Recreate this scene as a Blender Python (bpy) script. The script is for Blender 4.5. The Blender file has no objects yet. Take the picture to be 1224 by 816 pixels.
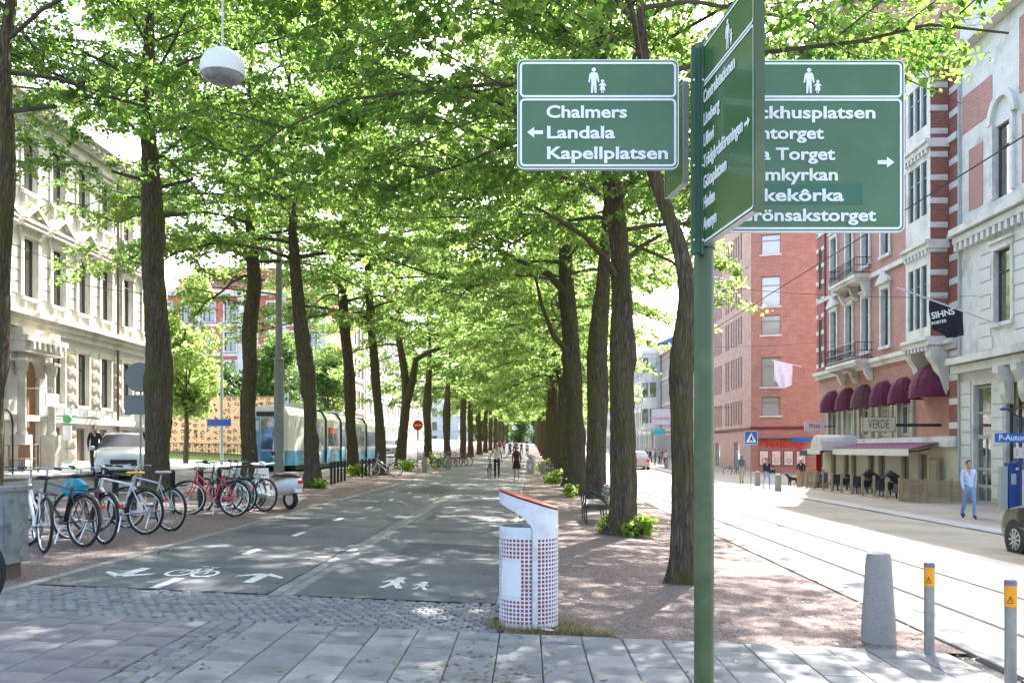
import bpy, bmesh, math, random
import numpy as np
from mathutils import Vector, Matrix
random.seed(11)
PI = math.pi
R = math.radians
sc = bpy.context.scene
C = bpy.context.collection

# ------------------------------------------------------------------ camera, sky, sun, exposure
F, CU, CV, EYE = 1100.0, 632.0, 536.0, 1.6          # focal length and vanishing point in photo pixels, eye height
cd = bpy.data.cameras.new('camera'); cam = bpy.data.objects.new('camera', cd); C.objects.link(cam)
cd.sensor_width = 36; cd.lens = F / 1224 * 36
cd.shift_x = -(CU - 612) / 1224; cd.shift_y = (CV - 408) / 1224
cd.clip_start = 0.05; cd.clip_end = 6000
cam.location = (0, 0, EYE); cam.rotation_euler = (R(90), 0, 0)
sc.camera = cam

SUN_AZ, SUN_EL = 19.0, 43.0                          # degrees to the right of the avenue, above the horizon
w = bpy.data.worlds.new('World'); sc.world = w; w.use_nodes = True
nt = w.node_tree; nt.nodes.clear()
sky = nt.nodes.new('ShaderNodeTexSky'); sky.sky_type = 'NISHITA'; sky.sun_disc = False
sky.sun_elevation = R(SUN_EL); sky.sun_rotation = R(SUN_AZ)
sky.air_density = 1.0; sky.dust_density = 4.5; sky.ozone_density = 1.0
bg = nt.nodes.new('ShaderNodeBackground'); bg.inputs['Strength'].default_value = 0.15
wo = nt.nodes.new('ShaderNodeOutputWorld')
nt.links.new(sky.outputs[0], bg.inputs[0]); nt.links.new(bg.outputs[0], wo.inputs[0])
sd = bpy.data.lights.new('sun', 'SUN'); sd.energy = 4.3; sd.angle = R(0.53); sd.color = (1.0, 0.975, 0.93)
sun = bpy.data.objects.new('sun', sd); C.objects.link(sun)
ca, ce = math.sin(R(SUN_AZ)) * math.cos(R(SUN_EL)), math.cos(R(SUN_AZ)) * math.cos(R(SUN_EL))
sun_dir = Vector((ca, ce, math.sin(R(SUN_EL))))
sun.rotation_euler = sun_dir.to_track_quat('Z', 'Y').to_euler()
sc.view_settings.view_transform = 'Standard'; sc.view_settings.look = 'None'
sc.view_settings.gamma = 1.0; sc.view_settings.use_curve_mapping = False
sc.view_settings.exposure = 2.48
sc.render.engine = 'CYCLES'
cy = sc.cycles
cy.max_bounces = 7; cy.diffuse_bounces = 4; cy.glossy_bounces = 3; cy.transmission_bounces = 4; cy.transparent_max_bounces = 6
cy.caustics_reflective = False; cy.caustics_refractive = False
cy.sample_clamp_indirect = 6.0
cy.use_denoising = True
cy.use_adaptive_sampling = True; cy.adaptive_threshold = 0.02
try: cy.denoiser = 'OPENIMAGEDENOISE'
except Exception: pass

# ------------------------------------------------------------------ terrain: the street crosses a hillside
SLOPE = 0.043
def rise(y):
    t = min(max(0.0, y - 55.0), 200.0)
    return 0.018 * (t - 20 * (1 - math.exp(-t / 20)))
def gz(x, y): return -SLOPE * max(-45.0, min(45.0, x)) + rise(y)
def G(u, v):
    """ground point seen at photo pixel u, v (near part of the plane)"""
    d = F * EYE / (v - CV - SLOPE * (u - CU)); x = (u - CU) * d / F
    return x, d
def X(u, d): return (u - CU) * d / F
def Z(v, d): return EYE + (CV - v) * d / F

# ------------------------------------------------------------------ materials
MATS = {}
def nd(t, k, **kw):
    n = t.nodes.new(k)
    for a, b in kw.items():
        if a in n.inputs: n.inputs[a].default_value = b
        else: setattr(n, a, b)
    return n
def col4(c): return (c[0], c[1], c[2], 1.0)
def mat(name, c, c2=None, scale=4.0, rough=0.7, bump=0.0, bscale=30.0, metal=0.0, spec=0.4, coat=0.0, detail=6, contrast=(0.35, 0.65), stretch=None, coords='Object', c3=None, s3=1.0, alpha=None):
    if name in MATS: return MATS[name]
    m = bpy.data.materials.new(name); m.use_nodes = True; t = m.node_tree
    b = t.nodes['Principled BSDF']
    b.inputs['Base Color'].default_value = col4(c); b.inputs['Roughness'].default_value = rough
    b.inputs['Metallic'].default_value = metal; b.inputs['Specular IOR Level'].default_value = spec
    b.inputs['Coat Weight'].default_value = coat; b.inputs['Coat Roughness'].default_value = 0.08
    vec = None
    if c2 is not None or bump or c3 is not None:
        tc = nd(t, 'ShaderNodeTexCoord'); vec = tc.outputs[coords]
        if stretch:
            mp = nd(t, 'ShaderNodeMapping'); mp.inputs['Scale'].default_value = stretch
            t.links.new(vec, mp.inputs['Vector']); vec = mp.outputs[0]
    colo = None
    if c2 is not None:
        n = nd(t, 'ShaderNodeTexNoise', Scale=scale, Detail=detail, Roughness=0.62); t.links.new(vec, n.inputs['Vector'])
        r = nd(t, 'ShaderNodeValToRGB'); r.color_ramp.elements[0].position = contrast[0]; r.color_ramp.elements[1].position = contrast[1]
        r.color_ramp.elements[0].color = col4(c); r.color_ramp.elements[1].color = col4(c2)
        t.links.new(n.outputs['Fac'], r.inputs[0]); colo = r.outputs[0]
    if c3 is not None:
        n3 = nd(t, 'ShaderNodeTexNoise', Scale=s3, Detail=4.0, Roughness=0.6); t.links.new(vec, n3.inputs['Vector'])
        r3 = nd(t, 'ShaderNodeValToRGB'); r3.color_ramp.elements[0].position = 0.5; r3.color_ramp.elements[1].position = 0.68
        t.links.new(n3.outputs['Fac'], r3.inputs[0])
        mx = nd(t, 'ShaderNodeMix', data_type='RGBA'); mx.inputs[7].default_value = col4(c3)
        if colo is not None: t.links.new(colo, mx.inputs[6])
        else: mx.inputs[6].default_value = col4(c)
        t.links.new(r3.outputs[0], mx.inputs[0]); colo = mx.outputs[2]
    if colo is not None: t.links.new(colo, b.inputs['Base Color'])
    if bump:
        n = nd(t, 'ShaderNodeTexNoise', Scale=bscale, Detail=5.0, Roughness=0.65); t.links.new(vec, n.inputs['Vector'])
        bp = nd(t, 'ShaderNodeBump', Strength=bump, Distance=0.02); t.links.new(n.outputs['Fac'], bp.inputs['Height'])
        t.links.new(bp.outputs[0], b.inputs['Normal'])
    MATS[name] = m; return m

def brick_mat(name, c1, c2, mortar, bw=0.25, bh=0.075, ms=0.012, rough=0.85, tint=None):
    if name in MATS: return MATS[name]
    m = bpy.data.materials.new(name); m.use_nodes = True; t = m.node_tree; b = t.nodes['Principled BSDF']
    tc = nd(t, 'ShaderNodeTexCoord'); s = nd(t, 'ShaderNodeSeparateXYZ'); t.links.new(tc.outputs['Object'], s.inputs[0])
    ad = nd(t, 'ShaderNodeMath', operation='ADD'); t.links.new(s.outputs[0], ad.inputs[0]); t.links.new(s.outputs[1], ad.inputs[1])
    cb = nd(t, 'ShaderNodeCombineXYZ'); t.links.new(ad.outputs[0], cb.inputs[0]); t.links.new(s.outputs[2], cb.inputs[1])
    br = nd(t, 'ShaderNodeTexBrick'); br.offset = 0.5
    br.inputs['Color1'].default_value = col4(c1); br.inputs['Color2'].default_value = col4(c2); br.inputs['Mortar'].default_value = col4(mortar)
    br.inputs['Scale'].default_value = 1.0; br.inputs['Mortar Size'].default_value = ms; br.inputs['Brick Width'].default_value = bw; br.inputs['Row Height'].default_value = bh
    br.inputs['Bias'].default_value = 0.0
    t.links.new(cb.outputs[0], br.inputs['Vector'])
    n = nd(t, 'ShaderNodeTexNoise', Scale=0.9, Detail=6.0, Roughness=0.7); t.links.new(cb.outputs[0], n.inputs['Vector'])
    hs = nd(t, 'ShaderNodeHueSaturation'); mr = nd(t, 'ShaderNodeMapRange'); mr.inputs[3].default_value = 0.72; mr.inputs[4].default_value = 1.3
    t.links.new(n.outputs['Fac'], mr.inputs[0]); t.links.new(mr.outputs[0], hs.inputs['Value']); t.links.new(br.outputs[0], hs.inputs['Color'])
    t.links.new(hs.outputs[0], b.inputs['Base Color']); b.inputs['Roughness'].default_value = rough
    bp = nd(t, 'ShaderNodeBump', Strength=0.5, Distance=0.01); bp.invert = True
    t.links.new(br.outputs['Fac'], bp.inputs['Height']); t.links.new(bp.outputs[0], b.inputs['Normal'])
    MATS[name] = m; return m

def leaf_mat(name, ca, cb, ta, tb, trans=0.55, rough=0.45):
    """leaf: per-leaf colour between ca and cb, light passing through tinted ta..tb"""
    if name in MATS: return MATS[name]
    m = bpy.data.materials.new(name); m.use_nodes = True; t = m.node_tree; t.nodes.clear()
    out = nd(t, 'ShaderNodeOutputMaterial')
    at = nd(t, 'ShaderNodeAttribute', attribute_name='var')
    def mixc(a, b_):
        x = nd(t, 'ShaderNodeMix', data_type='RGBA'); x.inputs[6].default_value = col4(a); x.inputs[7].default_value = col4(b_)
        t.links.new(at.outputs['Fac'], x.inputs[0]); return x.outputs[2]
    p = nd(t, 'ShaderNodeBsdfPrincipled'); p.inputs['Roughness'].default_value = rough; p.inputs['Specular IOR Level'].default_value = 0.35
    t.links.new(mixc(ca, cb), p.inputs['Base Color'])
    tr = nd(t, 'ShaderNodeBsdfTranslucent'); t.links.new(mixc(ta, tb), tr.inputs['Color'])
    mx = nd(t, 'ShaderNodeMixShader'); mx.inputs[0].default_value = trans
    t.links.new(p.outputs[0], mx.inputs[1]); t.links.new(tr.outputs[0], mx.inputs[2]); t.links.new(mx.outputs[0], out.inputs[0])
    MATS[name] = m; return m

# ------------------------------------------------------------------ mesh builder
class MB:
    def __init__(s): s.v = []; s.f = []; s.m = []; s.cur = 0; s.smooth_from = None
    def mat(s, i): s.cur = i; return s
    def add(s, vs, fs):
        o = len(s.v); s.v += [tuple(p) for p in vs]
        for f in fs: s.f.append(tuple(i + o for i in f)); s.m.append(s.cur)
        return s
    def box(s, x0, x1, y0, y1, z0, z1):
        return s.add([(x0,y0,z0),(x1,y0,z0),(x1,y1,z0),(x0,y1,z0),(x0,y0,z1),(x1,y0,z1),(x1,y1,z1),(x0,y1,z1)],
                     [(0,3,2,1),(4,5,6,7),(0,1,5,4),(1,2,6,5),(2,3,7,6),(3,0,4,7)])
    def bar(s, a, b, wx, wz, up=(0,0,1)):
        """a box-section bar from a to b"""
        a = Vector(a); b = Vector(b); d = (b - a).normalized(); up = Vector(up)
        if abs(d.dot(up)) > 0.98: up = Vector((0,1,0))
        sx = d.cross(up).normalized() * wx / 2; sz = sx.cross(d).normalized() * wz / 2
        vs = [p + q for p in (a, b) for q in (-sx - sz, sx - sz, sx + sz, -sx + sz)]
        return s.add(vs, [(0,1,2,3),(7,6,5,4),(0,4,5,1),(1,5,6,2),(2,6,7,3),(3,7,4,0)])
    def tube(s, pts, rad, n=8, cap=True, closed=False):
        pts = [Vector(p) for p in pts]
        if not hasattr(rad, '__len__'): rad = [rad] * len(pts)
        vs = []; k = len(pts); ref = None
        for i, p in enumerate(pts):
            if closed: d = pts[(i + 1) % k] - pts[i - 1]
            else: d = pts[min(i + 1, k - 1)] - pts[max(i - 1, 0)]
            if d.length < 1e-9: d = Vector((0,0,1))
            d.normalize()
            if ref is None: ref = Vector((0,0,1)) if abs(d.z) < 0.9 else Vector((1,0,0))
            a = d.cross(ref)
            if a.length < 1e-6: a = d.orthogonal()
            a.normalize(); b = d.cross(a).normalized(); ref = -b if False else ref
            for j in range(n):
                t = 2 * PI * j / n; vs.append(p + (a * math.cos(t) + b * math.sin(t)) * rad[i])
        fs = []
        for i in range(k if closed else k - 1):
            i2 = (i + 1) % k
            for j in range(n):
                j2 = (j + 1) % n; fs.append((i*n+j, i*n+j2, i2*n+j2, i2*n+j))
        if cap and not closed:
            fs.append(tuple(range(n-1, -1, -1))); fs.append(tuple((k-1)*n + j for j in range(n)))
        return s.add(vs, fs)
    def lathe(s, prof, n=20, c=(0,0,0), cap=True, sx=1.0, sy=1.0):
        vs = []; fs = []
        for r, z in prof:
            for j in range(n):
                t = 2 * PI * j / n; vs.append((c[0] + r * sx * math.cos(t), c[1] + r * sy * math.sin(t), c[2] + z))
        for i in range(len(prof) - 1):
            for j in range(n):
                j2 = (j + 1) % n; fs.append((i*n+j, i*n+j2, (i+1)*n+j2, (i+1)*n+j))
        if cap:
            fs.append(tuple(range(n-1, -1, -1))); fs.append(tuple((len(prof)-1)*n + j for j in range(n)))
        return s.add(vs, fs)
    def prism(s, poly, a, b, plane='xz'):
        """polygon extruded between a and b along the remaining axis"""
        n = len(poly)
        def P(p, t):
            if plane == 'xz': return (p[0], t, p[1])
            if plane == 'yz': return (t, p[0], p[1])
            return (p[0], p[1], t)
        vs = [P(p, a) for p in poly] + [P(p, b) for p in poly]
        fs = [tuple(range(n)), tuple(range(2*n-1, n-1, -1))] + [(i, i+n, (i+1)%n+n, (i+1)%n) for i in range(n)]
        return s.add(vs, fs)
    def sphere(s, c, r, n=12, k=8, sx=1, sy=1, sz=1):
        prof = [(max(1e-4, r * math.sin(PI * i / k)), -r * math.cos(PI * i / k) * sz) for i in range(k + 1)]
        return s.lathe(prof, n, c, True, sx, sy)
    def mesh(s, name, mats, smooth=False):
        me = bpy.data.meshes.new(name); me.from_pydata(s.v, [], s.f)
        if not isinstance(mats, (list, tuple)): mats = [mats]
        for m in mats: me.materials.append(m)
        if len(mats) > 1: me.polygons.foreach_set('material_index', s.m)
        bm = bmesh.new(); bm.from_mesh(me); bmesh.ops.recalc_face_normals(bm, faces=bm.faces); bm.to_mesh(me); bm.free()
        if smooth:
            me.polygons.foreach_set('use_smooth', [True] * len(me.polygons))
            try: me.set_sharp_from_angle(angle=R(38))
            except Exception: pass
        me.update(); return me
    def build(s, name, mats, parent=None, smooth=False, loc=None, rot=None):
        return put(name, s.mesh(name, mats, smooth), parent, loc, rot)
def put(name, me, parent=None, loc=None, rot=None):
    o = bpy.data.objects.new(name, me); C.objects.link(o)
    if parent is not None: o.parent = parent
    if loc is not None: o.location = loc
    if rot is not None: o.rotation_euler = rot if hasattr(rot, '__len__') else (0, 0, rot)
    return o
def tag(o, label=None, cat=None, group=None, kind=None):
    if label: o['label'] = label
    if cat: o['category'] = cat
    if group: o['group'] = group
    if kind: o['kind'] = kind
    return o
def thing(name, label, cat, loc=(0,0,0), rz=0.0, group=None):
    o = bpy.data.objects.new(name, None); C.objects.link(o); o.location = loc; o.rotation_euler = (0, 0, rz)
    o.empty_display_size = 0.1
    return tag(o, label, cat, group)
def copy_tree(o, parent=None, loc=None, rz=None, label=None):
    c = o.copy(); C.objects.link(c)
    if parent is not None: c.parent = parent
    for ch in [k for k in bpy.data.objects if k.parent == o]: copy_tree(ch, c)
    if loc is not None: c.location = loc
    if rz is not None: c.rotation_euler = (0, 0, rz)
    if label: c['label'] = label
    return c
def text_mesh(txt, size, mat_, bold=0.0, ext=0.0015, align='LEFT', xscale=1.0, name='lettering'):
    cu = bpy.data.curves.new('t', 'FONT'); cu.body = txt; cu.size = size; cu.offset = bold * size; cu.extrude = ext; cu.align_x = align; cu.resolution_u = 3
    o = bpy.data.objects.new('t', cu); C.objects.link(o)
    dg = bpy.context.evaluated_depsgraph_get(); dg.update()
    me = bpy.data.meshes.new_from_object(o.evaluated_get(dg)); me.name = name
    bpy.data.objects.remove(o); bpy.data.curves.remove(cu)
    if xscale != 1.0: me.transform(Matrix.Diagonal((xscale, 1, 1, 1)))
    me.materials.clear(); me.materials.append(mat_); return me
UP_TEXT = (R(90), 0, 0)      # lettering standing upright, facing -y
# ------------------------------------------------------------------ the ground
def sheet(name, x0, x1, y0, y1, zo, m, step=4.0, kind='structure', nx=1):
    ys = [y0]
    while ys[-1] < y1 - 1e-6: ys.append(min(y1, ys[-1] + (step if ys[-1] < 270 else 400)))
    xs = [x0 + (x1 - x0) * i / nx for i in range(nx + 1)]
    vs = [(x, y, gz(x, y) + zo) for y in ys for x in xs]; k = nx + 1
    fs = [(j*k+i, j*k+i+1, (j+1)*k+i+1, (j+1)*k+i) for j in range(len(ys)-1) for i in range(nx)]
    o = MB().add(vs, fs).build(name, m); tag(o, kind=kind); return o

asphalt = mat('asphalt_path', (0.098, 0.101, 0.107), (0.148, 0.149, 0.150), scale=1.2, rough=0.9, bump=0.6, bscale=220, c3=(0.176, 0.172, 0.164), s3=0.45, detail=10)
asphalt_road = mat('asphalt_road', (0.092, 0.099, 0.112), (0.140, 0.146, 0.156), scale=1.5, rough=0.85, bump=0.4, bscale=160, c3=(0.165, 0.170, 0.176), s3=0.3, detail=9)
asphalt_left = mat('asphalt_left', (0.10, 0.105, 0.115), (0.16, 0.16, 0.165), scale=1.5, rough=0.85, bump=0.4, bscale=160)
def gravel_mat(name, a, b, c):
    m = bpy.data.materials.new(name); m.use_nodes = True; t = m.node_tree; p = t.nodes['Principled BSDF']; p.inputs['Roughness'].default_value = 0.95
    p.inputs['Specular IOR Level'].default_value = 0.15
    tc = nd(t, 'ShaderNodeTexCoord')
    v = nd(t, 'ShaderNodeTexVoronoi', Scale=70.0); t.links.new(tc.outputs['Object'], v.inputs['Vector'])
    n = nd(t, 'ShaderNodeTexNoise', Scale=0.9, Detail=8.0, Roughness=0.7); t.links.new(tc.outputs['Object'], n.inputs['Vector'])
    r1 = nd(t, 'ShaderNodeValToRGB'); r1.color_ramp.elements[0].color = col4(a); r1.color_ramp.elements[1].color = col4(b)
    r1.color_ramp.elements[0].position = 0.15; r1.color_ramp.elements[1].position = 0.85
    sp = nd(t, 'ShaderNodeSeparateColor'); t.links.new(v.outputs['Color'], sp.inputs[0]); t.links.new(sp.outputs[0], r1.inputs[0])
    r2 = nd(t, 'ShaderNodeValToRGB'); r2.color_ramp.elements[0].position = 0.45; r2.color_ramp.elements[1].position = 0.7
    t.links.new(n.outputs['Fac'], r2.inputs[0])
    mx = nd(t, 'ShaderNodeMix', data_type='RGBA'); t.links.new(r2.outputs[0], mx.inputs[0]); t.links.new(r1.outputs[0], mx.inputs[6]); mx.inputs[7].default_value = col4(c)
    fm = nd(t, 'ShaderNodeMath', operation='MULTIPLY'); fm.inputs[1].default_value = 0.5; t.links.new(r2.outputs[0], fm.inputs[0]); t.links.new(fm.outputs[0], mx.inputs[0])
    t.links.new(mx.outputs[2], p.inputs['Base Color'])
    bp = nd(t, 'ShaderNodeBump', Strength=0.9, Distance=0.012); bp.invert = True; t.links.new(v.outputs['Distance'], bp.inputs['Height']); t.links.new(bp.outputs[0], p.inputs['Normal'])
    MATS[name] = m; return m
gravel = gravel_mat('gravel', (0.11, 0.075, 0.07), (0.30, 0.235, 0.215), (0.20, 0.165, 0.145))
pave_r = mat('pavement_setts', (0.185, 0.195, 0.215), (0.265, 0.272, 0.285), scale=3, rough=0.85, bump=0.4, bscale=25)
soil = mat('soil', (0.16, 0.15, 0.13), (0.24, 0.22, 0.19), scale=0.5, rough=0.95)
sheet('ground', -1600, 1600, -60, 5000, -0.30, soil, step=6, nx=32)
sheet('gravel_strip_left', -10.42, -5.16, 8.6, 250, -0.012, gravel)
sheet('promenade_path', -5.04, -2.69, 9.42, 250, 0.0, asphalt)
sheet('promenade_path', -2.41, -0.34, 9.42, 250, 0.0, asphalt)
sheet('gravel_strip_right', -0.22, 3.80, 7.97, 250, -0.012, gravel)
sheet('street_right', 3.98, 11.62, -6, 250, -0.10, asphalt_road)
sheet('pavement_right', 11.80, 19.5, -6, 250, 0.0, pave_r)
sheet('street_left', -15.8, -10.6, -6, 250, -0.09, asphalt_left)
sheet('pavement_left', -40, -15.98, -6, 250, 0.0, pave_r)
bed = mat('joint_sand', (0.075, 0.07, 0.066), (0.13, 0.12, 0.11), scale=20, rough=1.0, spec=0.05)
paving = sheet('paving_bed', -13, 3.80, 1.0, 7.955, -0.035, bed, step=1.0)
sett_bed = sheet('sett_bed', -5.9, -0.2, 7.955, 9.42, -0.030, bed, step=0.5)
strip_bed = sheet('paver_strip_bed', -2.69, -2.41, 9.42, 120, -0.02, bed)

def piece_mesh(name, lx, ly, h, m, bev=0.012, seed=0, rough=0.0):
    """a paving piece with worn top edges, lying on the cross slope"""
    rnd = random.Random(seed); mb = MB()
    x, y = lx / 2, ly / 2; j = lambda: rnd.uniform(-rough, rough)
    base = [(-x+j(), -y+j()), (x+j(), -y+j()), (x+j(), y+j()), (-x+j(), y+j())]
    top = [(px - math.copysign(bev, px), py - math.copysign(bev, py)) for px, py in base]
    mid = base
    vs = [(px, py, -h) for px, py in base] + [(px, py, -bev * 0.7) for px, py in mid] + [(px, py, rnd.uniform(-rough, rough) * 0.3) for px, py in top]
    vs = [(a, b, c - SLOPE * a) for a, b, c in vs]
    fs = [(8, 9, 10, 11)]
    for i in range(4):
        k = (i + 1) % 4; fs += [(i, k, 4 + k, 4 + i), (4 + i, 4 + k, 8 + k, 8 + i)]
    return mb.add(vs, fs).mesh(name, m)
def stone_mats(prefix, cols, **kw):
    return [mat(prefix + '_%d' % i, c, tuple(min(1, q * 1.28) for q in c), scale=9, rough=0.85, bump=0.35, bscale=90, **kw) for i, c in enumerate(cols)]
slab_grey = stone_mats('slab_grey', [(0.175, 0.172, 0.172), (0.20, 0.195, 0.19), (0.158, 0.157, 0.16), (0.222, 0.214, 0.205)], c3=(0.13, 0.128, 0.125), s3=2.0)
slab_mauve = stone_mats('slab_mauve', [(0.152, 0.140, 0.148), (0.172, 0.158, 0.164), (0.142, 0.134, 0.142), (0.162, 0.154, 0.160)], c3=(0.12, 0.11, 0.115), s3=2.0)
sett_m = stone_mats('sett', [(0.15, 0.15, 0.153), (0.185, 0.182, 0.178), (0.13, 0.131, 0.135), (0.17, 0.163, 0.156)])
kerb_m = stone_mats('kerbstone', [(0.17, 0.167, 0.16), (0.205, 0.20, 0.19), (0.15, 0.148, 0.145)])
def piece_set(nm, lx, ly, h, mats_, n, bev, rough):
    return [piece_mesh(nm, lx, ly, h, mats_[i % len(mats_)], bev, i * 7 + 1, rough) for i in range(n)]
sl_g = piece_set('slab', 0.341, 0.694, 0.045, slab_grey, 8, 0.006, 0.0015)
sl_h = piece_set('slab', 0.341, 0.344, 0.045, slab_grey, 4, 0.006, 0.0015)
sl_mh = piece_set('tile', 0.341, 0.169, 0.045, slab_mauve, 4, 0.006, 0.0015)
sl_m = piece_set('slab', 0.341, 0.344, 0.045, slab_mauve, 8, 0.006, 0.0015)
rnd = random.Random(5)
def lay(nm, meshes, x, y, parent, zj=0.002, a=0.0):
    o = put(nm, rnd.choice(meshes), parent, (x, y, gz(x, y) + rnd.uniform(-zj, zj)), a); return o
SX = -2.55
# grey slabs right of the sett strip, mauve tiles left of it
ncol = 0
x = SX + 0.20 + 0.175
while x < 3.68:
    y = 7.95 - 0.35
    if ncol % 2: lay('slab', sl_h, x, 7.95 - 0.175, paving); y = 7.95 - 0.70
    while y > 4.4:
        lay('slab', sl_g, x, y, paving, a=rnd.uniform(-0.002, 0.002)); y -= 0.70
    x += 0.35; ncol += 1
x = SX - 0.20 - 0.175; ncol = 0
while x > -7.4:
    y = 7.95 - 0.175 - (0.175 if ncol % 2 else 0.0)
    if ncol % 2: lay('tile', sl_mh, x, 7.95 - .0875, paving)
    while y > 5.35:
        lay('tile', sl_m, x, y, paving, a=rnd.uniform(-0.002, 0.002)); y -= 0.35
    x -= 0.35; ncol += 1
# sett strip through the slabs
st = piece_set('sett', 0.122, 0.150, 0.06, sett_m, 8, 0.014, 0.008)
y = 7.90
while y > 4.6:
    for k in (-0.13, 0.0, 0.13): lay('sett', st, SX + k + rnd.uniform(-.006, .006), y + rnd.uniform(-.01, .01), paving, 0.006, rnd.uniform(-.05, .05))
    y -= 0.162
# band of setts before the asphalt: the nearest ones singly, the rest joined
st2 = piece_set('sett', 0.098, 0.092, 0.06, sett_m, 10, 0.014, 0.008)
spots = []
y = 8.005; row = 0
while y < 9.39:
    x = -5.72 + (0.055 if row % 2 else 0.0)
    xe = -0.28
    while x < xe:
        if x > -5.05 or y < 9.0: spots.append((x + rnd.uniform(-.006, .006), y + rnd.uniform(-.006, .006)))
        x += 0.109
    y += 0.103; row += 1
rest = MB()
for i, (x, y) in enumerate(spots):
    if i < 300: lay('sett', st2, x, y, sett_bed, 0.006, rnd.uniform(-.12, .12))
    else:
        me = rnd.choice(st2); k = sett_m.index(me.materials[0]); zz = gz(x, y) + rnd.uniform(-.006, .006); a = rnd.uniform(-.12, .12); c_, s_ = math.cos(a), math.sin(a)
        rest.mat(k).add([(x + v.co.x*c_ - v.co.y*s_, y + v.co.x*s_ + v.co.y*c_, zz + v.co.z) for v in me.vertices], [tuple(p.vertices) for p in me.polygons])
tag(rest.build('setts', sett_m, sett_bed), kind='stuff')
# paver strip along the path, and kerbs
pv = piece_set('paver', 0.128, 0.215, 0.05, kerb_m, 6, 0.010, 0.004)
y = 9.54; cnt = 0; far = MB()
while y < 110:
    for k in (-0.068, 0.068):
        if cnt < 290: lay('paver', pv, SX + k, y, strip_bed, 0.004, rnd.uniform(-.02, .02)); cnt += 1
        else: far.box(SX + k - .064, SX + k + .064, y - .107, y + .107, gz(SX, y) - .05, gz(SX, y) + .002)
    y += 0.222
tag(far.build('pavers', kerb_m[0], strip_bed), kind='stuff')
def kerb(name, x, y0, y1, wd, top, m, L=1.0):
    k = thing(name, None, None); tag(k, kind='structure')
    ks = piece_set('kerbstone', wd, L - 0.012, 0.32, m, 6, 0.012, 0.004)
    y = y0 + L / 2; n = 0; far = MB()
    while y < y1:
        if y < 60: put('kerbstone', rnd.choice(ks), k, (x, y, gz(x, y) + top + rnd.uniform(-.004, .004)), rnd.uniform(-.004, .004))
        else: far.add([(x - wd/2, y - L/2, gz(x, y - L/2) + top - .3), (x + wd/2, y - L/2, gz(x, y - L/2) + top - .3), (x + wd/2, y + L/2, gz(x, y + L/2) + top - .3), (x - wd/2, y + L/2, gz(x, y + L/2) + top - .3),
                       (x - wd/2, y - L/2, gz(x, y - L/2) + top), (x + wd/2, y - L/2, gz(x, y - L/2) + top), (x + wd/2, y + L/2, gz(x, y + L/2) + top), (x - wd/2, y + L/2, gz(x, y + L/2) + top)],
                      [(0,3,2,1),(4,5,6,7),(0,1,5,4),(1,2,6,5),(2,3,7,6),(3,0,4,7)])
        y += L; n += 1
    if far.v: tag(far.build('kerbstones', m[0], k), kind='stuff')
    return k
kerb('path_kerb_left', -5.10, 8.6, 240, 0.11, 0.012, kerb_m)
kerb('path_kerb_right', -0.28, 9.42, 240, 0.11, 0.008, kerb_m)
kerb('street_kerb_near', 3.89, 6.3, 240, 0.17, 0.015, kerb_m)
kerb('street_kerb_far', 11.71, 10.5, 240, 0.17, 0.012, kerb_m)
kerb('left_street_kerb_near', -10.51, 12.5, 240, 0.17, 0.010, kerb_m)
kerb('left_street_kerb_far', -15.89, 20.5, 240, 0.17, 0.010, kerb_m)
# tram rails in the right street
railm = mat('rail_steel', (0.06, 0.055, 0.05), (0.10, 0.09, 0.08), scale=8, rough=1.0, metal=0.0, spec=0.0)
def rail(x0, x1, y0=-4, y1=240):
    ys = np.linspace(y0, y1, 70); mb = MB(); n = len(ys)
    for dx0, dx1, zo in ((-0.028, 0.028, -0.0925), (0.032, 0.058, -0.094)):
        vs = []; 
        for y in ys:
            xx = x0 + (x1 - x0) * 0
            vs += [(xx + dx0, y, gz(xx + dx0, y) + zo), (xx + dx1, y, gz(xx + dx1, y) + zo)]
        mb.mat(0 if dx0 < 0 else 1).add(vs, [(2*i, 2*i+1, 2*i+3, 2*i+2) for i in range(n - 1)])
    o = mb.build('tram_rail', [railm, bed]); tag(o, kind='structure')
for xr in (5.04, 6.49): rail(xr, xr)
for xr in (-12.1, -13.55):
    o = None
    rail(xr, xr)
# painted markings
paint = mat('road_paint', (0.62, 0.62, 0.60), (0.72, 0.72, 0.70), scale=30, rough=0.7, c3=(0.16, 0.16, 0.155), s3=22)
def mark(name, polys, zo=0.004, parent=None, m=paint):
    mb = MB()
    for p in polys: mb.add([(x, y, gz(x, y) + zo) for x, y in p], [tuple(range(len(p)))])
    o = mb.build(name, m); tag(o, kind='structure'); return o
def pix(*pts): return [G(u, v) for u, v in pts]
# white lane line along the right street and its dashes on the path
for i in range(9):
    y = 12 + i * 3.0; mark('lane_dash', [[(9.16, y), (9.27, y), (9.27, y + 2.2), (9.16, y + 2.2)]], -0.096)
for (u, v) in ((212, 697), (306, 659), (355, 638), (394, 620), (425, 606), (447, 596), (468, 588)):
    x, y = G(u, v); xm = -3.86
    mark('path_dash', [[(xm - .05, y - .36), (xm + .05, y - .36), (xm + .05, y + .36), (xm - .05, y + .36)]])
def arrow(name, x, y, s, dirn):
    p = lambda a, b: (x + a * s, y + b * s * dirn)
    mark(name, [[p(-.10, -.55), p(.10, -.55), p(.10, .35), p(-.10, .35)], [p(-.42, .10), p(-.42, -.02), p(0, .55), p(.42, -.02), p(.42, .10), p(0, .72)][::1]] if False else
         [[p(-.09, -.60), p(.09, -.60), p(.09, .42), p(-.09, .42)], [p(-.40, -.02), p(-.09, .25), p(-.09, .42), p(.0, .62), p(-.40, .13)], [p(.40, -.02), p(.40, .13), p(0, .62), p(.09, .42), p(.09, .25)]])
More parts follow.
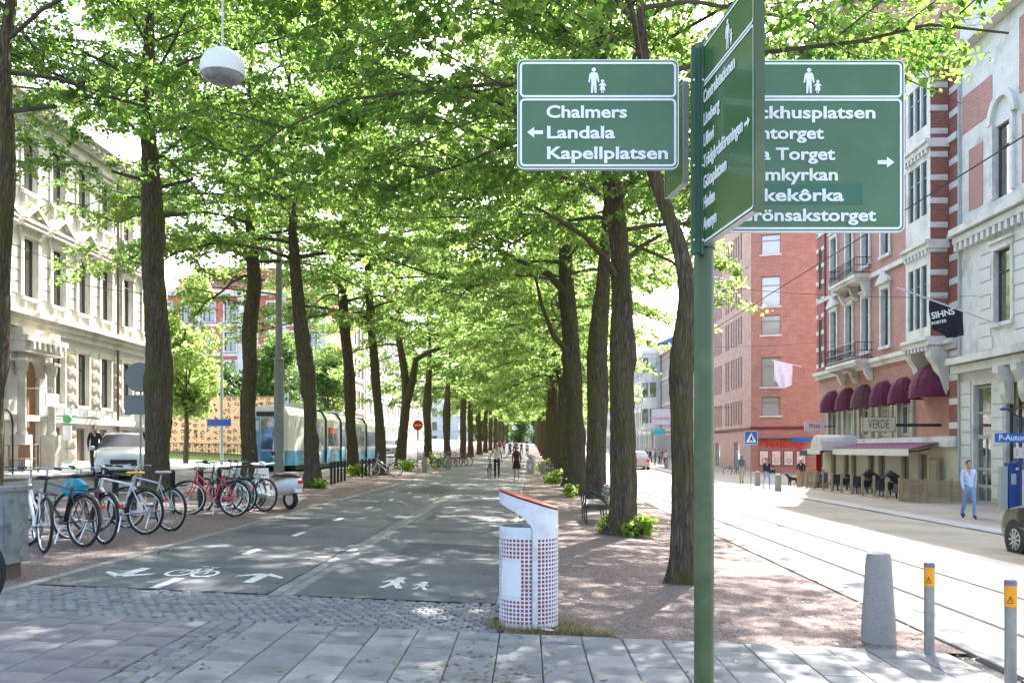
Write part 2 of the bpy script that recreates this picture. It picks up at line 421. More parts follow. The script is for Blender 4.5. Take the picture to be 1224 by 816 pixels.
xa, ya = G(158, 684); arrow('lane_arrow', xa, ya, 0.66, -1)
xa, ya = G(309, 690); arrow('lane_arrow', xa, ya, 0.66, 1)
def ring(cx, cy, r0, r1, n=26, sy=1.0):
    return [[(cx + r * math.cos(a), cy + sy * r * math.sin(a)) for r, a in ((r0, t), (r1, t), (r1, t2), (r0, t2))] for t, t2 in ((2*PI*i/n, 2*PI*(i+1)/n) for i in range(n))]
def strip2(a, b, wd):
    a = Vector(a); b = Vector(b); d = (b - a).normalized(); nrm = Vector((-d.y, d.x)) * wd / 2
    return [tuple(a - nrm), tuple(b - nrm), tuple(b + nrm), tuple(a + nrm)]
bx, by = G(230, 685)
polys = []
for cx, cyo in ((-0.205, 0.0), (0.205, 0.0)): polys += ring(bx + cx * .72, by + cyo, .105, .145, sy=1.9)
P = lambda a, b: (bx + a * .41, by + b * 1.35)
for a, b in (((-.36, 0), (-.12, .30)), ((-.12, .30), (.06, .0)), ((.06, .0), (.36, .0)), ((-.12, .30), (.20, .30)), ((.20, .34), (.06, .0)), ((.36, 0), (.20, .34)), ((-.20, .42), (.0, .42)), ((.08, .40), (.30, .40))):
    polys.append(strip2(P(*a), P(*b), .036))
mark('bicycle_symbol', polys, 0.0045)
# walking adult and child painted on the path
wx, wy = G(482, 698)
man = [(-.10, .55), (.02, .62), (.12, .55), (.10, .40), (.20, .15), (.12, .12), (.06, .28), (.10, -.05), (.22, -.50), (.10, -.52), (.0, -.12), (-.10, -.52), (-.22, -.50), (-.10, -.05), (-.10, .28), (-.20, .10), (-.27, .14), (-.16, .42)]
def figure(pts, ox, oy, s): return [[(wx + ox + p[0] * s, wy + oy + p[1] * s) for p in pts]]
polys = figure(man, -.10, 0, .62)
polys += [[(wx - .10 + .02 + .10 * math.cos(t) * .62, wy + .46 + .12 * math.sin(t) * .62) for t in [2*PI*i/12 for i in range(12)]]]
polys += figure(man, .22, -.12, .42) + [[(wx + .22 + .05 * math.cos(t), wy + .19 + .06 * math.sin(t)) for t in [2*PI*i/10 for i in range(10)]]]
mark('pedestrian_symbol', polys, 0.0045)

# repairs, a transverse seam and manhole covers
patch_m = mat('asphalt_patch', (0.072, 0.074, 0.078), (0.105, 0.106, 0.108), scale=2.5, rough=0.95, bump=0.6, bscale=200)
crack_m = mat('seam_dirt', (0.05, 0.045, 0.035), (0.13, 0.12, 0.05), scale=12, rough=1.0)
rp = random.Random(8)
def wob_rect(x0, x1, y0, y1, j=.03, n=6):
    p = [(x0 + (x1 - x0) * k / n, y0 + rp.uniform(-j, j)) for k in range(n)] + [(x1 + rp.uniform(-j, j), y0 + (y1 - y0) * k / n) for k in range(n)] + [(x1 - (x1 - x0) * k / n, y1 + rp.uniform(-j, j)) for k in range(n)] + [(x0 + rp.uniform(-j, j), y1 - (y1 - y0) * k / n) for k in range(n)]
    return p
for (x0, x1, y0, y1) in ((-4.9, -3.95, 15.2, 18.6), (-2.2, -.9, 19.5, 22.0), (-4.3, -2.8, 30, 36), (-1.9, -.5, 13.35, 14.9)): mark('asphalt_repair', [wob_rect(x0, x1, y0, y1)], 0.0022, m=patch_m)
mark('path_seam', [wob_rect(-2.40, -.36, 13.18, 13.23, .018, 14)], 0.003, m=crack_m); mark('path_seam', [wob_rect(-5.0, -2.70, 24.1, 24.13, .015, 14)], 0.003, m=crack_m)
cover_m = mat('cast_iron_cover', (0.05, 0.048, 0.045), (0.09, 0.08, 0.07), scale=30, rough=0.7, bump=0.8, bscale=60)
for (x, y, zo) in ((-1.55, 17.2, .005), (8.3, 21.0, -.094), (10.4, 27.0, -.094), (-3.2, 27.5, .005)): mark('manhole_cover', [[(x + .32 * math.cos(2*PI*k/24), y + .32 * math.sin(2*PI*k/24)) for k in range(24)]], zo, m=cover_m)
for (x0, x1, y0, y1) in ((7.3, 8.6, 16, 22), (10.0, 11.3, 20, 30), (7.4, 8.8, 30, 37)): mark('asphalt_repair', [wob_rect(x0, x1, y0, y1)], -0.0965, m=patch_m)
# ------------------------------------------------------------------ lime trees
def bark_mat(name, dark, light, moss, mossamt):
    m = bpy.data.materials.new(name); m.use_nodes = True; t = m.node_tree; b = t.nodes['Principled BSDF']; b.inputs['Roughness'].default_value = 0.95; b.inputs['Specular IOR Level'].default_value = 0.1
    tc = nd(t, 'ShaderNodeTexCoord'); mp = nd(t, 'ShaderNodeMapping'); mp.inputs['Scale'].default_value = (1, 1, 0.13); t.links.new(tc.outputs['Object'], mp.inputs['Vector'])
    n1 = nd(t, 'ShaderNodeTexNoise', Scale=22.0, Detail=8.0, Roughness=0.7); t.links.new(mp.outputs[0], n1.inputs['Vector'])
    wn = nd(t, 'ShaderNodeTexNoise', Scale=6.0, Detail=3.0); t.links.new(mp.outputs[0], wn.inputs['Vector'])
    wa = nd(t, 'ShaderNodeMix', data_type='VECTOR'); wa.inputs[0].default_value = 0.22; t.links.new(mp.outputs[0], wa.inputs[4]); t.links.new(wn.outputs['Color'], wa.inputs[5])
    v = nd(t, 'ShaderNodeTexVoronoi', Scale=25.0); v.feature = 'DISTANCE_TO_EDGE'; t.links.new(wa.outputs[1], v.inputs['Vector'])
    vm = nd(t, 'ShaderNodeMapRange'); vm.inputs[2].default_value = 0.30; t.links.new(v.outputs['Distance'], vm.inputs[0])
    am = nd(t, 'ShaderNodeMath', operation='MULTIPLY_ADD'); am.inputs[1].default_value = 0.34; t.links.new(vm.outputs[0], am.inputs[0])
    nm = nd(t, 'ShaderNodeMath', operation='MULTIPLY'); nm.inputs[1].default_value = 0.95; t.links.new(n1.outputs['Fac'], nm.inputs[0]); t.links.new(nm.outputs[0], am.inputs[2])
    r = nd(t, 'ShaderNodeValToRGB'); r.color_ramp.elements[0].color = col4(dark); r.color_ramp.elements[1].color = col4(light); r.color_ramp.elements[0].position = 0.30; r.color_ramp.elements[1].position = 0.88
    t.links.new(am.outputs[0], r.inputs[0])
    n2 = nd(t, 'ShaderNodeTexNoise', Scale=1.7, Detail=7.0, Roughness=0.7); t.links.new(tc.outputs['Object'], n2.inputs['Vector'])
    r2 = nd(t, 'ShaderNodeValToRGB'); r2.color_ramp.elements[0].position = 0.52 - mossamt; r2.color_ramp.elements[1].position = 0.66 - mossamt * 0.5; t.links.new(n2.outputs['Fac'], r2.inputs[0])
    mx = nd(t, 'ShaderNodeMix', data_type='RGBA'); mx.inputs[7].default_value = col4(moss); t.links.new(r.outputs[0], mx.inputs[6]); t.links.new(r2.outputs[0], mx.inputs[0])
    t.links.new(mx.outputs[2], b.inputs['Base Color'])
    bp = nd(t, 'ShaderNodeBump', Strength=1.0, Distance=0.05); t.links.new(am.outputs[0], bp.inputs['Height']); t.links.new(bp.outputs[0], b.inputs['Normal'])
    MATS[name] = m; return m
bark = bark_mat('lime_bark', (0.030, 0.024, 0.018), (0.165, 0.128, 0.092), (0.095, 0.095, 0.028), 0.05)
bark_br = mat('branch_bark', (0.05, 0.042, 0.034), (0.10, 0.085, 0.065), scale=9, rough=0.95)
leaf_near = leaf_mat('lime_leaf', (0.036, 0.096, 0.015), (0.088, 0.158, 0.028), (0.10, 0.28, 0.04), (0.40, 0.55, 0.11), 0.58, 0.42)
leaf_far = leaf_mat('lime_leaf_far', (0.040, 0.100, 0.017), (0.096, 0.165, 0.031), (0.17, 0.36, 0.06), (0.52, 0.65, 0.19), 0.60, 0.5)

def leaf_mesh(name, pts, dirs, nrm, size, m, quality=2, seed=0, var=None):
    """pts N,3; dirs N,3 leaf axis; nrm N,3; size N -> one mesh of folded heart-shaped leaves"""
    rg = np.random.default_rng(seed); N = len(pts)
    d = dirs / np.linalg.norm(dirs, axis=1, keepdims=True)
    s = np.cross(d, nrm); s /= np.maximum(1e-6, np.linalg.norm(s, axis=1, keepdims=True)); n = np.cross(s, d)
    L = size[:, None]
    if quality == 2:
        prof = [(0, 0, 0), (-.50, .10, .10), (-.46, .55, .12), (0, 1.08, -.10), (.46, .55, .12), (.50, .10, .10)]
        fc = [(0, 3, 2, 1), (0, 5, 4, 3)]; 
    else:
        prof = [(0, 0, 0), (-.52, .42, .12), (0, 1.05, -.08), (.52, .42, .12)]
        fc = [(0, 2, 1), (0, 3, 2)]
    k = len(prof); V = np.empty((N, k, 3), np.float32)
    for i, (a, b, c) in enumerate(prof): V[:, i] = pts + L * (a * s + b * d + c * n)
    me = bpy.data.meshes.new(name)
    fl = len(fc[0]); nf = len(fc)
    idx = (np.arange(N)[:, None, None] * k + np.array(fc)[None]).reshape(-1).astype(np.int32)
    me.vertices.add(N * k); me.vertices.foreach_set('co', V.reshape(-1))
    me.loops.add(len(idx)); me.loops.foreach_set('vertex_index', idx)
    me.polygons.add(N * nf); me.polygons.foreach_set('loop_start', np.arange(0, N * nf * fl, fl, dtype=np.int32)); me.polygons.foreach_set('loop_total', np.full(N * nf, fl, dtype=np.int32))
    me.materials.append(m); me.update(calc_edges=True)
    at = me.attributes.new('var', 'FLOAT', 'POINT'); at.data.foreach_set('value', np.repeat(np.clip(rg.normal(.5, .27, N) if var is None else var, 0, 1), k).astype(np.float32))
    return me

def crown(seed, H, zlow, Rr, nleaf, leaf, m, quality=2, axis=None, nlimb=24, nsec=9, ntwig=5, squash=1.0, twigs=True, droop=0.30, keep=None, limb_r=0.052):
    """limbs, branches, twigs and leaves around the axis; returns (branch mesh builder, leaf mesh)"""
    rg = np.random.default_rng(seed); mb = MB()
    if axis is None: axis = lambda z: (0.0, 0.0)
    segA, segB, wts = [], [], []
    for i in range(nlimb):
        t = (i + rg.uniform(0, .9)) / nlimb
        zs = (zlow - 0.6) + (H - zlow - 1.0) * t ** 1.1
        az = i * 2.39996 + rg.uniform(-.4, .4)
        prof = (0.82 + 0.35 * math.sin(PI * min(1, t * 1.25))) * (1 - 0.62 * max(0, t - 0.35) / 0.65)
        reach = Rr * prof * rg.uniform(.78, 1.15)
        ax, ay = axis(zs); dx, dy = math.cos(az), math.sin(az) * squash
        risek = 0.20 + 0.75 * t + rg.uniform(-.1, .15)
        lp = []
        wob = np.cumsum(rg.normal(0, .045, (7, 2)), axis=0); wz = np.cumsum(rg.normal(0, .03, 7))
        for k in range(7):
            q = k / 6
            lp.append((ax + dx * reach * q + wob[k, 0] * reach * q, ay + dy * reach * q + wob[k, 1] * reach * q, zs + reach * (risek * q ** 0.8 - droop * (1.1 - t) * q * q * 1.5 + wz[k] * q) * 0.75))
        r0 = limb_r * (0.35 + (1 - t))
        lp = np.array(lp); kn = 7
        if keep is not None:
            okp = keep(lp); kn = 7 if okp.all() else max(2, int(np.argmin(okp)))
        mb.tube(lp[:kn], [r0 * (1 - .78 * k / 6) for k in range(kn)], 6, cap=False)
        for j in range(nsec):
            q = 0.22 + 0.78 * (j + rg.uniform(0, .8)) / nsec; q = min(q, 1.0)
            f = q * 6; k = min(5, int(f)); p = lp[k] + (lp[k + 1] - lp[k]) * (f - k)
            sd_ = 1 if j % 2 else -1
            a2 = az + sd_ * rg.uniform(.35, 1.15) if q < .95 else az + rg.uniform(-.3, .3)
            L2 = reach * rg.uniform(.20, .40) * (1.15 - .45 * q) + .35
            e = np.array([math.cos(a2) * L2, math.sin(a2) * L2 * squash, L2 * rg.uniform(-.08, .30)])
            mid = p + e * .55 + np.array([0, 0, L2 * .06]); end = p + e - np.array([0, 0, L2 * rg.uniform(.05, .30)])
            if keep is not None and not keep(np.array([p, mid, end])).all(): continue
            mb.tube([p, mid, end], [r0 * .30 + .004, r0 * .2 + .003, .004], 4 if twigs else 3, cap=False)
            for A, B in ((p, mid), (mid, end)): segA.append(A); segB.append(B); wts.append(.8)
            for k2 in range(ntwig):
                q2 = (k2 + rg.uniform(.2, 1)) / ntwig; pp = p + (mid - p) * q2 * 2 if q2 < .5 else mid + (end - mid) * (q2 - .5) * 2
                a3 = a2 + (1 if k2 % 2 else -1) * rg.uniform(.4, 1.2); L3 = rg.uniform(.35, .85)
                e3 = pp + np.array([math.cos(a3) * L3, math.sin(a3) * L3, L3 * rg.uniform(-.38, .10)])
                if twigs and (keep is None or keep(e3[None])[0]): mb.tube([pp, e3], [.006, .003], 3, cap=False)
                segA.append(pp); segB.append(e3); wts.append(1.0)
    A = np.array(segA); B = np.array(segB); wts = np.array(wts) * np.linalg.norm(B - A, axis=1); wts /= wts.sum()
    # thin some sprays out so that the outline has gaps
    dens = rg.uniform(.25, 1.6, len(wts)); wts = wts * dens; wts /= wts.sum()
    pick = rg.choice(len(A), nleaf, p=wts); q = rg.uniform(0, 1.08, nleaf)[:, None]
    pts = A[pick] + (B[pick] - A[pick]) * q
    if keep is not None:
        ok = keep(pts); pts = pts[ok]; pick = pick[ok]; nleaf = len(pts)
    bd = B[pick] - A[pick]; bd /= np.linalg.norm(bd, axis=1, keepdims=True) + 1e-9
    off = rg.normal(0, 1, (nleaf, 3)) * np.array([leaf * 0.85, leaf * 0.85, leaf * 0.55]); pts = pts + off
    dirs = bd * .6 + rg.normal(0, .75, (nleaf, 3)); dirs[:, 2] -= .55
    nr = np.stack([rg.normal(0, .42, nleaf), rg.normal(0, .42, nleaf), np.abs(rg.normal(1, .35, nleaf))], 1)
    tone = rg.normal(.5, .30, len(A))[pick] * .62 + rg.normal(.5, .30, nleaf) * .38 + .0; spray = rg.uniform(.72, 1.25, len(A))[pick]
    size = leaf * rg.uniform(.55, 1.25, nleaf) * spray
    return mb, leaf_mesh('foliage', pts.astype(np.float32), dirs, nr, size, m, quality, seed, tone)

def trunk_mesh(pts, rad, seed, n=18, amp=0.13, ridge=0.05):
    """a knobbly tapering trunk through pts with radii rad (world offsets from the base)"""
    rg = np.random.default_rng(seed); P = np.array(pts, float); rad = np.array(rad, float)
    s = np.concatenate([[0], np.cumsum(np.linalg.norm(np.diff(P, axis=0), axis=1))]); k = max(12, int(s[-1] / 0.10))
    t = np.linspace(0, s[-1], k); ph = rg.uniform(0, 6.28, (6, 3)); fz = rg.uniform(.5, 2.6, 6); am = rg.uniform(.2, 1, 6) * amp
    def sm(col): 
        y = np.interp(t, s, col); ker = np.ones(7) / 7; yp = np.concatenate([np.full(3, y[0]), y, np.full(3, y[-1])]); return np.convolve(yp, ker, 'valid')
    cx, cy_, cz, rr = sm(P[:, 0]), sm(P[:, 1]), np.interp(t, s, P[:, 2]), sm(rad)
    burl = [(rg.uniform(.1, .9) * s[-1], rg.uniform(0, 6.28), rg.uniform(.12, .35), rg.uniform(.2, .45)) for _ in range(7)]
    vs = []
    for i in range(k):
        for j in range(n):
            a = 2 * PI * j / n; r = 1.0
            for h in range(6): r += am[h] * math.sin((h % 4 + 1) * a + fz[h] * t[i] + ph[h, 0]) * .5
            for (bz, ba, bh, bs) in burl:
                da = math.atan2(math.sin(a - ba), math.cos(a - ba)); r += bh * math.exp(-((t[i] - bz) / bs) ** 2 - (da / .7) ** 2)
            r += rg.normal(0, .022)
            r += ridge * (abs(math.sin(4.5 * a + 1.1 * math.sin(1.7 * t[i] + ph[1, 0]) + .5 * math.sin(4.1 * t[i]))) - .6) + ridge * .6 * math.sin(11 * a + 2.2 * math.sin(2.3 * t[i] + ph[2, 0]))
            fl = 1 + 0.42 * math.exp(-max(0, t[i] - .12) / .20) * (1 + .5 * math.sin(3 * a + ph[0, 1]))
            vs.append((cx[i] + rr[i] * r * fl * math.cos(a), cy_[i] + rr[i] * r * fl * math.sin(a), cz[i]))
    fs = [(i*n+j, i*n+(j+1) % n, (i+1)*n+(j+1) % n, (i+1)*n+j) for i in range(k - 1) for j in range(n)]
    fs.append(tuple((k-1)*n + j for j in range(n)))
    return MB().add(vs, fs).mesh('trunk', bark, smooth=False)

def smooth_mesh(me): me.polygons.foreach_set('use_smooth', [True] * len(me.polygons)); return me

CROWNS = {}
def shared_crown(kind):
    if kind in CROWNS: return CROWNS[kind]
    k, i = kind
    if k == 'mid': mb, lm = crown(100 + i, 21.0, 8.0, 5.7, 44000, 0.126, leaf_far, 1, nlimb=32, nsec=9, ntwig=4, twigs=False)
    else: mb, lm = crown(200 + i, 18.5, 6.4, 5.5, 17500, 0.20, leaf_far, 1, nlimb=26, nsec=7, ntwig=3, twigs=False, droop=.42)
    CROWNS[kind] = (mb.mesh('limbs', bark_br), lm); return CROWNS[kind]

def lime(label, d, path, H=19.5, near=None, kind=None, seed=1, rz=0.0, extra=None, cs=1.0, group=None, street=None, over_left=None):
    """path: trunk centre line as (u, v, width px) seen at distance d"""
    u0, v0, w0 = path[0]; bx = X(u0, d); bz = gz(bx, d)
    t = thing('lime_tree', label, 'tree', (bx, d, bz), 0, group or 'lime trees along the promenade')
    rg = random.Random(seed); pts = []; rad = []; yo = 0.0
    for i, (u, v, w_) in enumerate(path):
        z = Z(v, d) - bz if i else -0.15
        pts.append((X(u, d) - bx, yo, z)); rad.append(w_ * d / F / 2 * .86); yo += rg.uniform(-.08, .08)
    lastz = pts[-1][2]; dx = pts[-1][0] - pts[-2][0]
    while pts[-1][2] < H - 3.0:
        p = pts[-1]; pts.append((p[0] + rg.uniform(-.12, .12), p[1] + rg.uniform(-.12, .12), p[2] + 1.2)); rad.append(rad[-1] * .80)
    put('trunk', smooth_mesh(trunk_mesh(pts, rad, seed, n=36 if d < 35 else 14, ridge=.05 if d < 35 else .0)), t)
    P = np.array(pts)
    ax = lambda z: (float(np.interp(z, P[:, 2], P[:, 0])), float(np.interp(z, P[:, 2], P[:, 1])))
    if extra:
        mb = MB()
        for lim in extra:   # visible forks and limbs: lists of (u, v, width px, depth offset)
            mb.tube([(X(u, d + o) - bx, o, Z(v, d) - bz) for u, v, w_, o in lim], [w_ * d / F / 2 for u, v, w_, o in lim], 9)
        put('limb', mb.mesh('limb', bark, True), t)
    if near:
        a = dict(seed=seed, H=H, zlow=5.6, Rr=5.6, nleaf=52000, leaf=0.088, m=leaf_near, quality=2, axis=ax, nlimb=28, nsec=10, ntwig=6); a.update(near)
        lx, ly, lz = -3.66 - bx, 11.0 - d, 6.2 - bz       # pruned clear around the hanging lamp, on its open side
        def keep(p):
            q = np.array([lx, ly, lz]); e = np.array([-bx, -d, EYE - bz]); ax_ = e - q; L = np.linalg.norm(ax_); ax_ = ax_ / L; r = p - q; tt = np.clip(r @ ax_, -.3, 7.0); ok = np.linalg.norm(r - tt[:, None] * ax_, axis=1) > .55
            if street: ok &= (p[:, 0] + bx < street[2]) | (p[:, 2] + bz > street[0] + street[1] * (p[:, 0] + bx - street[2]))   # cut back over the tram street
            if over_left: ok &= (p[:, 0] + bx > -6.4) | (p[:, 2] + bz > over_left)      # cut back over the left street
            return ok
        mb, lm = crown(keep=keep, **a); c = put('crown', lm, t); put('branches', mb.mesh('branches', bark_br), c)
    else:
        br, lm = shared_crown(kind); a7 = ax(8.0); c = put('crown', lm, t, (a7[0], a7[1], 0), rz); c.scale = (cs, cs, 1.0)
        put('branches', br, c)
    return t

# right row, beside the street
lime('lime tree nearest the green signpost, trunk leaning behind the post', 11.65, [(813, 699, 37), (814, 660, 31), (816, 560, 29), (815, 470, 30), (815, 425, 37), (820, 385, 30), (822, 350, 26), (818, 310, 24), (806, 270, 21), (790, 232, 18), (776, 195, 15)],
     H=16.5, seed=21, near=dict(zlow=5.8, Rr=6.0, nleaf=68000, leaf=.081, limb_r=.030, nlimb=34, droop=.2), street=(4.7, .62, 3.0))
lime('thick lime tree with bench and leafy shoots at its foot', 18.1, [(744, 641, 44), (745, 600, 35), (744, 550, 33), (744, 480, 33), (745, 420, 34), (744, 350, 28), (742, 300, 27), (738, 250, 25), (730, 200, 22)],
     H=18.5, seed=34, near=dict(zlow=6.6, Rr=5.9, nleaf=66000, leaf=0.087, limb_r=.038, nlimb=36, droop=.2), street=(6.4, .55, 4.0), extra=[[(736, 330, 9, 0), (722, 312, 8, -.4), (700, 296, 6, -.9), (668, 284, 4, -1.4), (640, 278, 3, -1.9)], [(748, 310, 8, .1), (766, 288, 6, .5), (790, 268, 4, .9)]])
lime('lime trunk just left of the thick bench tree', 26.0, [(714, 600, 30), (713, 560, 25), (713, 500, 25), (715, 430, 27), (718, 370, 24), (722, 320, 17), (726, 260, 13)], seed=35, kind=('mid', 0), rz=0.4)
lime('lime tree with a long limb reaching over the path', 34.0, [(692, 592, 30), (689, 550, 25), (687, 480, 23), (683, 420, 24), (678, 350, 21), (676, 300, 17)], seed=36, kind=('mid', 1), rz=1.7,
     extra=[[(678, 420, 8, -.2), (662, 405, 6, -.8), (648, 372, 4, -1.2), (640, 340, 3, -1.5)], [(676, 350, 10, 0), (655, 330, 8, -.5), (620, 318, 5, -1.0), (590, 306, 3, -1.6)]])
for i, (d, u) in enumerate([(42, 681), (50, 673.5), (58, 668), (66, 663), (74, 659.5), (82, 657), (92, 654), (104, 651.5), (118, 649), (134, 647), (152, 645), (172, 643.5), (196, 642), (224, 640.5)]):
    wpx = 0.62 * F / d; rr = random.Random(i)
    b = gz(X(u, d), d); v0 = CV + (EYE - b) * F / d
    names = ['fifth', 'sixth', 'seventh', 'eighth', 'ninth', 'tenth', 'eleventh', 'twelfth', 'thirteenth', 'fourteenth', 'fifteenth', 'sixteenth', 'seventeenth', 'farthest']
    lime('lime tree, %s from the signpost in the right-hand row' % names[i], d, [(u, v0, wpx * 1.15), (u + rr.uniform(-.1, .1) * wpx, v0 - 2.5 * F / d, wpx), (u + rr.uniform(-.3, .3) * wpx, v0 - 5.5 * F / d, wpx * .8), (u + rr.uniform(-.5, .5) * wpx, v0 - 8 * F / d, wpx * .5)],
         seed=50 + i, kind=('mid', i % 2) if d < 55 else ('far', i % 3), rz=rr.uniform(0, 6.28))
# left row, beside the parked bicycles
lime('lime trunk at the left edge of the picture, behind the grey cabinet', 15.5, [(-18, 668, 46), (-16, 560, 38), (-13, 470, 34), (-8, 400, 33), (-2, 320, 24), (3, 245, 27), (4, 200, 22), (3, 130, 19), (0, 70, 17)], H=18.0, seed=62, near=dict(zlow=7.4, Rr=5.8, nleaf=84000, leaf=.081, limb_r=.032, nlimb=34, droop=.2), over_left=7.3)
lime('thick dark lime trunk in front of the white car', 23.5, [(188, 597, 42), (188, 550, 34), (190, 500, 34), (190, 440, 33), (187, 380, 32), (184, 310, 29), (181, 250, 26), (180, 190, 22), (178, 120, 18)], H=19.5, seed=63, near=dict(zlow=7.6, Rr=6.4, nleaf=76000, leaf=0.094, quality=1, limb_r=.040, nlimb=36, droop=.24), over_left=8.6)
lime('slender lime trunk left of the tall grey pole', 34.0, [(299, 574, 24), (297, 530, 21), (297, 470, 20), (299, 400, 19), (303, 330, 18), (300, 270, 14), (296, 210, 11)], seed=64, kind=('mid', 0), rz=2.2, extra=[[(303, 320, 12, 0), (290, 285, 9, -.3), (270, 262, 5, -.6)]])
lime('knobbly lime trunk leaning left beside the tram front', 30.8, [(374, 583, 24), (373, 545, 19), (371, 490, 18), (367, 440, 21), (360, 390, 18), (354, 335, 17), (350, 280, 12)], seed=65, kind=('mid', 1), rz=4.0)
lime('lime tree behind the short black picket posts', 46.0, [(422, 568, 18), (420, 510, 14), (418, 450, 16), (412, 385, 13), (408, 320, 11)], seed=66, kind=('mid', 0), rz=5.1)
lime('crooked lime tree with a white bicycle leaning on it', 45.0, [(454, 569, 17), (456, 535, 15), (452, 485, 12), (447, 430, 12), (443, 380, 11), (439, 330, 9)], seed=67, kind=('mid', 1), rz=0.9)
lime('forked lime tree whose trunk splits in two', 56.0, [(478, 558, 16), (481, 520, 13), (486, 480, 13), (483, 445, 11), (476, 400, 9), (474, 340, 7)], seed=68, kind=('mid', 0), rz=3.1, extra=[[(486, 480, 11, 0), (493, 455, 9, 0), (497, 430, 7, 0), (512, 421, 5, -.3), (535, 414, 4, -.6), (552, 400, 3, -.8)]])
for i, (d, u) in enumerate([(66, 512), (78, 535), (90, 553.5), (98, 562), (110, 573), (122, 580), (134, 586), (150, 592), (168, 597), (190, 601), (215, 606)]):
    wpx = 0.66 * F / d; rr = random.Random(90 + i)
    b = gz(X(u, d), d); v0 = CV + (EYE - b) * F / d
    names = ['just past the no-entry sign', 'beside the far row of parked bicycles', 'second past the parked bicycles', 'third past the parked bicycles', 'fourth past the parked bicycles', 'fifth past the parked bicycles', 'sixth past the parked bicycles', 'seventh past the parked bicycles', 'eighth past the parked bicycles', 'ninth past the parked bicycles', 'farthest in the left-hand row']
    lime('lime tree %s' % names[i], d, [(u, v0, wpx * 1.15), (u + rr.uniform(-.1, .1) * wpx, v0 - 2.5 * F / d, wpx), (u + rr.uniform(-.2, .2) * wpx, v0 - 4.2 * F / d, wpx * 1.1), (u + rr.uniform(-.4, .4) * wpx, v0 - 7 * F / d, wpx * .6)],
         seed=90 + i, kind=('far', i % 3), rz=rr.uniform(0, 6.28))

for i, (x, d) in enumerate([(-16, 262), (-8.5, 256), (-1.5, 268), (5, 258), (12, 266), (19, 262)]):
    b = gz(x, d); v0 = CV + (EYE - b) * F / d; u = CU + x * F / d; wpx = .6 * F / d
    lime('lime tree closing the far end of the street, %s from the left' % ['first', 'second', 'third', 'fourth', 'fifth', 'sixth'][i], d, [(u, v0, wpx), (u, v0 - 3 * F / d, wpx * .8), (u, v0 - 7 * F / d, wpx * .5)], seed=130 + i, kind=('far', i % 3), rz=i * 1.1, group='lime trees closing the far end')
# ------------------------------------------------------------------ buildings
cream = mat('cream_render', (0.65, 0.63, 0.595), (0.73, 0.715, 0.685), scale=1.3, rough=0.85, bump=0.15, bscale=30, c3=(0.54, 0.505, 0.455), s3=0.5)
cream_trim = mat('cream_trim', (0.57, 0.535, 0.475), (0.66, 0.63, 0.58), scale=3, rough=0.8, c3=(0.46, 0.41, 0.35), s3=1.1)
sandstone = mat('brown_sandstone', (0.32, 0.17, 0.11), (0.42, 0.24, 0.16), scale=3, rough=0.85)
granite_base = mat('rough_plinth_stone', (0.46, 0.38, 0.30), (0.62, 0.54, 0.45), scale=6, rough=0.9, bump=0.8, bscale=14)
white_st = mat('white_stone', (0.60, 0.58, 0.54), (0.70, 0.68, 0.65), scale=2, rough=0.8, c3=(0.47, 0.44, 0.40), s3=0.8)
brick_dk = brick_mat('dark_red_brick', (0.26, 0.055, 0.045), (0.34, 0.085, 0.06), (0.24, 0.16, 0.14))
brick_pk = brick_mat('pale_red_brick', (0.36, 0.125, 0.098), (0.46, 0.19, 0.15), (0.45, 0.32, 0.28))
brick_warm = brick_mat('warm_lit_brick', (0.33, 0.165, 0.125), (0.41, 0.22, 0.17), (0.38, 0.285, 0.245), bw=0.5, bh=0.16)  # warm reflected light mixed into this brick colour, for the corner block's near face
brick_pl = brick_mat('pink_brick', (0.46, 0.26, 0.22), (0.55, 0.33, 0.28), (0.50, 0.38, 0.34), bw=0.5, bh=0.16)
red_plaster = mat('red_panel', (0.47, 0.13, 0.10), (0.55, 0.18, 0.135), scale=3, rough=0.85)
frame_br = mat('brown_window_frame', (0.10, 0.07, 0.055), rough=0.5)
frame_gn = mat('grey_green_window_frame', (0.16, 0.22, 0.20), rough=0.5)
frame_wh = mat('white_window_frame', (0.62, 0.62, 0.60), rough=0.5)
def glass_mat(name, c, rough=0.04):
    m = mat(name, c, rough=rough, spec=1.0, coat=1.0); b = m.node_tree.nodes['Principled BSDF']; b.inputs['IOR'].default_value = 1.7; b.inputs['Coat IOR'].default_value = 1.8
    t = m.node_tree; tc = nd(t, 'ShaderNodeTexCoord'); n = nd(t, 'ShaderNodeTexNoise', Scale=1.6, Detail=2.0); t.links.new(tc.outputs['Object'], n.inputs['Vector'])
    bp = nd(t, 'ShaderNodeBump', Strength=0.06, Distance=0.1); t.links.new(n.outputs['Fac'], bp.inputs['Height']); t.links.new(bp.outputs[0], b.inputs['Normal']); t.links.new(bp.outputs[0], b.inputs['Coat Normal'])
    return m
glass = glass_mat('window_glass', (0.045, 0.055, 0.06)); glass_gr = glass_mat('grey_curtained_glass', (0.15, 0.165, 0.175), 0.08); glass_lt = glass_mat('curtained_glass', (0.34, 0.36, 0.36), 0.12)  # the last two panes only have a paler base colour
slate = mat('slate_roof', (0.09, 0.09, 0.10), (0.15, 0.15, 0.16), scale=6, rough=0.7); tile_roof = mat('red_roof', (0.30, 0.11, 0.075), (0.40, 0.17, 0.12), scale=6, rough=0.85)
copper = mat('pale_copper', (0.30, 0.42, 0.40), (0.40, 0.50, 0.48), scale=4, rough=0.6)
iron = mat('black_iron', (0.018, 0.018, 0.02), rough=0.45, spec=0.5)

